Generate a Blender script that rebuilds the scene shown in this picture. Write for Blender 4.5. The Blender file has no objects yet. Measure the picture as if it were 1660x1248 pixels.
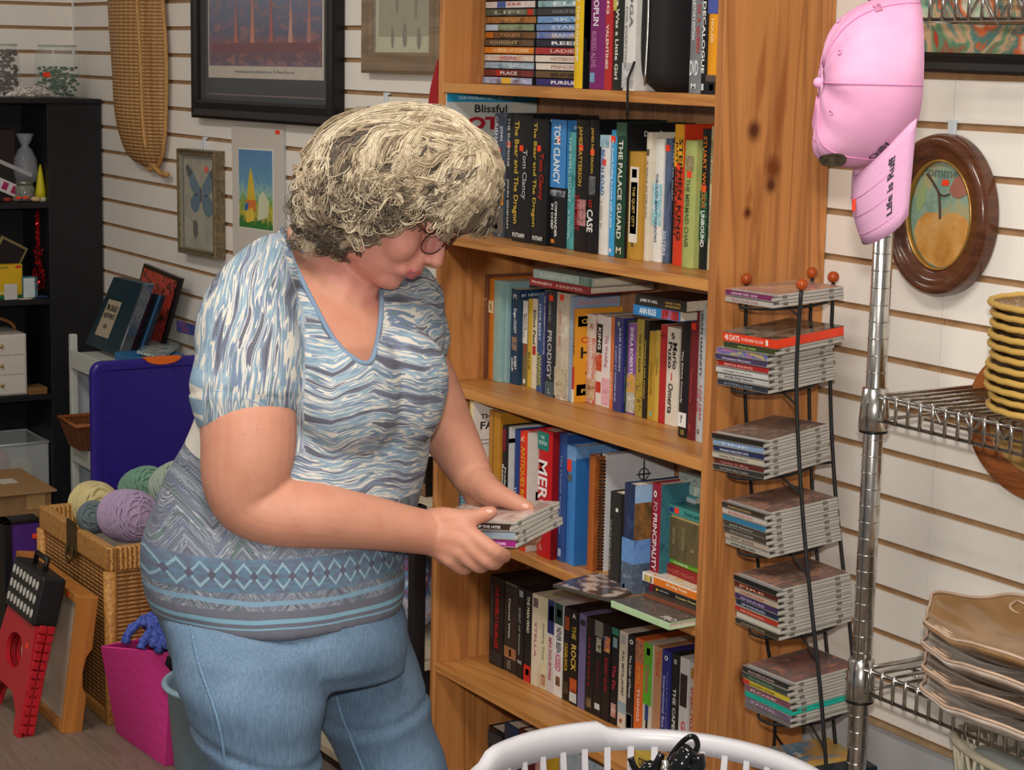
import bpy, bmesh, math, random
from mathutils import Vector, Matrix, noise
import numpy as np
random.seed(7)
SC = bpy.context.scene
COL = SC.collection
# ------------------------------------------------------------------ camera
YAW, PITCH, ROLL, FPX, CAMD, EYE = 1.0154, 0.1648, -0.021, 3198.24, 2.1962, 1.62
F_ = Vector((-math.sin(YAW)*math.cos(PITCH), math.cos(YAW)*math.cos(PITCH), -math.sin(PITCH)))
_r0 = Vector((math.cos(YAW), math.sin(YAW), 0)); _d0 = F_.cross(_r0)
R_ = math.cos(ROLL)*_r0 + math.sin(ROLL)*_d0
D_ = -math.sin(ROLL)*_r0 + math.cos(ROLL)*_d0
CAMP = Vector((0, -CAMD, EYE))
cd = bpy.data.cameras.new('camera'); cam = bpy.data.objects.new('camera', cd); COL.objects.link(cam)
m = Matrix((R_, -D_, -F_)).transposed().to_4x4(); m.translation = CAMP
cam.matrix_world = m
cd.sensor_fit = 'HORIZONTAL'; cd.sensor_width = 36; cd.lens = 36*FPX/1660; cd.clip_start = 0.05; cd.clip_end = 60
SC.camera = cam
# ------------------------------------------------------------------ world, lights, exposure
SC.view_settings.view_transform = 'Standard'; SC.view_settings.look = 'None'
SC.view_settings.gamma = 1; SC.view_settings.use_curve_mapping = False
SC.view_settings.exposure = 0.0
W = bpy.data.worlds.new('world'); SC.world = W; W.use_nodes = True
W.node_tree.nodes['Background'].inputs[0].default_value = (1.0, 0.93, 0.86, 1)
W.node_tree.nodes['Background'].inputs[1].default_value = 0.25
def area(name, loc, aim, sx, sy, energy, col=(1, 1, 1)):
    l = bpy.data.lights.new(name, 'AREA'); l.shape = 'RECTANGLE'; l.size = sx; l.size_y = sy; l.energy = energy; l.color = col
    o = bpy.data.objects.new(name, l); COL.objects.link(o); o.location = loc
    o.rotation_euler = (Vector(aim)-Vector(loc)).to_track_quat('-Z', 'Y').to_euler(); return o
# the camera's own flash, just above the lens
fl = bpy.data.lights.new('camera_flash', 'SPOT'); fl.energy = 155; fl.color = (1.0, 0.95, 0.88)
fl.spot_size = math.radians(75); fl.spot_blend = 0.6; fl.shadow_soft_size = 0.03
flo = bpy.data.objects.new('camera_flash', fl); COL.objects.link(flo)
flo.location = CAMP - D_*0.14 - F_*0.02
flo.rotation_euler = F_.to_track_quat('-Z', 'Y').to_euler()
# fluorescent ceiling fixtures of the shop
area('ceiling_light_a', (-1.2, -1.6, 2.75), (-1.2, -1.6, 0), 1.2, 0.3, 46, (1.0, 0.94, 0.86))
area('ceiling_light_b', (-4.2, -1.7, 2.75), (-4.2, -1.7, 0), 1.2, 0.3, 20, (1.0, 0.93, 0.84))
area('ceiling_light_c', (-2.6, -3.6, 2.75), (-2.6, -3.6, 0), 1.2, 0.3, 26, (1.0, 0.93, 0.84))
# ------------------------------------------------------------------ pixel <-> place
def ray(x, y):
    return F_ + R_*((x-830)/FPX) + D_*((y-624)/FPX)
def onY(x, y, Y=0.0):
    v = ray(x, y); return CAMP + v*((Y+CAMD)/v.y)
def onX(x, y, X):
    v = ray(x, y); return CAMP + v*(X/v.x)
def onZ(x, y, Z):
    v = ray(x, y); return CAMP + v*((Z-EYE)/v.z)
def P(x, y, depth):
    return CAMP + ray(x, y)*depth
def px(p):
    v = Vector(p)-CAMP; z = v.dot(F_); return (830+FPX*v.dot(R_)/z, 624+FPX*v.dot(D_)/z)
def solve_x(pxx, Y, Z):
    a, b = -6.5, 1.0
    for _ in range(40):
        c = (a+b)/2
        if px((c, Y, Z))[0] < pxx: a = c
        else: b = c
    return (a+b)/2
HR = Vector((math.cos(YAW), math.sin(YAW), 0)); HF = Vector((-math.sin(YAW), math.cos(YAW), 0)); UP = Vector((0, 0, 1))
# ------------------------------------------------------------------ materials
def lin(c):
    if isinstance(c, str):
        c = c.lstrip('#'); c = [int(c[i:i+2], 16)/255 for i in (0, 2, 4)]
        return tuple(((v+.055)/1.055)**2.4 if v > .04045 else v/12.92 for v in c)+(1,)
    return tuple(c)+(1,) if len(c) == 3 else tuple(c)
_mc = {}
class NT:
    def __init__(s, name):
        s.m = bpy.data.materials.new(name); s.m.use_nodes = True; s.t = s.m.node_tree; s.n = s.t.nodes; s.l = s.t.links
        s.b = s.n['Principled BSDF']
    def add(s, t, **k):
        n = s.n.new(t)
        for a, v in k.items():
            if a.startswith('i_'):
                key = a[2:]; key = int(key) if key.isdigit() else key
                n.inputs[key].default_value = v
            else: setattr(n, a, v)
        return n
    def link(s, a, b): s.l.new(a, b)
    def co(s, kind='Object', scale=(1, 1, 1), rot=(0, 0, 0), loc=(0, 0, 0)):
        tc = s.n.new('ShaderNodeTexCoord'); mp = s.n.new('ShaderNodeMapping')
        s.link(tc.outputs[kind], mp.inputs[0]); mp.inputs[1].default_value = loc; mp.inputs[2].default_value = rot; mp.inputs[3].default_value = scale
        return mp.outputs[0]
    def noise(s, vec, scale=5, detail=3, rough=.5, dist=0):
        n = s.add('ShaderNodeTexNoise'); n.inputs['Scale'].default_value = scale; n.inputs['Detail'].default_value = detail
        n.inputs['Roughness'].default_value = rough; n.inputs['Distortion'].default_value = dist
        s.link(vec, n.inputs['Vector']); return n
    def ramp(s, fac, stops, interp='LINEAR'):
        r = s.n.new('ShaderNodeValToRGB'); r.color_ramp.interpolation = interp
        e = r.color_ramp.elements
        while len(e) < len(stops): e.new(.5)
        for q, (p, c) in zip(e, stops): q.position = p; q.color = lin(c)
        s.link(fac, r.inputs[0]); return r.outputs[0]
    def mix(s, fac, a, b, mode='MIX'):
        n = s.n.new('ShaderNodeMix'); n.data_type = 'RGBA'; n.blend_type = mode
        for sock, v in ((n.inputs[0], fac), (n.inputs[6], a), (n.inputs[7], b)):
            if hasattr(v, 'is_linked') or isinstance(v, bpy.types.NodeSocket): s.link(v, sock)
            elif isinstance(v, (int, float)): sock.default_value = v
            else: sock.default_value = lin(v)
        return n.outputs[2]
    def math(s, op, a, b=0, c=0):
        n = s.n.new('ShaderNodeMath'); n.operation = op
        for i, v in enumerate((a, b, c)):
            if isinstance(v, bpy.types.NodeSocket): s.link(v, n.inputs[i])
            else: n.inputs[i].default_value = v
        return n.outputs[0]
    def sep(s, v):
        n = s.n.new('ShaderNodeSeparateXYZ'); s.link(v, n.inputs[0]); return n.outputs
    def comb(s, x, y, z):
        n = s.n.new('ShaderNodeCombineXYZ')
        for i, v in enumerate((x, y, z)):
            if isinstance(v, bpy.types.NodeSocket): s.link(v, n.inputs[i])
            else: n.inputs[i].default_value = v
        return n.outputs[0]
    def bump(s, h, strength=.3, dist=.002):
        n = s.n.new('ShaderNodeBump'); n.inputs['Strength'].default_value = strength; n.inputs['Distance'].default_value = dist
        s.link(h, n.inputs['Height']); s.link(n.outputs[0], s.b.inputs['Normal'])
    def fin(s, col=None, rough=.5, metal=0, **k):
        if col is not None:
            if isinstance(col, bpy.types.NodeSocket): s.link(col, s.b.inputs['Base Color'])
            else: s.b.inputs['Base Color'].default_value = lin(col)
        if isinstance(rough, bpy.types.NodeSocket): s.link(rough, s.b.inputs['Roughness'])
        else: s.b.inputs['Roughness'].default_value = rough
        s.b.inputs['Metallic'].default_value = metal
        if metal < .5: s.b.inputs['Specular IOR Level'].default_value = .36
        for a, v in k.items(): s.b.inputs[a.replace('_', ' ')].default_value = v
        return s.m
def mat(col, rough=.5, metal=0, var=.06, scale=40, bump=0, **k):
    key = ('m', str(col), rough, metal, var, scale, bump, str(k))
    if key in _mc: return _mc[key]
    t = NT('surface'); v = t.co()
    n = t.noise(v, scale, 3)
    c = lin(col); lo = tuple(x*(1-var) for x in c[:3]); hi = tuple(min(1, x*(1+var)) for x in c[:3])
    r = t.ramp(n.outputs[0], [(.3, lo), (.7, hi)])
    if bump: t.bump(n.outputs[0], bump, .001)
    m = t.fin(r, rough, metal, **k); _mc[key] = m; return m
def streak(cols, axis='Z', scale=60, rough=.4):
    """print-like blotches stretched along one axis"""
    key = ('s', str(cols), axis, scale, rough)
    if key in _mc: return _mc[key]
    t = NT('printed'); sc = {'Z': (1, 1, .35), 'X': (.35, 1, 1), 'N': (1, 1, 1)}[axis]
    n = t.noise(t.co(scale=sc), scale, 3, .6, .6)
    N = len(cols); r = t.ramp(n.outputs[0], [(.28+.44*i/max(1, N-1), c) for i, c in enumerate(cols)])
    m = t.fin(r, rough); _mc[key] = m; return m
def glassy(col='#ffffff', alpha=.18, rough=.05):
    key = ('g', str(col), alpha, rough)
    if key in _mc: return _mc[key]
    t = NT('clear'); n = t.noise(t.co(), 8, 2)
    m = t.fin(t.ramp(n.outputs[0], [(0, col), (1, col)]), rough, 0, Alpha=alpha); _mc[key] = m; return m
# ------------------------------------------------------------------ mesh building
class MB:
    def __init__(s): s.v = []; s.f = []; s.mi = []; s.sm = []
    def add(s, vs, fs, mi=0, sm=False):
        o = len(s.v); s.v += [Vector(v) for v in vs]; s.f += [tuple(i+o for i in f) for f in fs]; s.mi += [mi]*len(fs); s.sm += [sm]*len(fs); return s
    def box(s, a, b, mi=0, M=None):
        x0, y0, z0 = a; x1, y1, z1 = b
        vs = [(x, y, z) for z in (z0, z1) for y in (y0, y1) for x in (x0, x1)]
        if M is not None: vs = [M @ Vector(v) for v in vs]
        return s.add(vs, [(0, 2, 3, 1), (4, 5, 7, 6), (0, 1, 5, 4), (2, 6, 7, 3), (0, 4, 6, 2), (1, 3, 7, 5)], mi)
    def tube(s, pts, r, n=8, cap=True, closed=False, mi=0):
        pts = [Vector(p) for p in pts]; N = len(pts); rr = r if isinstance(r, (list, tuple)) else [r]*N
        vs = []; t0 = None; u = None
        for i, p in enumerate(pts):
            if closed: t = pts[(i+1) % N]-pts[i-1]
            else: t = pts[min(i+1, N-1)]-pts[max(i-1, 0)]
            t.normalize()
            if u is None:
                u = t.orthogonal().normalized()
            else:
                u = (u-t*u.dot(t)); u = u.normalized() if u.length > 1e-6 else t.orthogonal().normalized()
            w = t.cross(u)
            vs += [p+(u*math.cos(2*math.pi*k/n)+w*math.sin(2*math.pi*k/n))*rr[i] for k in range(n)]
        fs = [(i*n+k, i*n+(k+1) % n, (i+1)*n+(k+1) % n, (i+1)*n+k) for i in range(N-1) for k in range(n)]
        if closed: fs += [((N-1)*n+k, (N-1)*n+(k+1) % n, (k+1) % n, k) for k in range(n)]
        elif cap: fs += [tuple(range(n-1, -1, -1)), tuple((N-1)*n+k for k in range(n))]
        return s.add(vs, fs, mi, True)
    def loft(s, rings, cap=True, mi=0, closed=False, sm=True):
        n = len(rings[0]); vs = [p for r in rings for p in r]; N = len(rings)
        fs = [(i*n+k, i*n+(k+1) % n, (i+1)*n+(k+1) % n, (i+1)*n+k) for i in range(N-1) for k in range(n)]
        if closed: fs += [((N-1)*n+k, (N-1)*n+(k+1) % n, (k+1) % n, k) for k in range(n)]
        elif cap: fs += [tuple(range(n-1, -1, -1)), tuple((N-1)*n+k for k in range(n))]
        return s.add(vs, fs, mi, sm)
    def lathe(s, prof, c=(0, 0, 0), n=32, M=None, mi=0):
        c = Vector(c); rings = []
        for r, z in prof:
            ring = [Vector((r*math.cos(2*math.pi*k/n), r*math.sin(2*math.pi*k/n), z))+c for k in range(n)]
            if M is not None: ring = [M @ p for p in ring]
            rings.append(ring)
        return s.loft(rings, cap=True, mi=mi)
    def ball(s, c, r, n=16, mi=0, sc=(1, 1, 1)):
        c = Vector(c); rings = []
        m = n//2
        for i in range(1, m):
            a = math.pi*i/m
            rings.append([c+Vector((r*sc[0]*math.sin(a)*math.cos(2*math.pi*k/n), r*sc[1]*math.sin(a)*math.sin(2*math.pi*k/n), -r*sc[2]*math.cos(a))) for k in range(n)])
        return s.loft(rings, mi=mi)
    def prism(s, pts, vec, mi=0):
        """closed polygon pts extruded by vec"""
        pts = [Vector(p) for p in pts]; vec = Vector(vec); n = len(pts)
        fs = [tuple(range(n)), tuple(range(2*n-1, n-1, -1))]+[(k, k+n, (k+1) % n+n, (k+1) % n) for k in range(n)]
        return s.add(pts+[p+vec for p in pts], fs, mi)
    def build(s, name, mats, parent=None, origin=None, bevel=0, seg=2, sub=0, smooth=None, local=False, M=None):
        me = bpy.data.meshes.new(name)
        o = bpy.data.objects.new(name, me); COL.objects.link(o)
        if M is not None: s.v = [M @ v for v in s.v]
        org = Vector((0, 0, 0))
        if parent is not None: o.parent = parent; org = wloc(parent) if not local else org
        elif origin is not None: org = Vector(origin); o.location = org
        elif not local and s.v:
            xs = [v.x for v in s.v]; ys = [v.y for v in s.v]; zs = [v.z for v in s.v]
            org = Vector(((min(xs)+max(xs))/2, (min(ys)+max(ys))/2, min(zs))); o.location = org
        me.from_pydata([v-org for v in s.v], [], s.f)
        for p, i, q in zip(me.polygons, s.mi, s.sm): p.material_index = i; p.use_smooth = q if smooth is None else smooth
        bm = bmesh.new(); bm.from_mesh(me); bmesh.ops.recalc_face_normals(bm, faces=bm.faces); bm.to_mesh(me); bm.free()
        for mm in (mats if isinstance(mats, (list, tuple)) else [mats]): me.materials.append(mm)
        if bevel:
            b = o.modifiers.new('bevel', 'BEVEL'); b.width = bevel; b.segments = seg; b.limit_method = 'ANGLE'; b.angle_limit = math.radians(40)
            o.data.polygons.foreach_set('use_smooth', [True]*len(me.polygons))
            wn = o.modifiers.new('wn', 'WEIGHTED_NORMAL'); wn.keep_sharp = True
        if sub:
            q = o.modifiers.new('sub', 'SUBSURF'); q.levels = q.render_levels = sub
            me.polygons.foreach_set('use_smooth', [True]*len(me.polygons))
        return o
def wloc(o):
    """world location of an unrotated thing (or part)"""
    p = Vector(o.location)
    while o.parent: o = o.parent; p = p+Vector(o.location)
    return p
def tag(o, label=None, cat=None, group=None, kind=None):
    if label: o['label'] = label
    if cat: o['category'] = cat
    if group: o['group'] = group
    if kind: o['kind'] = kind
    return o
def thing(name, label, cat, loc, group=None, M=None):
    o = bpy.data.objects.new(name, None); COL.objects.link(o); o.empty_display_size = .05
    if M is not None: o.matrix_world = M
    else: o.location = loc
    return tag(o, label, cat, group)
_tc = {}
def text_verts(s, bold=0.0):
    """text turned to flat mesh, normalised to a unit box (width 1, height 1)"""
    k = (s, bold)
    if k in _tc: return _tc[k]
    c = bpy.data.curves.new('t', 'FONT'); c.body = s; c.resolution_u = 2; c.offset = bold; c.fill_mode = 'FRONT'
    o = bpy.data.objects.new('t', c); COL.objects.link(o)
    dg = bpy.context.evaluated_depsgraph_get(); me = bpy.data.meshes.new_from_object(o.evaluated_get(dg))
    bpy.data.objects.remove(o); bpy.data.curves.remove(c)
    vs = [v.co.copy() for v in me.vertices]; fs = [tuple(p.vertices) for p in me.polygons]; bpy.data.meshes.remove(me)
    if not vs: vs = [Vector((0, 0, 0))]; fs = []
    x0 = min(v.x for v in vs); x1 = max(v.x for v in vs); y0 = min(v.y for v in vs); y1 = max(v.y for v in vs)
    w = max(1e-6, x1-x0); h = max(1e-6, y1-y0)
    _tc[k] = ([((v.x-x0)/w, (v.y-y0)/h) for v in vs], fs, w/h); return _tc[k]
def put_text(parent, s, col, o, u, v, W_, H_, name='lettering', bold=0.02, local=True, rough=.5, italic=0):
    """lettering in the parallelogram with corner o, baseline direction u and up direction v"""
    vs, fs, asp = text_verts(s, bold); o = Vector(o); u = Vector(u).normalized(); v = Vector(v).normalized()
    mb = MB(); mb.add([o+u*(a*W_+italic*b*H_)+v*(b*H_) for a, b in vs], fs)
    if not fs: return None
    ob = mb.build(name, mat(col, rough, var=.02), parent, local=local)
    return ob
# ================================================================== setting
def slat_mats():
    t = NT('white_slatwall'); n = t.noise(t.co(), 3, 3); n2 = t.noise(t.co(scale=(1, 1, .15)), 160, 2)
    c = t.ramp(n.outputs[0], [(.3, '#e9e3da'), (.7, '#f1ebe2')]); t.bump(n2.outputs[0], .03, .0005)
    a = t.fin(c, .42)
    t = NT('brown_groove'); n = t.noise(t.co(), 30, 3)
    b = t.fin(t.ramp(n.outputs[0], [(.3, '#94714f'), (.7, '#a98660')]), .7)
    return [a, b]
SLAT = slat_mats()
G0 = 1.62-0.0919
def slats(name, p0, p1, into, z0, z1, label=None):
    """slatwall panel from p0 to p1 (plan), 'into' = unit vector into the wall"""
    p0 = Vector(p0); p1 = Vector(p1); n = Vector(into); mb = MB()
    def slab(za, zb, d0, d1, mi):
        vs = [p+n*d+Vector((0, 0, z)) for z in (za, zb) for d in (d0, d1) for p in (p0, p1)]
        mb.add(vs, [(0, 2, 3, 1), (4, 5, 7, 6), (0, 1, 5, 4), (2, 6, 7, 3), (0, 4, 6, 2), (1, 3, 7, 5)], mi)
    slab(z0, z1, .0055, .03, 1)
    k = math.floor((z0-G0)/.0762)
    while G0+k*.0762 < z1:
        a = max(z0, G0+k*.0762+.0056); b = min(z1, G0+(k+1)*.0762-.0056)
        if b-a > .004: slab(a, b, 0, .0058, 0)
        k += 1
    o = mb.build(name, SLAT); o['kind'] = 'structure'; return o
XL = -6.29
slats('wall_back', (XL, 0, 0), (-2.262, 0, 0), (0, 1, 0), .538, 2.8)
slats('wall_back', (-2.260, 0, 0), (1.6, 0, 0), (0, 1, 0), .538, 2.8)
slats('wall_left', (XL, -4.5, 0), (XL, 0, 0), (-1, 0, 0), .0, 2.8)
t = NT('grey_painted_board'); n = t.noise(t.co(), 4, 4)
gb = t.fin(t.ramp(n.outputs[0], [(.3, '#a9aaae'), (.7, '#b9babd')]), .6)
o = MB().box((XL, .006, 0), (1.6, .03, .537)).build('baseboard_back', gb); o['kind'] = 'structure'
t = NT('tan_strip'); n = t.noise(t.co(), 30, 3)
o = MB().box((-2.54, -.004, .531), (1.6, .006, .538)).build('trim_1', t.fin(t.ramp(n.outputs[0], [(.3, '#9a815f'), (.7, '#b49a78')]), .5)); o['kind'] = 'structure'
# floor
t = NT('vinyl_plank_floor'); v = t.co(rot=(0, 0, math.radians(0)))
br = t.add('ShaderNodeTexBrick'); t.link(v, br.inputs['Vector']); br.offset = .37; br.squash = 1
br.inputs['Scale'].default_value = 1; br.inputs['Brick Width'].default_value = 1.2; br.inputs['Row Height'].default_value = .15
br.inputs['Mortar Size'].default_value = .0012; br.inputs['Color1'].default_value = lin('#76665a'); br.inputs['Color2'].default_value = lin('#836f60'); br.inputs['Mortar'].default_value = lin('#5c4e44')
gn = t.noise(t.co(scale=(1.6, 16, 1)), 3, 6, .6, 1.2)
g = t.ramp(gn.outputs[0], [(.3, '#5c4e44'), (.48, '#84766a'), (.62, '#6c5c50'), (.8, '#938374')])
t.bump(gn.outputs[0], .08, .001)
fm = t.fin(t.mix(.6, br.outputs[0], g), .4)
o = MB().box((XL, -6, -.05), (2, .03, 0)).build('floor', fm); o['kind'] = 'structure'
# pine wood
def wood(base, dark, knot=True, axis='Z', scale=1.0, rough=.38, name='pine'):
    t = NT(name); sq = {'Z': (9, 9, .55), 'X': (.55, 9, 9), 'Y': (9, .55, 9)}[axis]
    v = t.co(scale=tuple(a*scale for a in sq))
    w = t.noise(v, 1.6, 4, .55, .9); fine = t.noise(t.co(scale=tuple(a*scale*(7 if a > 1 else 1.5) for a in sq)), 2, 3)
    mid = tuple((a+b)/2 for a, b in zip(lin(base)[:3], lin(dark)[:3]))
    c = t.ramp(w.outputs[0], [(.25, base), (.45, base), (.55, mid), (.6, base), (.75, mid)])
    fcol = t.ramp(fine.outputs[0], [(.3, (.80, .76, .70)), (.7, (1, 1, 1))])
    c = t.mix(.55, c, fcol, 'MULTIPLY')
    if knot:
        vo = t.add('ShaderNodeTexVoronoi'); ks = {'Z': (3.4, 3.4, 1.5), 'X': (1.5, 3.4, 3.4), 'Y': (3.4, 1.5, 3.4)}[axis]
        t.link(t.co(scale=ks, loc=(.27, .1, .33)), vo.inputs['Vector']); vo.inputs['Scale'].default_value = 1.0
        dn = t.math('ADD', vo.outputs['Distance'], t.math('MULTIPLY', t.noise(t.co(), 24, 2).outputs[0], .05))
        kf = t.ramp(dn, [(.055, (1, 1, 1)), (.085, (.35, .35, .35)), (.16, (0, 0, 0))])
        c = t.mix(kf, c, dark)
    t.bump(fine.outputs[0], .06, .0006)
    return t.fin(c, rough)
def knotty():
    m_ = wood('#cb894e', '#7a3f1c', knot=False, name='knotty_pine').copy(); t_ = m_.node_tree; N_ = t_.nodes; b_ = N_['Principled BSDF']; src = b_.inputs['Base Color'].links[0].from_socket
    def nd(ty, **k):
        n = N_.new(ty)
        for a, v in k.items(): setattr(n, a, v)
        return n
    tc = nd('ShaderNodeTexCoord'); mp = nd('ShaderNodeMapping'); t_.links.new(tc.outputs['Object'], mp.inputs[0])
    sx = nd('ShaderNodeSeparateXYZ'); nz = nd('ShaderNodeTexNoise'); nz.inputs['Scale'].default_value = 26; t_.links.new(tc.outputs['Object'], nz.inputs['Vector']); t_.links.new(tc.outputs['Object'], sx.inputs[0])
    cur = src
    def mth(op, a, b):
        n = nd('ShaderNodeMath', operation=op)
        for i_, v in enumerate((a, b)):
            if isinstance(v, bpy.types.NodeSocket): t_.links.new(v, n.inputs[i_])
            else: n.inputs[i_].default_value = v
        return n.outputs[0]
    for ky, kz, r_, ln in KNOTS:
        dy = mth('SUBTRACT', sx.outputs[1], ky); dz = mth('SUBTRACT', sx.outputs[2], kz)
        d2 = mth('ADD', mth('POWER', mth('ABSOLUTE', mth('DIVIDE', dy, r_), 0), 2), mth('POWER', mth('ABSOLUTE', mth('DIVIDE', dz, r_*1.25), 0), 2))
        dd = mth('ADD', mth('SQRT', d2, 0), mth('MULTIPLY', mth('SUBTRACT', nz.outputs[0], .5), .8))
        sl = mth('ADD', mth('ABSOLUTE', mth('DIVIDE', mth('SUBTRACT', dy, mth('MULTIPLY', dz, .10)), r_*1.1), 0), mth('ABSOLUTE', mth('DIVIDE', mth('SUBTRACT', dz, ln*.5), abs(ln)*.55), 0))
        for q, stops in ((sl, ((.55, .55), (1.35, 0))), (dd, ((.55, 1), (1.0, .6), (1.9, 0)))):
            rp = nd('ShaderNodeValToRGB'); e = rp.color_ramp.elements
            while len(e) < len(stops): e.new(.5)
            for x_, (p_, v_) in zip(e, stops): x_.position = p_/2; x_.color = (v_, v_, v_, 1)
            t_.links.new(mth('MULTIPLY', q, .5), rp.inputs[0])
            mx = nd('ShaderNodeMix', data_type='RGBA'); t_.links.new(rp.outputs[0], mx.inputs[0]); t_.links.new(cur, mx.inputs[6]); mx.inputs[7].default_value = lin('#8a4418' if q is sl else '#5c2a10'); cur = mx.outputs[2]
    t_.links.new(cur, b_.inputs['Base Color']); return m_
KX = BX1_ = -2.545
KNOTS = []
for kx, ky, r_, ln in ((1223, 212, .010, .16), (1254, 272, .011, .20), (1250, 300, .008, .06), (1212, 345, .006, .05), (1206, 1096, .013, -.05), (1190, 700, .004, .03), (1290, 1010, .006, .05)):
    q_ = onX(kx, ky, KX); KNOTS.append((q_.y+.232/2, q_.z, r_, ln))
PINE_Z = wood('#cd8c50', '#7a3f1c'); PINE_X = wood('#d09250', '#8a4c20', axis='X', knot=False); PINE_FR = wood('#cd9154', '#8a4c20', axis='X', knot=False, scale=.8)
# ------------------------------------------------------------------ bookcase
FY = -.232; BX0, BX1 = -3.468, -2.545
SH = {1: 1.566, 2: 1.266, 3: .965, 4: .680, 5: .370, 6: .065}
bc = thing('bookcase', 'tall open knotty pine bookcase packed with books, against the white slatted wall', 'bookcase', ((BX0+BX1)/2, FY/2, 0))
MB().box((BX1-.019, FY, 0), (BX1, -.001, 2.2)).build('side_panel', knotty(), bc, bevel=.0015)
MB().box((BX0, FY, 0), (BX0+.019, -.001, 2.2)).build('side_panel', PINE_Z, bc, bevel=.0015)
MB().box((BX0+.019, -.010, .02), (BX1-.019, -.002, 2.2)).build('back_panel', wood('#b98a62', '#7a4a28', knot=False), bc)
for k, z in list(SH.items())+[(0, 1.875)]:
    sag = 0
    N = 12; rt = []
    for i in range(N+1):
        u = i/N; x = BX0+.019+(BX1-BX0-.038)*u; zz = z-sag*math.sin(math.pi*u)
        rt.append([Vector((x, FY+.001, zz-.019)), Vector((x, -.010, zz-.019)), Vector((x, -.010, zz)), Vector((x, FY+.001, zz))])
    MB().loft(rt, sm=False).build('shelf', PINE_X, bc, bevel=.0012)
MB().box((BX0+.019, FY+.02, 0), (BX1-.019, FY+.035, .046)).build('toe_kick', PINE_FR, bc)
# ================================================================== books
PAGE = mat('#d9cdb8', .8, scale=200, var=.1); PAGEW = mat('#e6e2da', .8, scale=200, var=.06)
STK = mat('#f2401c', .6, var=.03)
def deco(o, els, w, h, dep=0.0, horiz=False):
    """print on a spine. Spine lies in the local x-z plane facing -y; u runs left-right, v from the top down (0..1)"""
    y = -.0004
    for e in els:
        k = e[0]
        if k == 'b':      # coloured band  ('b', col, v0, v1[, u0, u1])
            u0, u1 = (e[4], e[5]) if len(e) > 4 else (0.02, .98)
            m = e[1] if not isinstance(e[1], (str, tuple, list)) else mat(e[1], .45) if isinstance(e[1], str) else streak(e[1], 'N', 90)
            MB().box((w*u0, y, h*(1-e[3])), (w*u1, .0005, h*(1-e[2]))).build('printed_panel', m, o, local=True)
        elif k == 't':    # lettering running down ('t', s, col, v0, v1, u0, u1)
            u0, u1 = (e[5], e[6]) if len(e) > 5 else (.25, .75)
            put_text(o, e[1], e[2], (w*u0, y-.0004, h*(1-e[3])), (0, 0, -1), (1, 0, 0), h*(e[4]-e[3]), w*(u1-u0))
        elif k == 'h':    # upright lettering ('h', s, col, v0, v1, u0, u1)
            u0, u1 = (e[5], e[6]) if len(e) > 5 else (.1, .9)
            put_text(o, e[1], e[2], (w*u0, y-.0004, h*(1-e[4])), (1, 0, 0), (0, 0, 1), w*(u1-u0), h*(e[4]-e[3]))
        elif k == 's':    # orange price sticker ('s', v)
            MB().box((w*.5-.006, y-.0003, h*(1-e[1])-.011), (w*.5+.006, .0004, h*(1-e[1]))).build('price_sticker', STK, o, local=True)
def book_mesh(o, w, h, dep, cov, paper=False, round_=True, pages=PAGE, face=None):
    """upright book: spine plane y=0 (slightly rounded), boards run back to y=dep"""
    t = .0022 if not paper else .0007; inset = .003 if not paper else .0
    mb = MB(); n = 7; bulge = min(.004, w*.16) if (round_ and not paper) else .0006
    outer = [(0, dep), (0, bulge*.6)]+[(w*i/(n-1), bulge*(1-math.sin(math.pi*i/(n-1)))*.6) for i in range(1, n-1)]+[(w, bulge*.6), (w, dep)]
    inner = [(w-t, dep), (w-t, t+bulge), (t, t+bulge), (t, dep)]
    poly = [Vector((a, b, 0)) for a, b in outer+inner]
    mb.prism(poly, (0, 0, h))
    c = mb.build('cover', cov, o, local=True, bevel=.0005, seg=1)
    MB().box((t*.9, t+bulge+.0003, inset), (w-t*.9, dep-inset*1.2, h-inset)).build('pages', pages, o, local=True)
    if face is not None:
        MB().box((w-.0003, .006, .002), (w+.0004, dep-.002, h-.002)).build('cover_art', face, o, local=True)
    return c
def side_deco(o, els, w, h, dep):
    x = w+.0003
    for e in els:
        if e[0] == 'b':
            m = mat(e[1], .45) if isinstance(e[1], str) else streak(e[1], 'N', 30)
            MB().box((w-.0004, dep*e[4], h*(1-e[3])), (x, dep*e[5], h*(1-e[2]))).build('cover_art', m, o, local=True)
        else:
            put_text(o, e[1], e[2], (x+.0003, dep*e[5], h*(1-e[4])), (0, 1, 0), (0, 0, 1), dep*(e[6]-e[5]), h*(e[4]-e[3]))
def vhs_mesh(o, w, h, dep, cov):
    MB().box((0, 0, 0), (w, dep, h)).build('sleeve', cov, o, local=True, bevel=.0008, seg=1)
    MB().box((w*.12, dep-.001, .004), (w*.88, dep+.0015, h-.004)).build('cassette', mat('#141414', .4), o, local=True)
def cmat(c, s=.42):
    return c if not isinstance(c, (str, list)) else mat(c, s, var=.06, scale=60) if isinstance(c, str) else streak(c, 'Z', 60)
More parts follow.
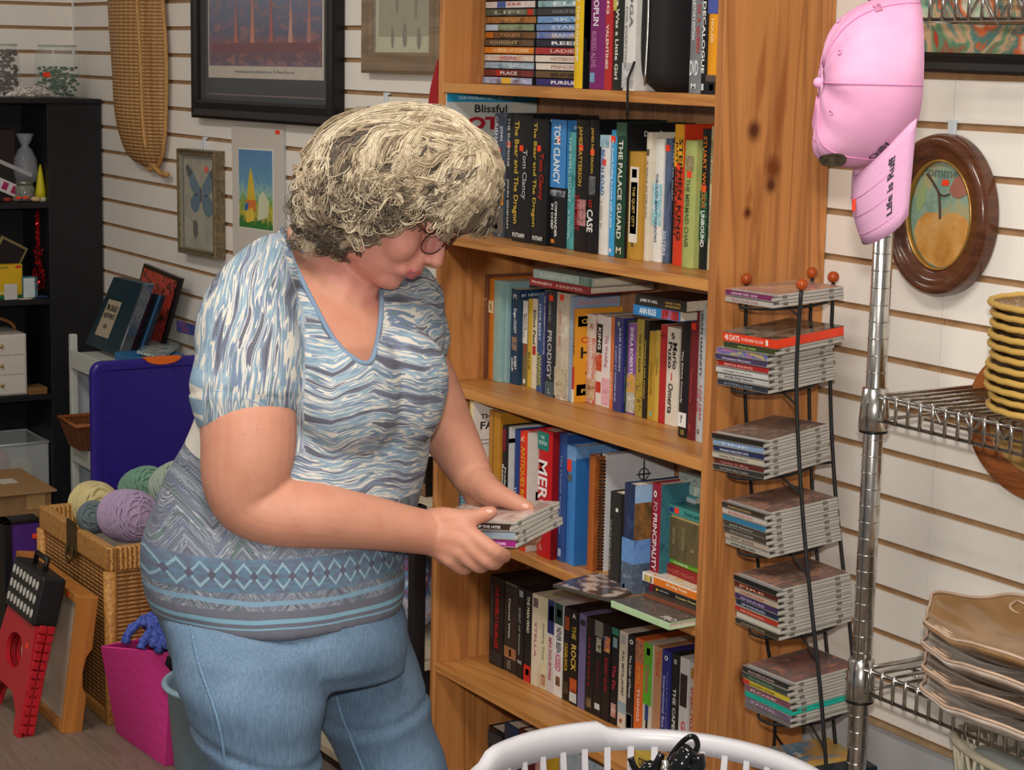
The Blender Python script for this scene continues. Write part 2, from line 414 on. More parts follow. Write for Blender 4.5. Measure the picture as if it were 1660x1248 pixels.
def shelf_row(rows, crop, zs, group, depth=.13, kind='hard', name='hardcover_book', cat='book', yfix=None, gap=.0006, hfix=None, dark=None):
    ox, oy, s = crop; last = None
    for r in rows:
        x0, x1, yt, yb, col, label, els = r[:7]; opt = r[7] if len(r) > 7 else {}
        X = lambda v: ox+v*s
        Y = lambda v: oy+v*s
        mid = X((x0+x1)/2)
        y = opt.get('y', yfix if yfix is not None else onZ(mid, Y(yb), zs).y)
        y = min(max(y, FY+.002), -.092)
        a = solve_x(X(x0), y, zs); b = solve_x(X(x1), y, zs)
        if last is not None and a < last and not opt.get('behind'): a = last
        h = hfix if hfix else onY(X((x0+x1)/2)+ (Y(yb)-Y(yt))*.02, Y(yt), y).z-zs
        h = opt.get('h', h)
        a = max(a, BX0+.0200); b = min(b, BX1-.0200)
        w = max(.004, b-a-gap)
        if not opt.get('behind'): last = b
        k = opt.get('kind', kind); nm = opt.get('name', {'hard': 'hardcover_book', 'paper': 'paperback_book', 'vhs': 'video_cassette'}[k])
        dep = opt.get('d', min(depth if k != 'vhs' else .105, -.0125-y))
        dep = min(dep, -.0125-y)
        o = thing(nm, label, opt.get('cat', 'video tape' if k == 'vhs' else 'book'), (a, y, zs), opt.get('group', group))
        if k == 'vhs': vhs_mesh(o, w, h, dep, cmat(col))
        else: book_mesh(o, w, h, dep, cmat(col), paper=(k == 'paper'), pages=opt.get('pages', PAGE), face=opt.get('face'))
        deco(o, els, w, h)
        side_deco(o, opt.get('side', []), w, h, dep)
G2 = 'hardbacks upright on the second shelf from the top'
O = '#f2401c'
rows = [
 (335, 400, 150, 842, ['#56657a', '#3d4a5c', '#7a7f86'], 'slate blue hardcover, leftmost beside the hair, with a yellow and orange picture on its spine', [('t', 'JOHN', '#d5d8da', .10, .22, .55, .85), ('t', 'GRISHAM', '#d5d8da', .03, .30, .12, .42), ('b', ['#d2541c', '#e9a32c', '#c8861e'], .38, .74, .1, .95), ('b', '#6d665c', .76, .97), ('b', '#e8c428', .88, .94, .1, .5), ('s', .28)]),
 (400, 440, 155, 850, '#26282a', 'thin black hardcover with small white lettering reading THE SUMMONS', [('t', 'THE SUMMONS', '#c9c9c4', .03, .42, .3, .7), ('t', 'JOHN GRISHAM', '#c9c9c4', .52, .92, .3, .7), ('s', .22)]),
 (440, 546, 158, 872, '#17171a', 'thick black hardcover, gold The Bear and The Dragon with grey author line', [('t', 'The Bear and The Dragon', '#c9a63c', .05, .86, .08, .38), ('t', 'Tom Clancy', '#a9aaa8', .27, .66, .52, .82), ('h', 'PUTNAM', '#e4e4e0', .93, .965, .12, .75), ('s', .24)]),
 (547, 632, 182, 888, '#161618', 'black hardcover, gold The Bear and The Dragon with red author line', [('t', 'The Bear and The Dragon', '#c2a33c', .03, .86, .08, .38), ('t', 'Tom Clancy', '#b8201c', .27, .64, .5, .85), ('h', 'PUTNAM', '#e4e4e0', .93, .965, .2, .85), ('s', .21)], {'side': [('b', '#cfcfd0', 0, .02, .05, 1)]}),
 (632, 742, 186, 900, '#15161c', 'blue-topped hardcover with black lower half reading COMMANDER IN CHIEF', [('b', '#3f86c8', .0, .53), ('t', 'TOM CLANCY', '#f0f0ee', .04, .50, .22, .62), ('b', ['#c9ccd2', '#60656e', '#1a1c22'], .55, .60), ('t', 'COMMANDER', '#e8e8e4', .64, .92, .36, .52), ('t', 'IN CHIEF', '#e8e8e4', .66, .86, .14, .28), ('b', '#d07c28', .94, .97, .15, .35), ('s', .13)], {'side': [('b', '#3f86c8', 0, .53, .01, .5), ('h', '#1 NEW', '#e8eef4', .04, .07, .1, .4)]}),
 (742, 788, 255, 912, ['#2e7c84', '#57a2a2', '#276a74'], 'narrow teal hardcover with pale blue lettering', [('t', 'THE SHELL COAST', '#a8d4d6', .04, .60, .25, .65), ('t', 'A NOVEL', '#a8d4d6', .66, .92, .3, .6)]),
 (788, 858, 186, 926, '#1a1718', 'black hardcover with gold author line and a pink face over red SWIMSUIT', [('t', 'JAMES PATTERSON', '#c7a23c', .05, .50, .25, .62), ('b', ['#d8a2a0', '#b07a7a', '#5a3c40'], .60, .80, .3, .98), ('t', 'SWIMSUIT', '#a8242a', .57, .84, .1, .5), ('s', .19)]),
 (858, 912, 186, 936, '#121214', 'black hardcover with gold author line and white 1ST CASE', [('t', 'JAMES PATTERSON', '#c7a23c', .06, .40, .3, .65), ('t', '1ST', '#c02018', .60, .66, .2, .6), ('t', 'CASE', '#efefec', .67, .84, .1, .75), ('b', ['#1a1a1c', '#77797c'], .42, .56, .2, .9), ('s', .22)]),
 (912, 976, 272, 943, '#dedbd6', 'white hardcover with a sky blue top, spine reading BEACH ROAD', [('b', ['#6fa6c8', '#a8c8d8', '#5a8498'], .0, .10), ('t', 'BEACH ROAD', '#3d70ae', .12, .50, .15, .6), ('t', 'A NOVEL BY', '#b0a88c', .54, .78, .2, .45), ('s', .2)]),
 (977, 1015, 242, 950, '#3f9fd4', 'narrow bright blue hardcover about falling in love with a jerk', [('t', 'to Avoid Falling in Love with a Jerk', '#f2f6f8', .08, .78, .3, .7), ('b', '#f2e3da', .94, .97, .3, .6), ('s', .05)]),
 (1015, 1073, 202, 960, '#1d4230', 'dark green hardcover with pale capitals reading THE PALACE GUARD', [('t', 'THE PALACE GUARD', '#e8e6d6', .13, .86, .3, .72), ('b', '#365c46', .0, .1), ('h', 'M', '#d9d2b0', .92, .97, .3, .8)], {'side': [('b', '#19191b', 0, 1, .01, 1), ('h', 'Dean Bar', '#c8c8c8', .06, .10, .25, .6)]}),
 (1075, 1163, 252, 970, '#b98d36', 'ochre gold hardcover with a tall black title panel on its spine', [('b', '#e6dfd0', .14, .84, .18, .78), ('b', '#17171a', .28, .76, .25, .72), ('b', ['#c06a3c', '#d8a080'], .16, .24, .3, .65), ('t', 'THE QUIET CITY', '#c9ab60', .32, .70, .35, .58), ('h', 'a', '#333333', .84, .88, .4, .55)], {'h': .192}),
 (1170, 1208, 256, 978, '#d8cfbc', 'cream hardcover between the gold book and a white turquoise one', [('t', 'A WALK IN THE SUN', '#6b6250', .22, .66, .3, .6), ('b', '#5a5148', .13, .18, .2, .7)]),
 (1208, 1276, 292, 983, '#e2e0da', 'white and turquoise hardcover reading THROUGH MANY WINDOWS', [('b', ['#6ab4c8', '#9fd0da', '#e0e4e2'], .36, .70), ('t', 'THROUGH MANY WINDOWS', '#26506e', .28, .84, .3, .6)]),
 (1277, 1318, 292, 990, ['#35415a', '#5a6a88', '#20242e'], 'narrow dark blue patterned hardcover leaning on the black one', [('t', 'SISTERS', '#c8d2e2', .74, .94, .2, .7), ('s', .05)]),
 (1318, 1340, 282, 992, '#17161a', 'very thin black hardcover left of the red and yellow one', [('t', 'DUST TO DUST', '#d8d8d4', .05, .5, .25, .8)]),
 (1340, 1392, 212, 1003, '#cf3a1c', 'red hardcover with yellow top, bold black author capitals, JUST AFTER SUNSET', [('b', '#e6a41e', .0, .30), ('t', 'STEPHEN KING', '#1b1715', .10, .82, .5, .92), ('t', 'JUST AFTER SUNSET', '#2a1512', .12, .8, .12, .42), ('s', .27)]),
 (1393, 1458, 302, 1018, '#a7b068', 'light olive green hardcover reading THE MERMAID CHAIR', [('t', 'THE MERMAID CHAIR', '#55643a', .30, .84, .25, .6), ('b', ['#7d6b52', '#a89a70'], .12, .24, .2, .8), ('s', .24)]),
 (1458, 1487, 302, 1018, '#2f5a34', 'thin dark green hardcover right of the light olive one', [('t', 'SU', '#c8d8b0', .05, .12, .3, .7)]),
 (1487, 1532, 238, 1025, '#15191a', 'black and green hardcover with orange author capitals, UNBOUND', [('b', ['#2c6a48', '#1a3a2a', '#6ab08a'], .44, .80), ('t', 'STUART WOODS', '#e07a28', .05, .56, .3, .75), ('t', 'UNBOUND', '#f0f0ec', .58, .84, .3, .75), ('s', .40)]),
 (1532, 1560, 222, 1030, '#c8bb94', 'beige book squeezed against the right side of the second shelf', [('t', 'SHORT STORIES', '#6b6040', .1, .4, .3, .65), ('t', 'COLLECTED', '#6b6040', .55, .78, .3, .65)]),
]
C2 = (700, 140, .2892)
shelf_row(rows, C2, SH[2]+.0003, G2, depth=.155)
# magazine leaning at the left end of the second shelf
mp = onX(722, 160, BX0+.0225)
t = thing('magazine', 'puzzle magazine with blue band and large red letters, leaning left inside the second shelf', 'magazine', (BX0+.0225, -.2, SH[2]))
mx_ = BX0+.0198; mz = SH[2]+.0003; my0, my1 = onX(722, 200, mx_).y, -.014; mh = onX(740, 151, mx_).z-mz
MB().box((mx_, my0, mz), (mx_+.005, my1, mz+mh)).build('cover', streak(['#d8d4c4', '#c2c8c4', '#dcd0b8'], 'N', 12), t)
MB().box((mx_+.0048, my0, mz+mh-.017), (mx_+.0058, my1, mz+mh)).build('printed_panel', mat('#2f97c4', .35), t)
mw = my1-my0
def mtxt(s_, c_, a_, z_, w_, h_, b_=.02): put_text(t, s_, c_, (mx_+.0066, my0+mw*a_, mz+mh-z_), (0, 1, 0), (0, 0, 1), mw*w_, h_, local=False, bold=b_)
mtxt("THE WORLD'S BEST SELLING", '#d8e8f0', .12, .012, .6, .006); mtxt('Blissful', '#2a2624', .30, .038, .36, .016); mtxt('ROT2', '#b3202c', .08, .072, .62, .026, .05)

# ---------------------------------------------------------------- third shelf
G3 = 'paperbacks and hardbacks upright on the third shelf'
K = 'kind'
rows = [
 (135, 182, 135, 787, ['#5a3426', '#7a4c38', '#6a3a2c'], 'old brown leather-look hardcover, leftmost upright on the third shelf', [('t', 'THE LONG ROAD', '#a8855c', .3, .8, .35, .6), ('b', '#a8855c', .22, .25), ('b', '#a8855c', .28, .29)]),
 (184, 227, 160, 797, '#c27224', 'orange hardcover with a cream wrapper knot, beside the brown leather one', [('b', '#e2cf9c', .22, .34, .1, .9), ('t', 'W', '#6a3812', .24, .32, .3, .7)]),
 (228, 272, 175, 812, '#8fb2ae', 'pale teal paperback standing next to the orange hardcover', [('t', 'HERITAGE', '#b8c8a8', .2, .7, .3, .5)], {K: 'paper'}),
 (273, 321, 178, 817, '#85a7aa', 'second pale teal paperback, left of the dark blue one', [('b', '#9cbcbc', .02, .98, .3, .55)], {K: 'paper'}),
 (322, 386, 228, 828, '#1f3c58', 'dark blue paperback with stacked white title and silver lettering', [('h', 'M', '#dfe6ea', .05, .10, .3, .7), ('t', 'Dragon COUNTY', '#e2e8ea', .2, .46, .3, .75), ('t', 'ROBERT', '#e8ecec', .70, .84, .55, .85), ('t', 'LUDLUM', '#e8ecec', .72, .86, .2, .45), ('b', ['#284a6a', '#c09050'], .5, .64, .2, .8)], {K: 'paper', 'side': [('h', '#1 NEW YORK', '#c8d0dc', .04, .075, .05, .8)]}),
 (387, 442, 300, 836, '#7b6a48', 'paperback with white upper spine and brown lower landscape', [('b', '#e4e0d6', .0, .5), ('t', 'MAEVE', '#4a5258', .14, .34, .58, .85), ('t', 'BINCHY', '#4a5258', .16, .44, .2, .48), ('b', ['#a84038', '#7a5a4a'], .5, .62, .3, .8), ('b', '#e8e4da', .92, .97, .3, .7)], {K: 'paper'}),
 (444, 470, 290, 850, '#c9a83a', 'thin yellow paperback between the white-brown and cream ones', [('t', 'BLUE', '#5a4a18', .6, .8, .3, .7)], {K: 'paper'}),
 (470, 501, 292, 858, '#d9ceb2', 'narrow cream paperback with a dark script title and a red disc', [('t', 'Elliot Paul', '#2c2620', .12, .5, .25, .75), ('b', '#b02a20', .52, .62, .2, .8)], {K: 'paper'}),
 (502, 538, 258, 877, ['#2e4470', '#3c5a8c', '#28365a'], 'blue paperback with yellow letters reading WARSAW PROTOCOL', [('t', 'STEVE BERRY', '#c2cce0', .1, .48, .3, .7), ('t', 'WARSAW', '#d8ca3a', .62, .94, .45, .85), ('t', 'PROTOCOL', '#d8ca3a', .6, .95, .12, .38)], {K: 'paper'}),
 (538, 558, 238, 892, '#2a2f5c', 'thin navy paperback with a long white title', [('t', "THE TAXIDERMIST'S DAUGHTER", '#c8ccdc', .05, .62, .3, .7)], {K: 'paper'}),
 (558, 612, 232, 908, '#2b2e31', 'charcoal hardcover with silver capitals reading PRODIGY', [('t', 'MARIE LU', '#8a8e90', .12, .3, .3, .55), ('t', 'PRODIGY', '#b6babc', .38, .84, .2, .72), ('h', 'L', '#c8c8c4', .92, .97, .4, .6), ('b', '#4a5c62', .86, 1.0), ('s', .05)]),
 (614, 690, 250, 928, ['#cfc6b0', '#b9ac98', '#d8d2c4'], 'cream hardcover with faint pink title and field photograph', [('t', 'QUEEN OF BEES', '#c08a80', .15, .5, .25, .5), ('b', ['#9c8a6a', '#c8bca0', '#6e6a58'], .7, .97), ('s', .02)]),
 (690, 722, 270, 938, '#8ba0b8', 'grey-blue paperback behind the cream hardcover edge', [('t', 'PRAIRIE ROSE', '#aebed0', .1, .5, .3, .6)], {K: 'paper', 'side': [('h', 'Janette Oke', '#c08a94', .03, .10, .1, .95), ('b', '#6e7a94', .0, .01, .0, 1)]}),
 (722, 742, 352, 944, '#c8862c', 'yellow-orange guide with big black letters on its broad side, short orange spine', [('b', '#b8342a', .62, .86), ('b', '#e2d6c0', .86, 1.0), ('t', 'OWNER', '#30281c', .1, .5, .3, .7)], {K: 'paper', 'side': [('b', '#e09a28', 0, 1, .0, 1), ('b', '#1a1714', .08, .19, .05, .98), ('h', 'OWNER', '#e8b84c', .11, .16, .12, .8), ('h', 'OWNER', '#c83c24', .30, .37, .12, .95), ('h', 'HA', '#1a1714', .41, .53, .12, .62), ('h', 'A', '#1a1714', .58, .70, .22, .5), ('b', '#1a1714', .81, .93, .05, .98), ('h', 'FREE', '#d8b048', .86, .90, .15, .6)]}),
 (812, 870, 388, 948, ['#b8443c', '#d8b8a8', '#c04a40'], 'red and white paperback with a large looping white script title', [('b', '#ddd6ca', .0, .26), ('t', 'Homecoming', '#f0e6e0', .2, .72, .2, .8), ('b', ['#dccab0', '#c8a47c', '#8a3c34'], .74, .96), ('h', 'XI', '#b02c28', .1, .16, .3, .7)], {K: 'paper'}),
 (872, 912, 390, 958, '#ddd8ce', 'white paperback with a black KING block and orange figure', [('b', '#1a1a1a', .1, .42), ('t', 'KING', '#f0efe8', .14, .38, .3, .8), ('b', ['#d86a34', '#b83824', '#e2b89c'], .43, .62), ('b', '#c03428', .74, .86, .1, .9)], {K: 'paper'}),
 (912, 962, 402, 972, '#e0d8d4', 'white paperback with thin pink handwriting and a pink foot', [('t', 'The Wedding', '#b8788c', .2, .56, .25, .75), ('b', ['#d890a4', '#e2b4bc', '#c86c88'], .68, .98)], {K: 'paper'}),
 (963, 984, 402, 985, '#d2703a', 'thin orange paperback left of the violet-blue ones', [('t', 'COMFORT', '#f0e0c0', .6, .9, .3, .7)], {K: 'paper'}),
 (984, 1040, 408, 1003, '#3b3d74', 'indigo paperback with two columns of fine white lettering', [('t', 'JULIA LONDON', '#cfd0e0', .10, .56, .55, .82), ('t', 'A LIGHT AT WINTERS END', '#b8bcd6', .3, .9, .2, .38), ('h', 'o', '#e0dcc0', .04, .09, .4, .6)], {K: 'paper', 'side': [('b', '#2b2f7c', 0, 1, .01, 1)]}),
 (1041, 1060, 425, 1008, '#20382e', 'thin dark green paperback right of the indigo one', [('t', 'SHELTER', '#a8b8a0', .5, .9, .3, .6)], {K: 'paper'}),
 (1060, 1124, 442, 1015, ['#7a4a90', '#8a5aa0', '#6a3c84'], 'purple topped paperback with a flowery picture on its lower spine', [('t', 'SHEILA ROBERTS', '#ece4f0', .04, .56, .35, .72), ('b', ['#4a7cae', '#e0a03c', '#5a9c5a'], .56, .76), ('b', ['#d8d8cc', '#a8a494', '#e6e2d8'], .76, .98)], {K: 'paper'}),
 (1124, 1170, 418, 1032, '#a8923c', 'olive yellow paperback with black silhouettes down its spine', [('t', 'THE HOT ROCK', '#2c2410', .15, .55, .4, .65), ('b', ['#2a2414', '#b89c3c', '#1c1810'], .62, .95)], {K: 'paper'}),
 (1170, 1198, 425, 1045, '#25211a', 'black paperback with small yellow lettering, right of the olive one', [('t', 'SPEAKING FOR MYSELF', '#c8ac50', .2, .8, .3, .6)], {K: 'paper'}),
 (1198, 1244, 494, 1050, '#b8922e', 'mustard yellow paperback with faint darker title', [('t', 'LITERATURE', '#7a5a18', .35, .72, .35, .6), ('b', '#7ab0a4', .90, .96, .4, .7)], {K: 'paper'}),
 (1244, 1272, 490, 1060, '#c9a848', 'second mustard paperback, narrower, left of the red one', [('t', 'NOVEL', '#6a4c14', .3, .5, .35, .6)], {K: 'paper'}),
 (1272, 1306, 452, 1076, '#b3272a', 'slim bright red paperback left of the tall cream one', [('b', '#8a1c20', .1, .12)], {K: 'paper'}),
 (1306, 1392, 470, 1088, '#ddd4c4', 'cream paperback with heavy black lettering ending in Omerta', [('h', '§', '#3a3a3a', .05, .12, .35, .65), ('t', 'Mario', '#1a1a1a', .15, .42, .52, .86), ('t', 'Puzo', '#1a1a1a', .15, .42, .15, .48), ('t', 'Omerta', '#1a1a1a', .57, .88, .22, .62), ('b', '#c8302c', .46, .54, .42, .5)], {K: 'paper'}),
 (1393, 1448, 335, 1165, '#19181b', 'tall black hardcover with a white library label near the foot', [('t', 'The Divine Comedy', '#cfcac0', .34, .74, .25, .5), ('b', '#e8e6e0', .81, .92, .02, .98), ('h', 'y', '#222222', .83, .89, .35, .6), ('b', '#7a6c30', .94, .98, .4, .8)]),
 (1449, 1503, 340, 1182, '#6c1d22', 'dark red hardcover with an orange sticker near its top', [('t', 'Testimony', '#a8484c', .45, .72, .3, .6), ('s', .12), ('h', 'X', '#b84a4c', .88, .93, .3, .6)]),
 (1504, 1548, 332, 1197, '#b4b4b2', 'pale grey hardcover with dark red LIVE FREE OR DIE', [('t', 'SEAN HANNITY', '#2c3034', .05, .52, .4, .7), ('t', 'LIVE FREE', '#b02a44', .58, .84, .55, .8), ('t', 'OR DIE', '#b02a44', .6, .78, .2, .45), ('h', 'o', '#26282c', .90, .94, .35, .65)]),
 (1549, 1588, 325, 1210, ['#241c20', '#7a1e24', '#2e3a5a'], 'black hardcover with red patches, last on the right of the third shelf', [('t', "BILL O'REILLY", '#e8e4de', .52, .88, .3, .65), ('t', 'CHAOS', '#d8d4d0', .05, .3, .3, .65)]),
]
C3 = (740, 410, .2564)
shelf_row(rows, C3, SH[3]+.0003, G3, depth=.11)

# books lying flat: given pixel of spine's bottom-left, bottom-right and thickness in px
def lying(name, cat, label, pl, pr_, yl, zb, th, dep, cov, els=(), group=None, yr=None, pages=PAGE, depdir=None, paper=False):
    """a book lying flat, spine facing the room. pl/pr_ pixels of spine bottom ends, zb bottom height"""
    A = onZ(pl[0], pl[1], zb) if yl is None else onY(pl[0], pl[1], yl); A.z = zb
    B = onZ(pr_[0], pr_[1], zb) if yr is None else onY(pr_[0], pr_[1], yr); B.z = zb
    if yr is None and yl is not None: B = Vector((solve_x(pr_[0], yl, zb), yl, zb))
    u = B-A; u.z = 0; w = u.length; ang = math.atan2(u.y, u.x)
    o = thing(name, label, cat, A, group); o.rotation_euler = (0, 0, ang)
    t = .002 if not paper else .0006
    pts = [(0, dep, 0), (0, 0, 0), (0, 0, th), (0, dep, th), (0, dep, th-t), (0, t+.001, th-t), (0, t+.001, t), (0, dep, t)]
    MB().prism([Vector(p) for p in pts], (w, 0, 0)).build('cover', cmat(cov), o, local=True, bevel=.0006, seg=1)
    MB().box((.003, t+.001, t*.9), (w-.003, dep-.003, th-t*.9)).build('pages', pages, o, local=True)
    for e in els:
        if e[0] == 'h': put_text(o, e[1], e[2], (w*e[5], -.0005, th*(1-e[4])), (1, 0, 0), (0, 0, 1), w*(e[6]-e[5]), th*(e[4]-e[3]))
        elif e[0] == 'b':
            MB().box((w*e[4], -.0004, th*(1-e[3])), (w*e[5], .0006, th*(1-e[2]))).build('printed_panel', cmat(e[1]) , o, local=True)
        elif e[0] == 'top':
            MB().box((.001, .001, th-.0003), (w-.001, dep-.001, th+.0004)).build('cover_art', cmat(e[1]), o, local=True)
        elif e[0] == 'toptext':
            put_text(o, e[1], e[2], (w*e[3], dep*e[4], th+.0008), (1, 0, 0), (0, 1, 0), w*e[5], dep*e[6])
        elif e[0] == 's':
            MB().box((w*e[1], -.0008, th*.25), (w*e[1]+.012, .0004, th*.85)).build('price_sticker', STK, o, local=True)
    return o
def c3(x, y): return (740+x*.2564, 410+y*.2564)
zt3 = onY(*c3(462, 200), -.19).z
lying('hardcover_book', 'book', 'red hardcover lying flat across the third shelf, MOCKINGBIRD in pale letters', c3(460, 200), c3(842, 268), -.19, zt3, .0145, .16, '#8e2a2c', [('h', 'Mockingbird', '#d8b8a8', .3, .75, .05, .38), ('h', 'HARPER', '#d0a898', .35, .7, .46, .9)], 'books lying across the third shelf', yr=-.175)
lying('hardcover_book', 'book', 'pale teal hardcover lying on top of the red one on the third shelf', c3(485, 142), c3(862, 212), -.19, zt3+.015, .0165, .16, '#a9bcb4', [('h', 'ELIZABETH LETTS', '#d8e2dc', .3, .75, .12, .66), ('b', ['#3c5a4a', '#7a9a8a', '#2a3a34'], .05, .95, .78, .99)], 'books lying across the third shelf', yr=-.175)
zt = onY(*c3(1118, 388), -.20).z
lying('paperback_book', 'book', 'blue paperback lying flat at the right of the third shelf, white capitals', c3(1116, 388), c3(1410, 442), -.20, zt, .018, .105, '#2f78b4', [('h', 'ANN RULE', '#f0f2f2', .2, .8, .14, .5), ('b', ['#20242c', '#b03030', '#3c8cc8'], .05, .95, .62, .98)], 'books lying across the third shelf', paper=True, yr=-.185)
lying('paperback_book', 'book', 'black paperback lying on the blue one, silver and yellow lettering', c3(1130, 310), c3(1452, 358), -.20, zt+.0185, .019, .105, '#2a2424', [('h', 'JAMES W. HALL', '#c8c8c4', .35, .72, .1, .45), ('h', 'UNDER COVER', '#c8a048', .3, .5, .6, .9), ('h', 'OF DAYLIGHT', '#c8a048', .6, .8, .6, .9)], 'books lying across the third shelf', paper=True, yr=-.185)
# ---------------------------------------------------------------- top visible shelf
C1 = (700, 0, .2892)
def dvd_case(label, x, y, z, cols, title, tcol, group, tw=(.3, .8), w=.19, dep=.122, th=.0144, extra=()):
    o = thing('dvd_case', label, 'DVD', (x, y, z), group)
    MB().box((0, 0, 0), (w, dep, th)).build('case', mat('#1b1b1d', .3), o, local=True, bevel=.001, seg=1)
    MB().box((.003, -.0006, .0012), (w-.003, .001, th-.0012)).build('paper_sleeve', cmat(cols) if isinstance(cols, str) else streak(cols, 'X', 70), o, local=True)
    if title: put_text(o, title, tcol, (w*tw[0], -.0012, th*.28), (1, 0, 0), (0, 0, 1), w*(tw[1]-tw[0]), th*.45)
    for e in extra: MB().box((w*e[1], -.0009, .0015), (w*e[2], 0, th-.0015)).build('printed_panel', cmat(e[0]), o, local=True)
    return o
z0 = SH[1]+.0003; yL = -.140
gx = solve_x(784.5, yL, z0)
stackL = [
 (['#dcdce4', '#a8b4d8', '#6a5040'], '', '#333', 'pale blue and white', (.3, .8), [('#e0b83c', .40, .58)]),
 (['#5a2420', '#7a3430', '#3a2420'], 'PLACE', '#e8dcd8', 'dark red', (.35, .68), [('#a82420', .26, .36)]),
 (['#7c98b0', '#a8bccc', '#5a7890'], 'CLASSIC', '#dfe6ea', 'misty blue', (.5, .8), []),
 (['#e4dcd8', '#d8c8c0', '#c89a80'], 'WEDDING', '#b05070', 'white and flesh pink', (.35, .65), []),
 ('#dc8428', 'A SERIES OF STORIES', '#f4dcb0', 'bright orange', (.2, .9), []),
 (['#4a3c2c', '#6a563e', '#3a3026'], 'KNIGHT', '#a89878', 'dark brown', (.15, .7), []),
 (['#5a3c26', '#7a5434', '#3e3428'], 'TAKEN', '#a8845c', 'brown and tan', (.3, .7), [('#c86a24', .02, .16)]),
 (['#6a7c5c', '#8a9a7c', '#4c5c44'], 'GREEN FIELDS', '#a8b498', 'mossy green', (.3, .7), [('#b8c8dc', .05, .28)]),
 (['#6c4a30', '#b0743c', '#4a3428'], 'THE RIDE', '#c89c60', 'orange brown', (.3, .7), []),
 (['#3c4438', '#5c6654', '#2c3028'], 'LIFE', '#a8a898', 'dark olive', (.2, .8), [('#c02c24', .84, .95)]),
 (['#e0d8d4', '#d0c4c0', '#e8e2e0'], 'JULIE', '#b8282c', 'white, red and blue', (.45, .72), [('#3c5c9c', .25, .42)]),
 (['#8a3430', '#4a2826', '#6a4a3c'], 'WITNESS', '#d8b8a8', 'rust red', (.3, .7), []),
 (['#38465a', '#5a6c84', '#28303c'], 'HARBOR', '#b8c4d0', 'slate blue', (.3, .7), []),
]
for i, (c, tt, tc, nm, tw, ex) in enumerate(stackL):
    dx = random.uniform(-.002, .002)+(-.004 if i == 0 else 0)
    dvd_case(f'{nm} DVD case in the left flat stack, top shelf', gx+dx+.002, yL+random.uniform(-.003, .001), z0+i*.0147, c, tt, tc, 'DVD cases stacked flat on the left of the top shelf', tw, extra=ex)
stackR = [
 (['#3a3c8c', '#2c2c6a', '#5a3c8c'], 'PURSUIT', '#f0f0f4', 'indigo and purple', (.2, .62)),
 (['#5a4632', '#6c583c', '#4a3a2c'], 'LOVE AND DEATH', '#2a2018', 'brown with dark letters', (.02, .9)),
 ('#dcd6cc', 'PRINCESS', '#b88c84', 'cream white', (.4, .85)),
 ('#e0d8cc', 'NOTEBOOK', '#c09088', 'off-white', (.4, .85)),
 (['#8c2c2c', '#b03838', '#7a2a30'], 'LADIES', '#e8c0b8', 'crimson', (.4, .9)),
 (['#26324c', '#1e2430', '#3a4a6c'], 'REEF', '#e8e8ec', 'dark navy', (.4, .75)),
 (['#3c5aa0', '#6a80b8', '#b09060'], 'SEASONS', '#d8e0f0', 'royal blue with tan', (.35, .8)),
 (['#7c9ac8', '#6a88bc', '#8ca8d0'], 'STARS', '#c8d8f0', 'light blue', (.4, .8)),
 (['#5a88c0', '#7ca4d4', '#4a74ac'], 'SKY', '#c8dcf0', 'mid blue', (.25, .7)),
 ('#3a3a3e', 'HOUSE OF NIGHT', '#8a8a8e', 'charcoal', (.15, .8)),
 (['#3c5c44', '#8cb0b8', '#a8c0c8'], 'ELF', '#e8eef0', 'green and pale blue', (.45, .9)),
 (['#4a7ca8', '#3a6490', '#5c90bc'], 'OCEAN', '#d8e8f4', 'sea blue', (.3, .8)),
 (['#7a3c28', '#9c5438', '#5c2c20'], 'RANCH', '#e0c0a0', 'reddish brown', (.3, .8)),
]
gx2 = gx+.1935
for i, (c, tt, tc, nm, tw) in enumerate(stackR):
    dvd_case(f'{nm} DVD case in the right flat stack, top shelf', gx2+random.uniform(-.001, .002), yL+random.uniform(-.003, .001), z0+i*.0147, c, tt, tc, 'DVD cases stacked flat beside the yellow book')
D = {'kind': 'hard', 'name': 'dvd_case', 'cat': 'DVD', 'pages': mat('#222224', .4)}
rows = [
 (788, 845, 0, 492, '#e8bc18', 'yellow book standing right of the flat DVD stacks, black side with white blob', [('t', 'EAT THE SUNSHINE', '#f4ecd0', .25, .8, .3, .55), ('h', 'dad', '#f0ead8', .10, .2, .1, .9)], {'h': .235, 'd': .15, 'side': [('b', '#17171a', 0, 1, 0, 1), ('b', '#dedcd8', .1, .62, .0, .35), ('b', '#d8c030', .6, .72, .05, .3)]}),
 (875, 962, 0, 495, '#7c2468', 'purple hardcover on the top shelf with big white capitals', [('t', 'JANIS JOPLIN', '#f0e4ee', .15, .54, .15, .62), ('t', 'BURIED ALIVE', '#b878a8', .58, .84, .2, .5), ('b', '#7aa0c0', .88, .95, .12, .4)], {'h': .24}),
 (963, 1002, 0, 497, '#b82a2c', 'slim red paperback left of the black one on the top shelf', [('t', 'RISING', '#f0e0dc', .1, .42, .2, .6), ('t', 'VALENTINES', '#f0e0dc', .5, .84, .2, .6)], {'h': .225, 'kind': 'paper'}),
 (1003, 1060, 0, 498, '#232622', 'black hardcover on the top shelf reading There Was a Little Girl', [('t', 'There Was a Little Girl', '#e6e2d0', .2, .92, .35, .68), ('b', ['#8a9a6a', '#d8c850', '#3c4438'], .0, .42, .05, .4)], {'h': .235}),
 (1062, 1128, 0, 502, '#dedad4', 'white glossy hardcover beside the black zip pouch', [('t', 'YOGA', '#6a6a70', .2, .55, .55, .85), ('t', 'FOR EVERYONE', '#8a8a8e', .4, .84, .2, .4), ('b', ['#8c8c90', '#dcdcdc'], .8, .98)], {'h': .238}),
]
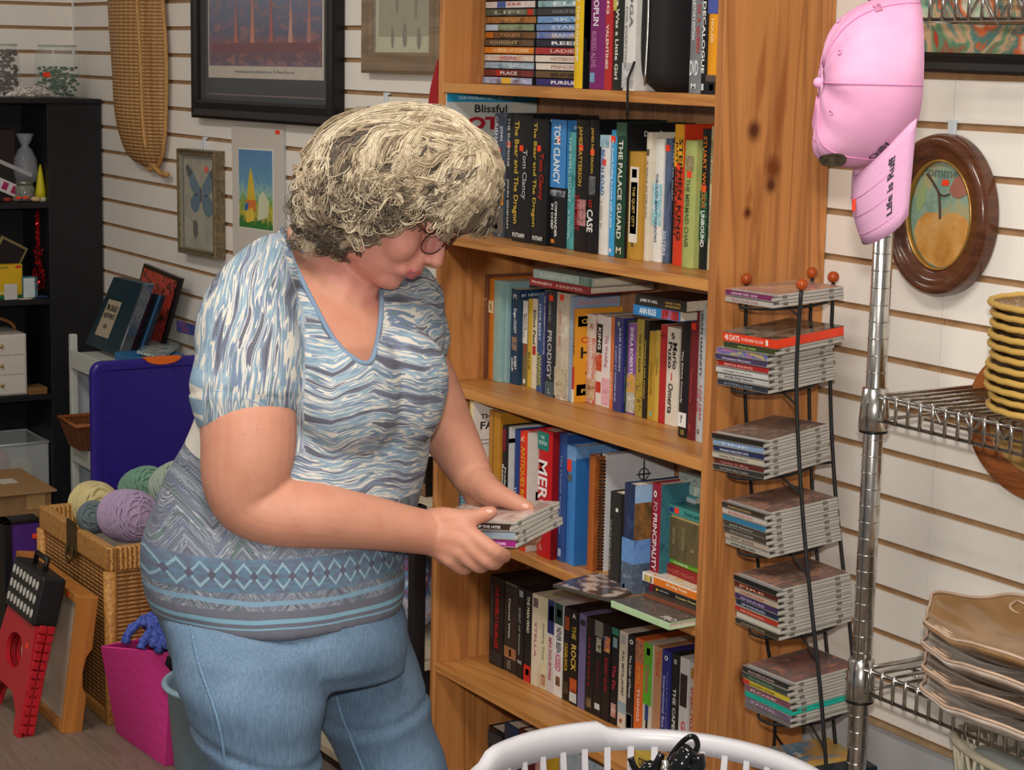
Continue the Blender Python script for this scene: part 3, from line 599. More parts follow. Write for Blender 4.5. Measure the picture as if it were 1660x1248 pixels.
shelf_row(rows, C1, z0, 'books upright on the top shelf', depth=.15, yfix=-.222, hfix=.235)
rows = [
 (1433, 1500, 0, 510, '#7b7d80', 'grey disc case lettered COLLECTORS EDITION with red side title', [('t', "COLLECTOR'S EDITION", '#e8e8e8', .20, .58, .25, .5), ('t', 'DIARY OF A QUEEN', '#c82c2c', .1, .68, .6, .9), ('h', 'DVD', '#e8e8e8', .74, .86, .15, .85), ('h', 'M', '#eeeeee', .92, .96, .3, .7)], {'h': .208, **D}),
 (1501, 1530, 0, 512, '#141418', 'narrow black disc case lettered THE DECALOGUE', [('t', 'THE DECALOGUE', '#f2f0ea', .08, .84, .2, .8), ('b', '#d8d8d8', .92, .97, .3, .7)], {'h': .208, **D}),
 (1532, 1588, 0, 512, '#e89a18', 'orange disc case with blue top panel, lettered HOUSE', [('b', '#4c5aa8', .25, .38), ('t', 'HOUSE', '#f4dca8', .42, .60, .4, .7), ('b', '#5a4a44', .85, .9), ('b', '#17171c', .9, 1.0), ('b', '#e0e0e0', .92, .97, .4, .8)], {'h': .208, **D}),
]
shelf_row(rows, C1, z0, 'disc cases upright at the right of the top shelf', depth=.135, yfix=-.224, hfix=.208)
# black zip pouch standing on the top shelf
a = solve_x(1026, -.222, z0); b = solve_x(1072, -.222, z0)
t = thing('zip_pouch', 'black padded zip pouch standing between books on the top shelf, zip cord hanging', 'pouch', ((a+b)/2, -.15, z0))
w = (b-a)/2; FB = mat('#1d1c1d', .75, bump=.4, scale=300)
rings = []
for i in range(15):
    u = i/14; z = z0+.001+.235*u; q = (1-abs(2*u-1)**5)**.5*.35+.65 if 0 < u < 1 else .62
    ring = []
    for k in range(28):
        an = 2*math.pi*k/28; cx, sx = math.cos(an), math.sin(an)
        ex = math.copysign(abs(cx)**.5, cx); ey = math.copysign(abs(sx)**.6, sx)
        ring.append(Vector(((a+b)/2+w*q*ex*(.98+.02*math.sin(9*u+an)), -.147+.076*q*ey, z)))
    rings.append(ring)
MB().loft(rings).build('body', FB, t, smooth=True)
MB().tube([((a+b)/2-.002+.004*math.sin(u*3), -.2255, z0+.012+u*.21) for u in [i/12 for i in range(13)]], .0022).build('zip', mat('#c9c6c0', .3, 1), t)
MB().box((b-.003, -.13, z0+.012), (b+.0012, -.09, z0+.085)).build('patch', mat('#33476a', .6), t, bevel=.001)
MB().tube([(a+.006, -.2245, z0+.05), (a+.004, -.236, z0+.02), (a+.005, -.2365, z0-.01), (a+.008, -.237, z0-.03), (a+.005, -.237, z0-.042)], .0022).build('zip_cord', FB, t)

# ---------------------------------------------------------------- fourth shelf (full-frame pixels)
C0 = (0, 0, 1)
G4 = 'books upright on the fourth shelf'
z4 = SH[4]+.0003
rows = [
 (757, 764, 672, 858, '#e0cd94', 'pale yellow spined almanac with broad white side behind the forearm', [('t', 'ALMANAC', '#6a5a30', .2, .5, .3, .7)], {'d': .17, 'h': .262, 'side': [('b', ['#dcd0c8', '#e6dcd4', '#d4c8c0'], 0, 1, 0, 1), ('h', 'THE', '#2c2622', .10, .14, .1, .3), ('h', 'FARM', '#1c1816', .16, .22, .1, .5), ('b', '#b8968c', .30, .305, .02, 1), ('b', '#b8968c', .33, .335, .02, 1)]}),
 (788, 806, 667, 868, '#b57c28', 'tall mustard brown hardcover left of the black one on the fourth shelf', [('b', '#8a5a18', .0, 1, .46, .52)], {'d': .19}),
 (806, 822, 690, 873, '#201e20', 'black hardcover with crimson emblem and white lettering, white side', [('b', '#7a1c2c', .03, .22, .15, .6), ('t', 'Professional', '#e0dcd8', .36, .72, .5, .72), ('t', 'Resources', '#e0dcd8', .34, .66, .18, .42)], {'side': [('b', '#d8d4d0', 0, 1, .0, 1), ('b', '#a03040', .1, .14, 0, .4)], 'd': .19}),
 (830, 838, 696, 880, '#27407c', 'narrow navy book pressed against the red roadshow guide', [('t', 'THE LIGHT', '#c8d0e0', .5, .8, .3, .7)]),
 (838, 852, 700, 892, '#d8361c', 'red hardcover with yellow lettering ANTIQUES ROADSHOW, white side', [('h', '£', '#e8b8a0', .04, .08, .2, .7), ('t', 'ANTIQUES ROADSHOW', '#e8a828', .12, .9, .2, .75), ('s', .02)], {'side': [('b', '#dcd6ce', 0, 1, .0, 1), ('b', ['#6a4a38', '#3a2c28', '#a8845c'], .5, .72, .1, .6), ('b', ['#4a6a3c', '#b87c4a', '#8a5a3c'], .14, .26, .2, .6)], 'd': .2}),
 (868, 892, 697, 903, '#c4161c', 'thick red hardcover with huge white capitals and a teal top label', [('b', '#1f7a6c', .02, .16, .0, .72), ('h', 'THE', '#c8e0dc', .05, .075, .2, .45), ('h', 'EDITION', '#c8e0dc', .09, .12, .1, .62), ('t', 'MERCK', '#f4e8e6', .24, .78, .08, .7), ('h', '&', '#e07a70', .90, .95, .2, .5)], {'side': [('b', '#8a0f14', 0, 1, .0, 1)], 'd': .2}),
 (893, 913, 702, 908, '#2b4a86', 'deep blue hardcover with fine grey title, between the red and bright blue ones', [('t', 'The Musical Companion', '#8ca0c8', .16, .78, .35, .6), ('b', '#a8b4cc', .9, .96, .3, .65)], {'d': .2}),
 (915, 930, 722, 915, '#3a7cc0', 'bright blue hardcover with a speckled pale blue upper band', [('b', ['#7ca4d0', '#6490c4', '#8ab0d8'], .0, .12), ('b', '#f2401c', .12, .22, .05, .5), ('b', '#585c60', .24, .30, .1, .6)], {'side': [('b', ['#7ca4d0', '#6490c4', '#8ab0d8'], 0, .1, 0, 1), ('b', '#2c68ac', .1, 1, .0, 1), ('h', 'CC', '#1c3c7c', .45, .52, .3, .5)], 'd': .17}),
 (949, 961, 738, 924, '#a65a24', 'orange-brown wooden looking hardcover beside the spiral notebook', [], {'side': [('b', ['#a8602c', '#8c4a20', '#b86c34'], 0, 1, .0, 1)], 'd': .12}),
 (984, 1003, 798, 932, '#2c2b28', 'short charcoal hardcover in front of the white spiral notebook', [('h', 'I', '#e8e8e4', .16, .2, .6, .8), ('t', 'SOURCE BOOK OF SAGES', '#8c8c80', .3, .85, .1, .3)], {'y': -.205, 'side': [('b', '#2e2d29', 0, 1, 0, 1)], 'd': .06}),
 (1006, 1025, 784, 938, ['#2c3c62', '#24304e', '#3a4c78'], 'thick hardcover with desert dunes above and blue rippled water below', [('b', ['#5a84c4', '#6c98d0', '#4a70b0'], .5, .72, .0, 1), ('b', ['#6c7c90', '#48586c', '#8a98a8'], .72, 1, 0, 1), ('b', '#c83c24', .93, .96, .15, .35)], {'y': -.215, 'side': [('b', ['#8ab0d8', '#a8c8e4'], .0, .16, 0, 1), ('b', ['#b8793c', '#7a5a34', '#3c3428'], .16, .5, 0, 1), ('b', ['#5a84c4', '#6c98d0', '#4a70b0'], .5, .72, 0, 1), ('b', ['#6c7c90', '#48586c', '#8a98a8'], .72, 1, 0, 1)], 'd': .13}),
 (1050, 1067, 783, 925, '#8c1c30', 'crimson hardcover with white vertical title and round emblem', [('h', 'o', '#e8e4e0', .06, .12, .3, .6), ('t', 'PRINCIPALITY', '#e8dcdc', .26, .76, .3, .7), ('t', 'FO', '#c8a0a8', .16, .24, .3, .7)], {'y': -.19, 'side': [('b', ['#2c5c68', '#3c7480', '#244c58'], 0, 1, 0, 1), ('b', '#c02c34', .02, .14, .75, .98)], 'd': .14}),
]
shelf_row(rows, C0, z4, G4, depth=.15)
# spiral notebook with a cross on its cover
yN = onZ(975, 926, z4).y; a = solve_x(967, yN, z4); b = solve_x(976, yN, z4); hN = onY(975, 736, yN).z-z4
t = thing('spiral_notebook', 'tall white spiral bound notebook with a black cross on its cover', 'notebook', (a, yN, z4))
ND = min(.2, -.0135-yN)
MB().box((0, .006, 0), (b-a, ND, hN)).build('pages', PAGEW, t, local=True)
MB().box((b-a, .002, 0), (b-a+.0014, ND, hN)).build('cover', mat('#cfcfd2', .3), t, local=True)
MB().box((-.0014, .002, 0), (0, ND, hN)).build('cover', mat('#30302e', .3), t, local=True)
xs = b-a+.0022
MB().box((xs, .085, hN*.62), (xs+.0005, .088, hN*.93)).box((xs, .070, hN*.80), (xs+.0005, .103, hN*.812)).tube([(xs, .0865+.011*math.cos(q*math.pi/10), hN*.806+.011*math.sin(q*math.pi/10)) for q in range(20)], .0011, 5, closed=True).build('cross_print', mat('#232326', .6), t, local=True)
for i in range(34):
    zz = hN*(.02+.93*i/33)
    MB().tube([((b-a)/2+.0085*math.cos(q*math.pi/6), .002+.0085*math.sin(q*math.pi/6), zz+.0006*q/12) for q in range(12)], .0016, 6, closed=True).build('coil', mat('#16161a', .35), t, local=True)
# lying stack at the right of the fourth shelf
GS = 'books lying stacked at the right end of the fourth shelf'
zz = z4
t = lying('hardcover_book', 'book', 'pale green hardcover with dark photo cover, overhanging the fourth shelf edge', (990, 984), (1085, 1022), None, zz, .0125, .135, '#b4d0a4', [('top', ['#3c3834', '#6a625a', '#4a443e', '#8a8078']), ('toptext', 'FBO', '#e0dcd4', .78, .05, .2, .12)], GS)
z2 = zz+.0132
A = onZ(1043, 964, z2)
lying('hardcover_book', 'book', 'reddish brown thin hardcover lying between the pale green and black ones', (1043, 968), (1133, 1000), None, z2, .008, .13, '#7c4630', [('top', '#3a3432')], GS)
z3 = z2+.0085
lying('paperback_book', 'book', 'black paperback lying under the orange dog tricks book, small yellow square', (1059, 957), (1133, 984), None, z3, .0078, .12, '#1c1c20', [('b', '#d8b82c', .3, .75, .06, .10), ('h', 'NATIONAL', '#b8b8b4', .3, .6, .13, .35), ('h', 'Fountain Dream', '#c8c070', .3, .8, .5, .95)], GS, paper=True)
z5 = z3+.0083
lying('paperback_book', 'book', 'white and orange paperback lying in the stack, lettered 101 Dog Tricks', (1041, 940), (1135, 976), None, z5, .0155, .135, '#e4ddd4', [('b', '#e07a20', .12, .96, .2, 1), ('h', '101 Dog Tricks', '#f8ecd8', .3, .7, .42, .78), ('b', ['#6a5a4c', '#d8c060', '#3c3430'], .2, .9, .04, .17), ('top', ['#e0b04c', '#dcdcd0', '#d87c2c'])], GS, paper=True)
z6 = z5+.016
lying('hardcover_book', 'book', 'dark red hardcover lying in the stack with faded gold script', (1053, 917), (1135, 951), None, z6, .0178, .13, '#8f1d24', [('h', 'MOONLIGHT NIGHTS', '#b85c48', .3, .7, .15, .9)], GS)
z7 = z6+.0183
lying('hardcover_book', 'book', 'grass green thin hardcover lying on the dark red one', (1064, 903), (1136, 931), None, z7, .0098, .12, '#6cae34', [('h', 'CUISINE', '#d8ecb8', .3, .8, .4, .72), ('h', 'oo', '#d8ecb8', .35, .7, .1, .2)], GS)
z8 = z7+.0104; y8 = -.165
def standing(label, x0, x1, ytop, y, cols, els, dep, sidecol=None, zb=z8, nm='hardcover_book'):
    a = solve_x(x0, y, zb); b = solve_x(x1, y, zb); h = onY((x0+x1)/2, ytop, y).z-zb
    o = thing(nm, label, 'book', (a, y, zb), 'small books standing on the lying stack'); book_mesh(o, b-a, h, dep, cmat(cols)); deco(o, els, b-a, h)
    if sidecol: side_deco(o, [('b', sidecol, 0, 1, 0, 1)], b-a, h, dep)
    return o, h, a
standing('thin yellowed booklet with grey side standing on the green lying book', 1061, 1068, 816, -.165, '#c8b88c', [('t', 'TALES', '#4a4030', .1, .8, .3, .7)], .07, '#3e4650')
o_, h_, a_ = standing('small squat olive brown book standing at the end of the green one', 1081, 1136, 846, -.172, ['#5c5236', '#66593c', '#544a32'], [('t', 'MEDITATIONS', '#948860', .2, .62, .15, .24), ('t', 'DAILY READINGS', '#948860', .15, .7, .42, .52), ('h', 'o', '#a8986c', .6, .68, .7, .8)], .08)
z9 = z8+h_+.0005
GT = 'books lying on the squat olive brown book'
lying('paperback_book', 'book', 'thin cream paperback lying directly on the squat olive book', (1088, 840), (1136, 853), -.168, z9, .006, .1, '#c8b078', [], GT, paper=True)
lying('hardcover_book', 'book', 'teal hardcover lying near the top of the stack with orange sticker', (1083, 833), (1137, 848), -.172, z9+.0063, .0165, .105, '#3f8c88', [('h', 'Bonnie Lamb', '#1c5450', .2, .7, .5, .95), ('s', .2), ('b', '#2c3c7c', .25, .75, .05, .18), ('top', '#2c6a66')], GT)
lying('paperback_book', 'book', 'turquoise paperback with thick white pages lying above the teal one', (1068, 812), (1128, 826), -.135, z9+.0232, .012, .09, '#4a9ca4', [('b', '#c8ccd0', .3, .95, .2, 1)], GT, paper=True)
lying('paperback_book', 'book', 'patterned pale paperback lying on the turquoise one under the shelf', (1112, 800), (1140, 806), -.13, z9+.0356, .0175, .085, ['#b8ccc8', '#a0b8b4', '#e0dcc8'], [], GT, paper=True)
lying('paperback_book', 'book', 'faded grey-green paperback topmost of the stack under the third shelf', (1100, 785), (1140, 795), -.128, z9+.0535, .0165, .085, '#a4b0a8', [('h', 'O  A', '#7c8c84', .3, .7, .1, .8)], GT, paper=True)
# flat movie case hanging over the shelf edge
zc = z4
c4 = [onZ(x, y, zc+.007) for x, y in ((896, 946), (990, 971), (1057, 946), (966, 927))]
t = thing('dvd_case', 'clear disc case lying flat over the fourth shelf edge, pale photo cover', 'DVD', (c4[0].x, c4[0].y, zc))
MB().prism([Vector((p.x, p.y, zc)) for p in c4], (0, 0, .0066)).build('case', mat('#4a463e', .2), t, bevel=.0008, seg=1)
cc = sum(c4, Vector())/4
MB().prism([Vector((p.x+(cc.x-p.x)*.06, p.y+(cc.y-p.y)*.06, zc+.0066)) for p in c4], (0, 0, .0006)).build('cover_art', streak(['#b8a898', '#d0c0b4', '#6a4a3c', '#3c4a5c', '#a8988c'], 'N', 26, .12), t)

# ---------------------------------------------------------------- fifth shelf: video tapes
C5 = (790, 920, .2169)
G5 = 'video tapes upright on the fifth shelf'
B = '#1c1a1b'
rows = [
 (10, 112, 0, 700, '#1b191b', 'black wide video box, red THE BEVERLY HILLBILLIES, leftmost on the fifth shelf', [('t', 'THE BEVERLY HILLBILLIES', '#b81c20', .1, .8, .42, .68), ('b', '#3a3a3c', .1, .7, .1, .25), ('b', '#2a2a2c', .84, .98, .05, .95)]),
 (115, 215, 0, 735, ['#26221f', '#302a26', '#1e1b19'], 'dark video box with grey border and a desert picture near its foot', [('t', 'Dances With', '#c8c4b8', .18, .62, .35, .5), ('b', ['#b8805c', '#8c5c3c', '#c89870'], .72, .84, .05, .95), ('b', '#17150f', .74, .82, .45, .58), ('b', '#7c7868', .01, .02), ('t', 'WIDE', '#8a8678', .86, .96, .3, .6)]),
 (218, 264, 0, 790, B, 'slim black video box reading SCENT OF WOMAN in grey', [('b', '#8c98a0', .03, .1, .2, .8), ('t', 'SCENT OF WOMAN', '#9a9c9c', .22, .74, .2, .5), ('h', 'VHS', '#c8c8c8', .8, .84, .1, .8)]),
 (265, 320, 0, 812, B, 'black video box with white stacked title and bright red foot', [('t', 'THE MAN WHO', '#e4dcc4', .06, .46, .35, .75), ('b', '#c82820', .82, 1.0), ('b', '#f0ece8', .86, .93, .3, .8)]),
 (322, 378, 0, 840, ['#cfc0a8', '#d8ccb4', '#c8b49c'], 'cream video box with pink lettering reading STELLA', [('b', ['#4a3c6c', '#8c6c5c'], .04, .14, .2, .8), ('t', 'STELLA', '#b06c74', .3, .68, .4, .7)]),
 (379, 436, 0, 872, '#cfc6a4', 'cream video box reading Stealing Time with a portrait at its foot', [('t', 'Stealing Time', '#7c7c68', .28, .68, .3, .65), ('b', ['#7a4a34', '#c89878', '#3c2c28'], .84, .96, .2, .9)]),
 (438, 488, 0, 905, '#c8c0bc', 'pale video box with blue top and red face picture', [('b', '#27306c', .0, .36), ('b', ['#6c2c30', '#3c2428', '#a86c60'], .06, .22, .2, .9), ('t', 'MRS DOUBTFIRE', '#b03c44', .4, .86, .3, .7)]),
 (489, 552, 0, 935, '#dbd6d0', 'white video box with green top, reading NEVER BEEN KISSED', [('b', '#20443c', .0, .22), ('b', '#7a6c2c', .06, .14, .3, .8), ('t', 'NEVER BEEN', '#2c3c54', .25, .52, .3, .85), ('t', 'KISSED', '#c04c7c', .54, .72, .2, .85), ('b', ['#8c6048', '#503428'], .78, .88, .3, .8)]),
 (553, 610, 0, 968, '#1b1715', 'black video box with golden CASABLANCA', [('b', '#9c4420', .1, .24, .2, .8), ('t', 'CASABLANCA', '#c8a42c', .38, .68, .25, .7), ('b', ['#5c4a34', '#2c241c'], .8, .92, .2, .8)]),
 (611, 664, 0, 998, '#1a1814', 'black video box with a bold gold THE ROCK and fiery foot', [('h', 'A', '#d8d8d4', .03, .08, .2, .7), ('t', 'THE', '#c8a83c', .16, .30, .2, .75), ('t', 'ROCK', '#d8b850', .36, .64, .15, .85), ('b', ['#8c2c1c', '#c85c2c', '#3c1814'], .72, .86), ('b', '#c8c8c8', .87, .97)]),
 (665, 722, 0, 1030, '#6f6590', 'plain lavender purple video box', [('b', '#2c2c34', .06, .12, .2, .9), ('t', 'MANHATTAN', '#8478a4', .4, .6, .3, .6)]),
 (723, 786, 0, 1062, B, 'black video box with widely spaced red ANACONDA', [('t', 'A N A C O N D A', '#a82024', .2, .72, .35, .6), ('b', ['#8c7450', '#4c3c28'], .84, .94, .25, .8)]),
 (787, 849, 0, 1092, B, 'black video box with a flat grey panel across its top', [('b', '#787470', .0, .16), ('b', ['#4c4834', '#b8b4a0', '#242420'], .17, .32, .2, .8), ('t', 'SLEEPY HOLLOW', '#8c2428', .42, .68, .45, .6), ('b', '#c8c8c8', .86, .92, .2, .8)]),
 (850, 906, 0, 1120, '#1d1a1b', 'black video box with an orange and blue portrait, red title', [('b', ['#3c7cac', '#c86c34', '#d8a868'], .12, .28, .15, .9), ('t', 'FORREST GLORY', '#a82428', .34, .7, .3, .7)]),
 (907, 965, 0, 1145, '#1c1a1b', 'black video box with a sea green top and red script', [('b', '#2c7c64', .0, .07), ('b', '#7c9ca4', .1, .2, .2, .8), ('t', 'The Fix', '#b83444', .38, .64, .25, .75), ('b', ['#a82c2c', '#c8c0b4'], .78, .92, .15, .85)]),
 (966, 1028, 0, 1180, '#cfc4b0', 'cream video box reading FULL METAL JACKET', [('b', '#a8a8a8', .03, .13, .2, .8), ('t', 'FULL METAL JACKET', '#2c2c28', .2, .66, .35, .7), ('b', ['#7c98a8', '#a8b8bc'], .72, .84), ('b', '#8c4c30', .9, .94, .3, .6)]),
 (1029, 1083, 0, 1200, '#1f1f20', 'black video box reading The Color of Money in white', [('h', 'o', '#e8e8e8', .04, .09, .3, .8), ('t', 'The Color of Money', '#d8d8d4', .2, .64, .25, .65), ('b', '#6c7470', .8, .96, .1, .9), ('b', '#1c1c1c', .81, .95, .16, .84)]),
 (1084, 1150, 0, 1240, '#d4672c', 'orange video box with sepia family photo at the top, lettered TWINS', [('b', ['#8c5c48', '#b87c5c', '#5c3c30'], .02, .24), ('t', 'THINGS', '#f0d8c8', .5, .84, .4, .7), ('t', 'SMALL', '#e8a040', .28, .46, .4, .7)]),
 (1151, 1216, 0, 1262, ['#cfc8b4', '#c4beac'], 'green topped video box with a blue figure standing and pink script', [('b', '#5cac2c', .0, .62), ('b', '#2c3c3c', .05, .12, .3, .7), ('t', 'Clueless', '#b83c6c', .22, .5, .25, .7), ('b', ['#2c4c8c', '#24366c'], .62, .78, .3, .7), ('b', '#1c1c28', .78, .96, .4, .65)]),
 (1217, 1283, 0, 1280, '#b48460', 'tan paper video box with orange handwriting', [('t', 'Titus', '#c85c34', .02, .3, .3, .9)]),
 (1284, 1350, 0, 1290, '#272c7c', 'royal blue video box with small pale lettering', [('h', 'o', '#e0e0e8', .05, .1, .3, .7), ('t', 'International Box', '#a8b0d8', .26, .78, .2, .5), ('t', 'COLLECTION', '#8c94c8', .2, .84, .65, .75)]),
 (1352, 1414, 0, 1300, '#1c2020', 'dark green-black video box reading THE CAPER in white', [('h', 'o', '#c8d0cc', .05, .1, .3, .7), ('t', 'THE CAPER', '#d8dcd8', .34, .8, .3, .7)]),
 (1416, 1485, 0, 1310, '#c9c6c6', 'white video box with three dark suited figures and red lettering', [('b', ['#1c1c20', '#3c2c2c'], .16, .48, .1, .85), ('t', 'Gang', '#c83034', .62, .88, .2, .8)]),
 (1486, 1553, 0, 1320, '#b9b6b0', 'pale grey video box with a golden disc and red SPEECHLESS', [('b', '#a8742c', .06, .16, .2, .75), ('t', 'SPEECHLESS', '#b83c40', .24, .76, .25, .65)]),
 (1554, 1574, 0, 1322, '#2a2224', 'thin dark video box squeezed against the right side of the shelf', []),
]
C5rows = []
for r in rows: C5rows.append(r)
z5 = SH[5]+.0003
# base line of the tapes, as the place where they meet the shelf
yb0, yb1 = -.131, -.100
for i, r in enumerate(rows):
    xm = 790+(r[0]+r[1])/2*.2169; u = (xm-803)/(1126-803); yy = yb0+.010*u
    rows[i] = r+({'y': yy+random.uniform(-.002, .002), 'd': .103},)
shelf_row(rows, C5, z5, G5, kind='vhs', hfix=.190)
# ================================================================== disc rack beside the bookcase
CDS = {  # front corner, angle, slopes
 1: ((-2.3844, -.24, 1.2411), -1.3, -.024, .066), 2: ((-2.3867, -.24, 1.1055), 3.0, -.022, .09), 3: ((-2.386, -.24, .9675), 3.4, -.043, .116),
 4: ((-2.3693, -.24, .8435), -4.2, -.037, .111), 5: ((-2.3327, -.24, .7176), -4.8, -.027, .112), 6: ((-2.2968, -.24, .5838), -3.0, -.03, .09)}
CASE = mat('#b3aea6', .16, var=.05); CASEd = mat('#6d6862', .2, var=.1); LID = mat('#9a948b', .1)
def cd_frame(k, dx=0, dy=0, da=0, dz=0):
    F, ang, ta, tb = CDS[k]; t = math.radians(ang+da)
    a = Vector((math.cos(t), math.sin(t), -ta)).normalized(); b = Vector((-math.sin(t), math.cos(t), tb)); b = (b-a*b.dot(a)).normalized(); n = a.cross(b)
    M = Matrix((a, b, n)).transposed().to_4x4(); M.translation = Vector(F)+a*dx+b*dy+n*dz; return M
def cd(M, label, spine, title='', tcol='#e8e8e8', group=None, th=.0100, case=None, top=None, tw=(.15, .7), edge=None, extra=()):
    o = thing('cd_case', label, 'CD', (0, 0, 0), group, M=M)
    cs = case or CASE
    mb = MB().box((-.125, 0, 0), (0, .142, th*.50)).box((-.1245, .0005, th*.50), (-.0005, .1415, th*.58), 1).box((-.125, .013, th*.58), (0, .142, th*.96))
    mb.box((-.003, .02, th*.2), (.0003, .030, th*.8), 1).box((-.003, .112, th*.2), (.0003, .122, th*.8), 1)
    mb.build('case', [cs, CASEd], o, local=True, bevel=.0004, seg=1)
    MB().box((-.1235, -.0004, th*.12), (-.0015, .003, th*.86)).build('spine_insert', cmat(spine) if isinstance(spine, str) else streak(spine, 'X', 60, .2), o, local=True)
    if title: put_text(o, title, tcol, (-.125+.125*tw[0], -.0010, th*.30), (1, 0, 0), (0, 0, 1), .125*(tw[1]-tw[0]), th*.36)
    for c, u0, u1 in extra: MB().box((-.125+.125*u0, -.0009, th*.14), (-.125+.125*u1, .002, th*.84)).build('printed_panel', cmat(c), o, local=True)
    if top is not None:
        MB().box((-.1245, .013, th*.955), (-.002, .1405, th*.975)).build('booklet', streak(top, 'N', 26, .12) if not isinstance(top, str) else mat(top, .12), o, local=True)
        MB().box((-.125, 0, th*.975), (0, .142, th)).build('lid', glassy('#d8d8d8', .12, .03), o, local=True)
    else: MB().box((-.125, 0, th*.96), (0, .142, th)).build('lid', LID, o, local=True)
    return o
PH = ['#3c2c24', '#8a4a2c', '#5a3c30', '#b87850', '#2a2422']
ST = {
 1: [(['#c0b8b0', '#a8a098'], 'EVANGELINE', '#b07880', 'pale grey with pinkish lettering', None), ('#7a2c5c', 'NORTHWEST VOICES   CAR 250', '#e0c8d8', 'plum purple spined', ['#d8b8a0', '#c89870', '#b080a0'])],
 2: [(['#2c303c', '#3a3e4c'], 'INTERLUDE', '#8a8e98', 'dark slate', None), ('#b8b8b8', 'RACHEL SINGS THE HITS', '#26282c', 'silver with black capitals', None), ('#c8c8c4', 'Unplugged live and alone', '#6a6a68', 'silver white', None), ('#a82424', 'BEETLE BOUNCE', '#e0b0a8', 'bright red spined', None), ('#4a3c5c', 'Greatest Moment', '#c8c0d8', 'dusky violet', None), (['#c83c2c', '#d8b03c', '#3c6cac', '#c86c9c', '#5a9c5c'], '', '', 'rainbow striped', None)],
 3: [('#3a3834', 'THE TRUST FALLS  Fearless', '#a8a49c', 'black-brown', None), (['#5a2422', '#6a302c'], 'Carlos in Blue', '#c88a80', 'maroon', None), ('#c0b8a8', 'SONGS FOR A ROAD', '#6a6458', 'cream', None), ('#27305a', 'FRANKS GREATEST HITS', '#d0d4e0', 'navy blue', None), (['#7c9cc0', '#8ca8c8'], 'TINE', '#c8d8e8', 'light blue', None), ('#26221f', '', '', 'black edged cream and brown', ['#c8b89c', '#8a6044', '#6a4430', '#b08a68'])],
 4: [('#b0aca0', 'NOW AND THEN', '#3a3834', 'silver-grey', None), ('#b8a898', 'SOFT ROCK', '#5a5048', 'beige', None), ('#4a423a', 'WHEN I CALL YOUR NAME AGAIN', '#b8b0a4', 'dark taupe', None), ('#45423a', 'JAZZ MOODS', '#c0bcb0', 'olive black', None), ('#2f7ca4', '', '', 'clear blue spined', None), ('#c8c0b8', 'EVENING', '#c86c5c', 'off-white', None), ('#3c3428', 'AMOROSO', '#c8a870', 'brown-black with gold print,', PH)],
 5: [('#3c3428', 'SOUNDTRACK', '#a89878', 'umber', None), ('#d0cabc', '', '', 'plain ivory', None), ('#b83424', 'JUMP UP AND DANCE', '#f0c0a8', 'vermilion', None), ('#232a44', 'KEEP THE FAITH EVERLASTING', '#c0c8dc', 'midnight blue', None), (['#5c3c74', '#3c2c54', '#6a4a84'], 'SHADES', '#c8b0dc', 'deep violet', None), ('#c0ac98', 'COUNTRY ROADS', '#b84c3c', 'tan with red print', None), (['#8c2c1c', '#3c1c18', '#b84c2c'], 'FIRE', '#e0a080', 'rusty red', None), ('#1e1c1b', '', '', 'glossy black dim brown', PH)],
 6: [(['#6c6668', '#7a7074'], '', '', 'grey with lilac hint', None), (['#5a3c5c', '#8a7a8c'], 'PASTEL', '#c0b0c0', 'mauve', None), ('#1fa694', '', '', 'turquoise coloured', None), (['#6a3c5c', '#8c5c5c'], 'ROSE', '#d8b8b8', 'wine red', None), ('#d0b838', 'GOLDEN OLDIES', '#3a3420', 'yellow with red tip', None), ('#3c4440', 'FIELD RECORDINGS', '#7ca878', 'dark green-grey', None), ('#2c2a2c', 'BROTHERS IN SONG', '#c8a8a0', 'black with white and red print,', ['#2a2624', '#8a3c20', '#4a2c24', '#c86c3c'])]}
PLACE = {1: 'top', 2: 'second', 3: 'third', 4: 'fourth', 5: 'fifth', 6: 'lowest'}
for k, L in ST.items():
    for i, (sp, tt, tc, nm, top) in enumerate(L):
        M = cd_frame(k, random.uniform(-.002, .002), random.uniform(-.001, .002), random.uniform(-.8, .8), i*.0104)
        cs = mat('#23b09c', .2) if (k == 6 and i == 2) else None
        cd(M, f'{nm.rstrip(",")} CD case, {PLACE[k]} stack of the wire rack', sp, tt, tc, f'CD cases in the {PLACE[k]} stack of the wire rack', case=cs, top=top, extra=[('#c03428', 0, .14)] if (k == 6 and i == 4) else ())
# upper part of the second stack: one dark case and a red boxed audiobook, both shifted to the wall
cd(cd_frame(2, .016, .004, 0, 6*.0104), 'green and maroon CD case directly under the red audiobook box', ['#5a2c28', '#3c4a2c', '#2c3028'], 'POLO PARK', '#a8c060', 'CD cases in the second stack of the wire rack', tw=(.3, .65))
M = cd_frame(2, .018, .004, 0, 7*.0104)
t = thing('audiobook_box', 'flat red boxed audiobook with black photo top, on the second disc stack', 'audiobook', (0, 0, 0), M=M)
MB().box((-.128, 0, 0), (0, .145, .0150)).build('box', mat('#e2401f', .3), t, local=True, bevel=.0006, seg=1)
MB().box((-.128, -.0003, .0148), (.0003, .1453, .0158)).build('cover_art', streak(['#1c1a1a', '#2c2826', '#8a8478', '#1c1a1a'], 'N', 18, .12), t, local=True)
put_text(t, '48 DAYS', '#f6e4d8', (-.122, -.0006, .003), (1, 0, 0), (0, 0, 1), .036, .009); put_text(t, 'TO THE WORK YOU LOVE', '#f6d8c8', (-.082, -.0006, .0045), (1, 0, 0), (0, 0, 1), .052, .005)
MB().box((-.024, -.0005, .003), (-.019, 0, .012)).build('printed_panel', mat('#f0e0d0'), t, local=True)
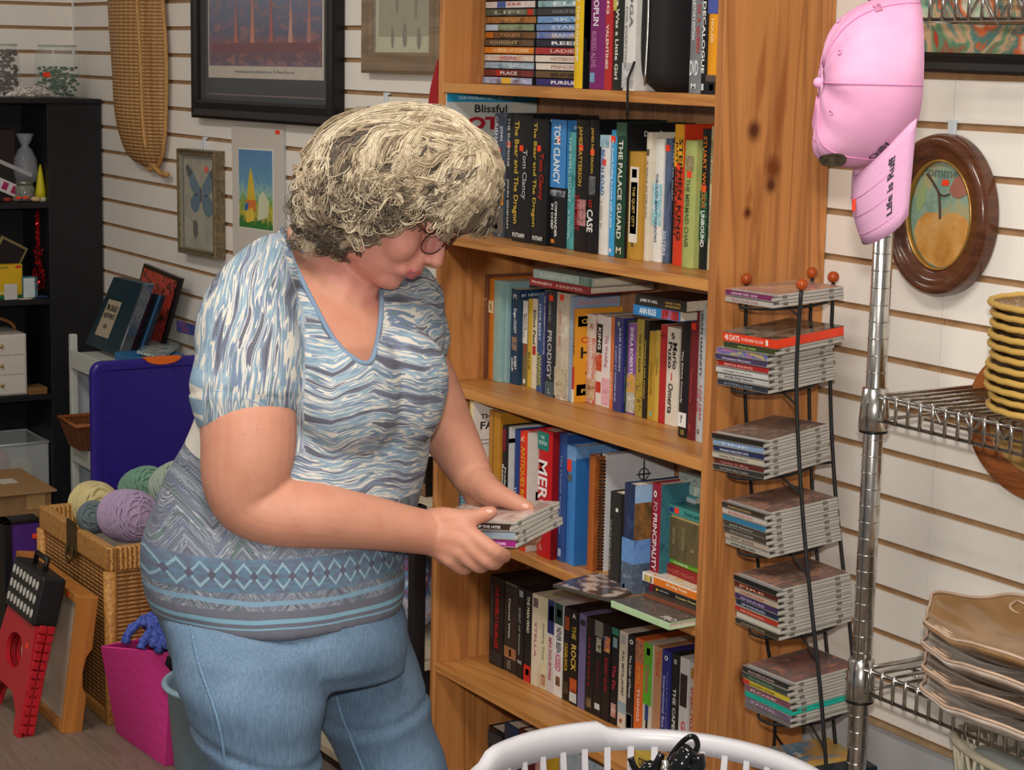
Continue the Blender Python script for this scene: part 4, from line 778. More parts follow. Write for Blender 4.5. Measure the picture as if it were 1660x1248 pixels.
# the rack itself
RK = mat('#17181a', .45, var=.2)
rk = thing('disc_rack', 'black wire disc tower with four wooden ball finials beside the bookcase', 'CD rack', (-2.42, -.19, 0))
def rod(pts, yy):
    w = [onY(x, y, yy) for x, y in pts]
    d = (w[-1]-w[-2]).normalized(); w.append(w[-1]+d*((w[-1].z-.004)/-d.z)); return w
def smooth(pts, n=6):
    out = []
    P_ = [pts[0]]+list(pts)+[pts[-1]]
    for i in range(1, len(P_)-2):
        for k in range(n):
            t_ = k/n; p0, p1, p2, p3 = P_[i-1:i+3]
            out.append(.5*((2*p1)+(-p0+p2)*t_+(2*p0-5*p1+4*p2-p3)*t_*t_+(-p0+3*p1-3*p2+p3)*t_**3))
    out.append(pts[-1]); return out
rods = [rod([(1299, 468), (1291, 620), (1299, 800), (1312, 950), (1330, 1120), (1340, 1248)], -.252),
        rod([(1210, 460), (1208, 640), (1217, 780), (1228, 905), (1242, 1030), (1256, 1190)], -.176),
        rod([(1317, 450), (1312, 560), (1313, 700), (1321, 860), (1341, 1060), (1352, 1180)], -.085),
        rod([(1351, 456), (1346, 620), (1353, 780), (1367, 920), (1382, 1060), (1390, 1200)], -.09)]
rods[1] = [onX(x, y, -2.5330) for x, y in ((1210, 460), (1208, 640), (1217, 780), (1228, 905), (1242, 1030), (1256, 1190))]; rods[1].append(Vector((-2.533, rods[1][-1].y-.03, .004)))
for w in rods: MB().tube(smooth([Vector(p) for p in w]), .0031, 8).build('rod', RK, rk)
BALL = mat('#a8481c', .18, var=.15)
for (x, y), yy in zip(((1300, 461), (1210, 452), (1317, 442), (1351, 449)), (-.252, -.176, -.085, -.09)):
    MB().ball(onY(x, y, yy) if yy != -.176 else onX(x, y, -2.5330), .0095, 20).build('ball_finial', BALL, rk)
def at_z(w, z):
    w = smooth([Vector(p) for p in w])
    for p, q in zip(w, w[1:]):
        if q.z <= z <= p.z: return p+(q-p)*((p.z-z)/(p.z-q.z+1e-9))
    return w[-1]
for k in range(1, 8):
    if k < 7: F = Vector(CDS[k][0]); M = cd_frame(k)
    else: F = Vector((-2.27, -.24, .478)); M = Matrix.Translation(F)
    n = M.col[2].to_3d().normalized(); c = M @ Vector((-.0625, .071, -.0045))
    a = M.col[0].to_3d().normalized(); b = M.col[1].to_3d().normalized()
    mb = MB().tube([c+a*(.060*math.cos(q*math.pi/18))+b*(.078*math.sin(q*math.pi/18)) for q in range(36)], .0024, 6, closed=True)
    for w in rods:
        p = at_z(w, c.z); d = p-c; d = d-n*d.dot(n); p = at_z(w, (c+d).z); d = p-c; e = c+d*min(1, .05/d.length); mb.tube([e, p], .0022, 6)
    mb.build('tray_ring', RK, rk)
# lowest tier: a wide book
M7 = Matrix.Translation((-2.272, -.243, .487)) @ Matrix.Rotation(math.radians(-8), 4, 'Z') @ Matrix.Rotation(math.radians(1.5), 4, 'X')
t = thing('audiobook_box', 'blue and gold boxed audiobook at the bottom of the wire disc rack', 'audiobook', (0, 0, 0), M=M7)
MB().box((-.145, 0, 0), (.0, .15, .02)).build('box', mat('#22303c', .25), t, local=True, bevel=.0006)
MB().box((-.144, .001, .0198), (-.04, .149, .0206)).build('cover_art', streak(['#8ca0a8', '#b8a060', '#c89440', '#5c84a0', '#a8b4b4'], 'N', 12, .12), t, local=True)
MB().box((-.04, .001, .0198), (-.001, .149, .0206)).build('cover_art', mat('#1f2833', .2), t, local=True)
put_text(t, 'the', '#e8e8e0', (-.105, .055, .0210), (1, 0, 0), (0, 1, 0), .022, .013); put_text(t, 'Emotionally', '#e8e8e0', (-.115, .030, .0210), (1, 0, 0), (0, 1, 0), .075, .016); put_text(t, 'Destructive', '#e8e8e0', (-.105, .006, .0210), (1, 0, 0), (0, 1, 0), .075, .016)

# ================================================================== chrome wire shelving
def chrome():
    t = NT('chrome'); n = t.noise(t.co(scale=(1, 1, .3)), 160, 3)
    t.bump(n.outputs[0], .02, .0001)
    return t.fin(t.ramp(n.outputs[0], [(.3, '#b4b1ab'), (.7, '#d8d6d2')]), .19, 1.0)
CH = chrome()
PX, PY = -2.186, -.2
ws = thing('wire_shelving', 'chrome wire shelving unit with round ringed posts at the white wall', 'shelving', (-1.65, -.1, 0))
for xx, yy in ((PX, PY), (-1.2, PY)):
    mb = MB(); mb.lathe([(.0148, .02), (.0148, 1.80)], (xx, yy, 0), 32); z = .05
    while z < 1.80: mb.tube([(xx+.0148*math.cos(q*math.pi/14), yy+.0148*math.sin(q*math.pi/14), z) for q in range(28)], .0010, 6, closed=True); z += .0254
    mb.build('post', CH, ws)
    MB().lathe([(.016, .0), (.016, .018), (.006, .022)], (xx, yy, 0), 20).build('foot', mat('#3a3a3a', .4), ws)
YB = -.030
for zt in (1.134, .7134, 1.72, .25):
    for xx in (PX, -1.2):
        MB().lathe([(.0155, zt+.011), (.0195, zt+.009), (.0235, zt-.052), (.0222, zt-.054), (.0155, zt-.054)], (xx, PY, 0), 28).build('collar', CH, ws)
        MB().lathe([(.0158, zt-.054), (.0215, zt-.054), (.0215, zt-.058), (.0158, zt-.058)], (xx, PY, 0), 28).build('sleeve_ring', mat('#111111', .4), ws)
    X0, X1 = PX+.014, -1.212
    mb = MB(); r = .0026
    # outer frame, double wire
    for dz in (0, -.036):
        mb.tube([(X0, PY-.008, zt+dz), (X1, PY-.008, zt+dz)], r*1.15, 8); mb.tube([(X0, YB, zt+dz), (X1, YB, zt+dz)], r*1.15, 8)
        for e in (X0+.002, X1-.002): mb.tube([(e, PY-.004, zt+dz), (e, YB, zt+dz)], r*1.15, 8)
    x = X0+.018
    while x < X1-.01:      # loops over the front edge, running back as the shelf wires
        mb.tube([(x, PY-.0105, zt-.038), (x, PY-.0105, zt+.001), (x, PY-.0065, zt+.0045), (x, YB-.004, zt+.0045)], r, 6); x += .0255
    mb.build('wire_deck', CH, ws)
    mb = MB()
    for yy in (PY+.06, PY+.125):   # truss wires beneath
        mb.tube([(X0+.03, yy, zt-.002), (X1-.03, yy, zt-.002)], r, 6); mb.tube([(X0+.03, yy, zt-.036), (X1-.03, yy, zt-.036)], r, 6)
        pts = []; x = X0+.03; k = 0
        while x < X1-.03:
            pts += [Vector((x, yy, zt-.034 if k % 2 else zt-.003)), Vector((x+.008, yy, zt-.034 if k % 2 else zt-.003))]; x += .032; k += 1
        mb.tube(smooth(pts, 3), r*.95, 6)
    mb.build('truss', CH, ws)

# ================================================================== plates and dishes on the wire shelves
def rattan():
    t = NT('yellow_rattan'); v = t.co(); w = t.add('ShaderNodeTexWave'); w.wave_type = 'BANDS'; w.bands_direction = 'DIAGONAL'; t.link(v, w.inputs[0]); w.inputs['Scale'].default_value = 220; w.inputs['Distortion'].default_value = 3
    t.bump(w.outputs[1], .4, .001); return t.fin(t.ramp(w.outputs[1], [(.2, '#c89c44'), (.7, '#e0bb6a')]), .5)
RT = rattan(); WEAVE = streak(['#b08c58', '#8a6a44', '#d0cabc'], 'N', 160, .6)
z = 1.1410; cx, cy = -1.848, -.135
for i in range(11):
    dx, dy = random.uniform(-.004, .004)-.0004*i, random.uniform(-.003, .003)
    zb = z+i*.0142
    t = thing('plate_holder', f'yellow rattan paper plate holder, {["lowest", "second lowest", "third from the bottom", "fourth from the bottom", "fifth from the bottom", "middle one", "fifth from the top", "fourth from the top", "third from the top", "second highest", "topmost"][i]} of the nested stack', 'plate holder', (cx+dx, cy+dy, zb), 'nested rattan plate holders')
    c = (cx+dx, cy+dy, zb)
    MB().lathe([(.0005, .0), (.085, .0), (.098, .006), (.1215, .0185), (.1215, .0205), (.097, .009), (.084, .0025), (.0005, .0025)], c, 48).build('woven_bowl', WEAVE, t)
    MB().tube([(c[0]+.1235*math.cos(q*math.pi/32), c[1]+.1235*math.sin(q*math.pi/32), c[2]+.0205+.0006*math.sin(q*2.1+i)) for q in range(64)], .0046, 8, closed=True).build('rim', RT, t)
def scallop(label, cx, cy, zb, col, col2, rot, sc=1):
    t = thing('scalloped_dish', label, 'dish', (cx, cy, zb), 'stacked scalloped ceramic dishes')
    N = 96; rings = []
    def R(u, a): # outline: rounded square with ogee corners
        return (1+.085*abs(math.cos(2*a))**.6*math.copysign(1, math.cos(4*a))*.6+.05*math.cos(8*a))*u
    prof = [(.0, .003), (.055, .003), (.095, .006), (.125, .019), (.150, .026), (.163, .033), (.170, .037), (.172, .033), (.166, .027), (.150, .019), (.128, .010), (.100, -.001), (.09, -.003), (.0, -.003)]
    for r_, z_ in prof:
        ring = []
        for k in range(N):
            a = 2*math.pi*k/N; u = max(r_, .0006)*sc; w = min(1, r_/.17)**2
            rr = u*(1+w*(.018*math.cos(4*a)+.030*math.cos(8*a)+.012*math.cos(16*a)))
            zz = z_+w*w*.004*math.cos(4*a)+w*.0035*math.cos(8*a)
            ring.append(Vector((cx+rr*math.cos(a+rot)*1.15, cy+rr*math.sin(a+rot)*.92, zb+.0035+zz)))
        rings.append(ring)
    tt = NT('glazed_ceramic'); n = tt.noise(tt.co(), 14, 4)
    g = tt.ramp(n.outputs[0], [(.35, col), (.62, col2)]); m = tt.fin(g, .22, Coat_Weight=.4)
    MB().loft(rings).build('bowl', m, t, smooth=True)
    pts = [Vector((p.x, p.y, p.z+.0005)) for p in rings[6]]
    MB().tube(pts, .0024, 6, closed=True).build('rim', mat('#b79c86', .25, var=.15), t)
    for q in range(4):
        a = q*math.pi/2+rot+math.pi/4; mbx = MB()
        for s_ in (-1, 1):
            pp = [Vector((cx+(.128+.03*u)*math.cos(a+s_*.10*math.sin(u*math.pi))*1.12, cy+(.128+.03*u)*math.sin(a+s_*.10*math.sin(u*math.pi))*.92, zb+.0215+.014*u)) for u in [j/8 for j in range(9)]]
            mbx.tube(pp, .0018, 6)
        mbx.build('relief_bow', mat('#c0a48c', .3, var=.15), t)
for i, (nm, c1, c2) in enumerate((('white glazed outside, lowest of the four', '#cfc4ba', '#b4a498'), ('taupe, second from the bottom', '#a8907c', '#937a68'), ('pale grey-white, second from the top', '#cbbfb4', '#b09c8c'), ('glossy tan brown, topmost', '#a3815c', '#8e6c48'))):
    scallop(f'{nm}, scalloped ceramic dish on the lower wire shelf', -1.828-.003*i, -.180+.002*i, .7220+i*.0315, c1, c2, .12+(.05 if i % 2 else 0), .98)
# ================================================================== things hung on the wall
def wall_frame(name, label, cat, BL, BR, H, yf, border, fm, depth=.02, group=None, lip=None, glass=True):
    """rectangular frame on the back wall; BL, BR = pixels of its lower front corners"""
    A = onY(BL[0], BL[1], -yf); B = onY(BR[0], BR[1], -yf); u = (B-A).normalized(); W_ = (B-A).length; v = Vector((-u.z, 0, u.x))
    M = Matrix((u, Vector((0, 1, 0)), v)).transposed().to_4x4(); M.translation = A
    o = thing(name, label, cat, A, group, M=M)
    b = border; mb = MB()
    prof = [(0, depth), (0, .004), (b*.15, 0), (b*.5, .003), (b*.85, .002), (b, .007), (b, depth)]   # (inset, y)
    def ring(i, y): return [Vector((i, y, i)), Vector((W_-i, y, i)), Vector((W_-i, y, H-i)), Vector((i, y, H-i))]
    mb.loft([ring(i, y) for i, y in prof], closed=True, sm=False)
    mb.build('frame', fm, o, local=True)
    MB().box((b*.9, depth-.006, b*.9), (W_-b*.9, depth-.001, H-b*.9)).build('backing', mat('#8a7c68', .8), o, local=True)
    if lip:
        mb = MB(); r2 = lambda i, y: ring(b+i-.001, y)
        mb.loft([r2(0, .010), r2(0, .006), r2(lip[1], .006), r2(lip[1], .010)], closed=True, sm=False); mb.build('inner_lip', mat(lip[0], .35, lip[2] if len(lip) > 2 else 0), o, local=True)
    return o, W_
def panel(o, x0, z0, x1, z1, m, y=.0125, name='print', t=.0006):
    return MB().box((x0, y-t, z0), (x1, y, z1)).build(name, m, o, local=True)
def poly(o, pts, m, y, name):
    return MB().prism([Vector((x, y, z)) for x, z in pts], (0, .0004, 0)).build(name, m, o, local=True)
BLK = mat('#0f0b0b', .38, var=.2)
# big black frame with a ship print
o, w = wall_frame('framed_picture', 'large glossy black frame holding a print of red and blue sailing ships', 'picture', (308.5, 190), (540, 207), .56, .032, .052, BLK, .03)
panel(o, .05, .05, w-.05, .51, mat('#101314', .3), .022, 'dark_mat')
for a, c in ((.070, '#8a6a60'), (.073, '#101314')): panel(o, a, a-.004, w-a, .51-.02, mat(c, .3), .021-(a-.07)*.2, 'mat_line')
panel(o, .088, .112, w-.066-.022, .50, mat('#c8bcae', .4), .019, 'white_mat')
def sea():
    t = NT('ship_print'); v = t.co(scale=(1, 1, 1)); n = t.noise(t.co(scale=(14, 1, 30)), 1.2, 4, .6, .5); z = t.sep(v)[2]
    base = t.ramp(t.math('MULTIPLY', z, 1/.5), [(.25, '#3a4a78'), (.33, '#5c3048'), (.40, '#7a3a44'), (.46, '#4a4a6c'), (.7, '#6c7490')])
    sails = t.ramp(n.outputs[0], [(.52, (0, 0, 0)), (.62, (1, 1, 1))])
    return t.fin(t.mix(t.math('MULTIPLY', sails, .5), base, '#b06c5c'), .25)
panel(o, .098, .145, w-.098, .49, sea(), .0175, 'print')
for i, (fx, fh) in enumerate(((.30, .12), (.42, .17), (.55, .15), (.68, .12), (.8, .14))):
    x = w*fx+.01; z0_ = .205
    poly(o, [(x-.012, z0_), (x+.014, z0_), (x+.003, z0_+fh)], mat(['#b8584a', '#c87c5c', '#a84c48', '#c8907c', '#b07068'][i], .3), .0162, 'painted_sail')
poly(o, [(.11, .178), (w-.11, .182), (w-.13, .206), (.13, .204)], mat('#6c2430', .3), .0164, 'painted_hulls')
put_text(o, 'Independence Harbor', '#6a625a', (w*.3, .0180, .124), (1, 0, 0), (0, 0, 1), w*.42, .010)
MB().box((.05, .0100, .05), (w-.05, .0105, .51)).build('glass', glassy('#cfd6dc', .05, .03), o, local=True)
# grey wood frame with feathers
GW = wood('#8f7b63', '#5c4c3c', knot=False, axis='X', rough=.5, name='grey_wood')
o, w = wall_frame('framed_picture', 'grey-brown wood frame with pale feather picture, hung beside the bookcase', 'picture', (583, 118), (708, 121), .40, .026, .048, GW, .025)
panel(o, .046, .046, w-.046, .354, mat('#c3bd9f', .5), .017, 'cream_mat')
panel(o, .066, .085, w-.066, .34, mat('#9b947a', .5), .016, 'print')
for x, z, h, rr in ((w*.42, .135, .10, .008), (w*.56, .17, .12, .010), (w*.66, .12, .09, .007), (w*.36, .058, .05, .006), (w*.52, .06, .055, .010), (w*.70, .055, .05, .009)):
    poly(o, [(x+rr*math.sin(q*math.pi/8), z+h/2-h/2*math.cos(q*math.pi/8)) for q in range(16)], mat('#77705c', .6), .0152, 'painted_feather')
MB().box((.046, .008, .046), (w-.046, .0085, .354)).build('glass', glassy('#d8dcd8', .08, .04), o, local=True)
# frame mostly behind the head
o, w = wall_frame('framed_picture', 'grey-brown wood frame half hidden behind the curly blond head', 'picture', (556, 330), (628, 340), .230, .024, .042, GW, .022)
panel(o, .04, .04, w-.04, .235, mat('#c8c2ac', .5), .016, 'print')
# butterfly shadow box
o, w = wall_frame('framed_picture', 'small bronze shadow box with a blue butterfly and a beetle on its backing', 'picture', (287.5, 409), (348, 421), .298, .034, .018, mat('#77694f', .35, .35, var=.35, scale=120), .033, lip=('#b8b4a8', .003, .6))
panel(o, .017, .017, w-.017, .282, streak(['#b0a891', '#a09880', '#8f8a78'], 'N', 18, .7), .016, 'print')
sx = w
def wing(pts, c, nm='painted_wing', y=.0145): poly(o, [(sx*(.53+(a-.53)*1.35), .298*b) for a, b in pts], mat(c, .5), y, nm)
wing([(.52, .60), (.50, .66), (.36, .80), (.26, .86), (.24, .81), (.30, .70), (.34, .62), (.44, .56)], '#4b6c80')
wing([(.54, .60), (.56, .66), (.70, .80), (.82, .86), (.84, .80), (.78, .68), (.74, .62), (.64, .56)], '#4b6c80')
wing([(.37, .79), (.26, .86), (.24, .81), (.28, .74), (.33, .735)], '#26241f', 'painted_wing_tip', .0140)
wing([(.69, .79), (.82, .86), (.84, .80), (.80, .73), (.74, .73)], '#26241f', 'painted_wing_tip', .0140)
wing([(.51, .58), (.40, .585), (.32, .52), (.33, .44), (.40, .40), (.47, .42), (.52, .52)], '#44667a')
wing([(.55, .58), (.66, .585), (.76, .52), (.76, .42), (.68, .37), (.60, .40), (.55, .50)], '#44667a')
wing([(.52, .64), (.54, .64), (.545, .54), (.53, .50), (.515, .54)], '#2a2824', 'painted_body', .0136)
for k in range(3):
    wing([(.30-.0+.05*k, .335-.045*k+.03), (.31+.05*k, .33-.045*k+.03), (.48-.04*k, .20+.02*k), (.47-.04*k, .20+.02*k)], '#3c342a', 'painted_leg')
poly(o, [(sx*(.38+.055*math.cos(q*math.pi/8)), .298*(.25+.085*math.sin(q*math.pi/8))) for q in range(16)], mat('#4a3426', .4), .0130, 'painted_beetle')
MB().box((w*.66, .011, .238), (w*.74, .0125, .252)).build('price_sticker', STK, o, local=True)
MB().box((.017, .0065, .017), (w-.017, .0070, .282)).build('glass', glassy('#cfd6d8', .08, .05), o, local=True)
# matted fairy-tale tower print
A = onY(378, 430, -.006); B = onY(461, 445, -.006); u = (B-A).normalized(); w = (B-A).length
M = Matrix((u, Vector((0, 1, 0)), Vector((-u.z, 0, u.x)))).transposed().to_4x4(); M.translation = A
o = thing('matted_print', 'small bright print of a yellow spire, in a tall white mat on the wall', 'picture', A, M=M)
H = onY(379.5, 203, -.006).z-A.z
MB().box((0, 0, 0), (w, .004, H)).build('mat_board', mat('#cdc5bb', .5, var=.02), o, local=True, bevel=.0006)
MB().box((w, .001, 0), (w+.010, .004, H)).build('sleeve_edge', glassy('#d8dde0', .3, .1), o, local=True)
p0, p1 = .145*w, .80*w; z0_, z1_ = onY(391, 368, -.006).z-A.z, onY(393, 243, -.006).z-A.z
MB().box((p0-.003, -.0005, z0_-.003), (p1+.003, 0, z1_+.003)).build('mat_bevel', mat('#efe9e0', .5), o, local=True)
def tower():
    t = NT('tower_print'); v = t.co(); s = t.sep(v); n = t.noise(t.co(scale=(1, 1, .6)), 60, 3, .6, 1.0)
    zz = t.math('DIVIDE', t.math('SUBTRACT', s[2], z0_), z1_-z0_); zn = t.math('ADD', zz, t.math('MULTIPLY', t.math('SUBTRACT', n.outputs[0], .5), .5))
    return t.fin(t.ramp(zn, [(.08, '#3c7c3c'), (.2, '#c8b84a'), (.34, '#6ca050'), (.45, '#9cc0b0'), (.6, '#6c9cb8'), (1, '#5c88b4')]), .35)
MB().box((p0, -.0010, z0_), (p1, -.0004, z1_)).build('print', tower(), o, local=True)
pw, ph = p1-p0, z1_-z0_
def pp(pts, c, y, nm): MB().prism([Vector((p0+pw*a, y, z0_+ph*b)) for a, b in pts], (0, .0003, 0)).build(nm, mat(c, .4), o, local=True)
pp([(.25, .36), (.50, .36), (.44, .62), (.36, .78), (.29, .60)], '#d8b83c', -.0014, 'painted_spire')
pp([(.22, .36), (.52, .36), (.50, .22), (.2, .2)], '#d87c3c', -.0014, 'painted_wall')
pp([(.16, .22), (.42, .26), (.46, .10), (.24, .06)], '#e0c04c', -.0016, 'painted_slope')
pp([(.56, .10), (.86, .16), (.90, .36), (.72, .48), (.60, .42)], '#d0d4b0', -.0015, 'painted_tree')
pp([(.2, .3), (.3, .33), (.26, .22), (.16, .22)], '#3c6cb0', -.0018, 'painted_roof')
MB().box((w*.86, -.0008, H-.020), (w*.94, .0, H-.010)).build('price_sticker', STK, o, local=True)
# clear plastic hooks
HK = mat('#d6dde2', .25)
for i, (x, y, nm) in enumerate(((331, 232, 'white hook on the slatwall above the butterfly box'), (625, 162, 'white hook on the slatwall over the blond head'), (1543, 212, 'white hook on the slatwall over the oval pear picture'))):
    p = onY(x, y, -.004)
    t = thing('wall_hook', nm, 'hook', (p.x, p.y, p.z-.02), 'white plastic hooks in the slatwall')
    MB().box((p.x-.008, -.006, p.z-.02), (p.x+.008, -.0005, p.z+.014)).box((p.x-.012, -.004, p.z+.012), (p.x+.012, .004, p.z+.017)).build('plate', HK, t, bevel=.001)
    MB().tube([(p.x, -.006, p.z-.014), (p.x, -.014, p.z-.018), (p.x, -.018, p.z-.014), (p.x, -.018, p.z-.006)], .002, 6).build('peg', HK, t)
# long woven basket hanging at the left
def weave(c1, c2, c3, sc=1.0, name='wicker'):
    t = NT(name); v = t.co()
    w1 = t.add('ShaderNodeTexWave'); w1.wave_type = 'BANDS'; w1.bands_direction = 'Z'; w1.inputs['Scale'].default_value = 55*sc; w1.inputs['Distortion'].default_value = 1.6; w1.inputs['Detail Scale'].default_value = 6; t.link(v, w1.inputs[0])
    w2 = t.add('ShaderNodeTexWave'); w2.wave_type = 'BANDS'; w2.bands_direction = 'DIAGONAL'; w2.inputs['Scale'].default_value = 38*sc; w2.inputs['Distortion'].default_value = .6; t.link(t.co(scale=(1, 1, .0)), w2.inputs[0])
    h = t.math('MULTIPLY', w1.outputs[1], t.math('ADD', .45, t.math('MULTIPLY', w2.outputs[1], .55)))
    n = t.noise(v, 9, 3)
    c = t.ramp(h, [(.05, c3), (.35, c1), (.8, c2)]); c = t.mix(t.math('MULTIPLY', n.outputs[0], .5), c, c3)
    t.bump(h, .8, .003); return t.fin(c, .55)
WK = weave('#b88850', '#dcb47e', '#8c6034', .55)
t = thing('hanging_basket', 'long narrow tan wicker basket hung lengthwise on the slatted wall', 'basket', onY(232, 250, -.03))
L_ = [(187, -60), (188, 0), (191, 60), (194, 120), (197, 180), (203, 225), (213, 253), (236, 268)]
Rr = [(262, -60), (264, 0), (268, 60), (270, 120), (269, 180), (267, 225), (262, 255), (252, 274)]
rings = []
for (lx, ly), (rx, ry), bul in zip(L_, Rr, (1, 1, 1, .95, .9, .7, .45, .1)):
    A = onY(lx, ly, -.012); B = onY(rx, ry, -.012); ring = []
    for k in range(9): u = k/8; p = A+(B-A)*u; ring.append(p+Vector((0, -.075*bul*(1-abs(2*u-1)**2.2)-.004, 0)))
    for k in range(9): u = 1-k/8; p = A+(B-A)*u; ring.append(p+Vector((0, -.070*bul*(1-abs(2*u-1)**2.2)+.002, 0)))
    rings.append(ring)
sr = []
for i in range(18): sr.append(smooth([rings[j][i] for j in range(8)], 5))
MB().loft([[sr[i][j] for i in range(18)] for j in range(len(sr[0]))]).build('woven_body', WK, t)
RIMM = mat('#b98a52', .5, var=.3, scale=180, bump=.5)
MB().tube(smooth([onY(x, y, -.018) for x, y in L_]+[onY(243, 276, -.02)], 5), .006, 8).build('rim', RIMM, t)
MB().tube(smooth([onY(x, y, -.018) for x, y in Rr]+[onY(244, 272, -.02)], 5), .006, 8).build('rim', RIMM, t)
MB().tube(smooth([onY(x, y, -.088) for x, y in ((219, -60), (222, 0), (228, 100), (231, 190), (236, 240))], 5), .005, 8).build('ridge', RIMM, t)
MB().tube(smooth([onY(x, y, -.02) for x, y in ((240, 262), (252, 272), (262, 282), (272, 283))], 5), [.008]*15+[.007]*1, 8).build('tail', RIMM, t)
# oval pear picture
c = Vector((-2.262, -.036, 1.391)); A_, B_ = .112, .126
t = thing('oval_picture', 'dark brown oval wooden frame holding a golden pear painting, right of the pink cap', 'picture', (c.x, 0, c.z))
def ell(a, b, y, n=72): return [Vector((c.x+a*math.cos(2*math.pi*k/n), y, c.z+b*math.sin(2*math.pi*k/n))) for k in range(n)]
def dkw():
    t_ = NT('dark_walnut'); n = t_.noise(t_.co(scale=(2, 2, 12)), 4, 4, .6, 1); return t_.fin(t_.ramp(n.outputs[0], [(.3, '#3c2115'), (.55, '#5c3420'), (.8, '#6e4128')]), .22, Coat_Weight=.4)
DK = dkw()
prof = [(0, -.003), (0, -.020), (.003, -.030), (.009, -.035), (.016, -.033), (.020, -.029), (.028, -.023), (.036, -.024), (.040, -.020), (.040, -.008)]
MB().loft([ell(A_-i, B_-i, y) for i, y in prof], cap=False).build('frame', DK, t)
MB().loft([ell(A_-.040, B_-.040, -.022), ell(A_-.0425, B_-.0425, -.0225), ell(A_-.044, B_-.044, -.014), ell(A_-.040, B_-.040, -.012)], closed=True).build('gold_lip', mat('#a8803c', .3, .5), t)
def pearbg():
    t_ = NT('teal_canvas'); n = t_.noise(t_.co(), 26, 5, .7); return t_.fin(t_.ramp(n.outputs[0], [(.3, '#5c8078'), (.5, '#86a08c'), (.62, '#a89c70'), (.75, '#7a9484')]), .45)
MB().loft([ell(A_-.041, B_-.041, -.012), ell(A_-.041, B_-.041, -.006)]).build('canvas', pearbg(), t, smooth=False)
def op(pts, m, y, nm): return MB().prism([Vector((c.x+x, y, c.z+z)) for x, z in pts], (0, .0006, 0)).build(nm, m, t)
def golden():
    t_ = NT('golden_fruit'); n = t_.noise(t_.co(), 18, 4, .6); return t_.fin(t_.ramp(n.outputs[0], [(.3, '#a06c2c'), (.5, '#c08a44'), (.66, '#c8a068'), (.8, '#9a7848')]), .4)
op([(-.060, -.030), (-.052, -.012), (-.036, .001), (-.012, .003), (.0, -.004), (.012, .004), (.032, .006), (.052, -.001), (.066, -.018), (.066, -.034), (.052, -.056), (.03, -.074), (.0, -.082), (-.03, -.074), (-.050, -.056)], golden(), -.0128, 'painted_fruit')
stem = smooth([Vector((c.x+x, -.0142, c.z+z)) for x, z in ((-.002, -.006), (-.004, .014), (-.008, .034), (-.022, .050), (-.036, .062))], 5)
MB().tube(stem, .0016, 6).tube(smooth([Vector((c.x+x, -.0142, c.z+z)) for x, z in ((-.009, .034), (.004, .030), (.016, .034))], 4), .0012, 6).build('painted_stem', mat('#4a2c20', .5), t)
op([(.014, .040), (.024, .058), (.036, .064), (.050, .050), (.052, .036), (.036, .028), (.022, .030)], mat('#9c6454', .5), -.0136, 'painted_leaf')
op([(-.055, .035), (-.045, .048), (-.035, .04), (-.04, .015), (-.052, .0), (-.058, .01)], mat('#8a9c6c', .6), -.0126, 'painted_leaf')
put_text(t, 'Pomme', '#5c6c64', (-.048, -.0130-0.036+.036, .058), (1, 0, 0), (0, 0, 1), .08, .016).location = (0, 0, 0)
MB().box((c.x-.002, -.0138, c.z+.046), (c.x+.012, -.0128, c.z+.055)).build('price_sticker', STK, t)
# abstract painting, top right
o, w = wall_frame('painting', 'abstract teal and orange painting in a flat black frame behind the wire shelving', 'picture', (1398, 112), (1760, 126), .45, .022, .030, mat('#0c0c0d', .5, var=.1), .02)
panel(o, .028, .028, w-.028, .42, streak(['#2c6c5c', '#8ab49c', '#c8c8b0', '#d0602c', '#3c7c74', '#c8a07c', '#4c8c6c', '#a83c2c'], 'N', 11, .35), .012, 'canvas')
# large brown oval frame behind the plates
c = Vector((-2.03, 0, 1.098))
t = thing('oval_picture', 'reddish brown oval wooden frame with golden centre, behind the stacked plates', 'picture', (c.x, 0, c.z))
RB = wood('#9c5a2c', '#5c2c14', knot=False, axis='X', rough=.25, name='red_brown_wood')
A_, B_ = .150, .118
prof = [(0, -.003), (0, -.016), (.004, -.021), (.014, -.017), (.020, -.019), (.026, -.012), (.034, -.013), (.038, -.007)]
MB().loft([ell(A_-i, B_-i, y) for i, y in prof], cap=False).build('frame', RB, t)
MB().loft([ell(A_-.037, B_-.037, -.008), ell(A_-.037, B_-.037, -.003)]).build('canvas', streak(['#a88448', '#b89458', '#8c6c3c'], 'N', 14, .4), t, smooth=False)
# red pennant between the frame and the bookcase
A = onY(703, 112, -.03)
t = thing('red_pennant', 'narrow red fabric pennant hanging between grey wood frame and bookcase', 'pennant', A)
pts = [onY(709, 96, -.045), onY(709, 168, -.045), onY(694, 168, -.045), onY(698, 140, -.045)]
MB().prism(pts, (0, .003, 0)).build('cloth', mat('#a81c22', .7, bump=.3, scale=300), t)
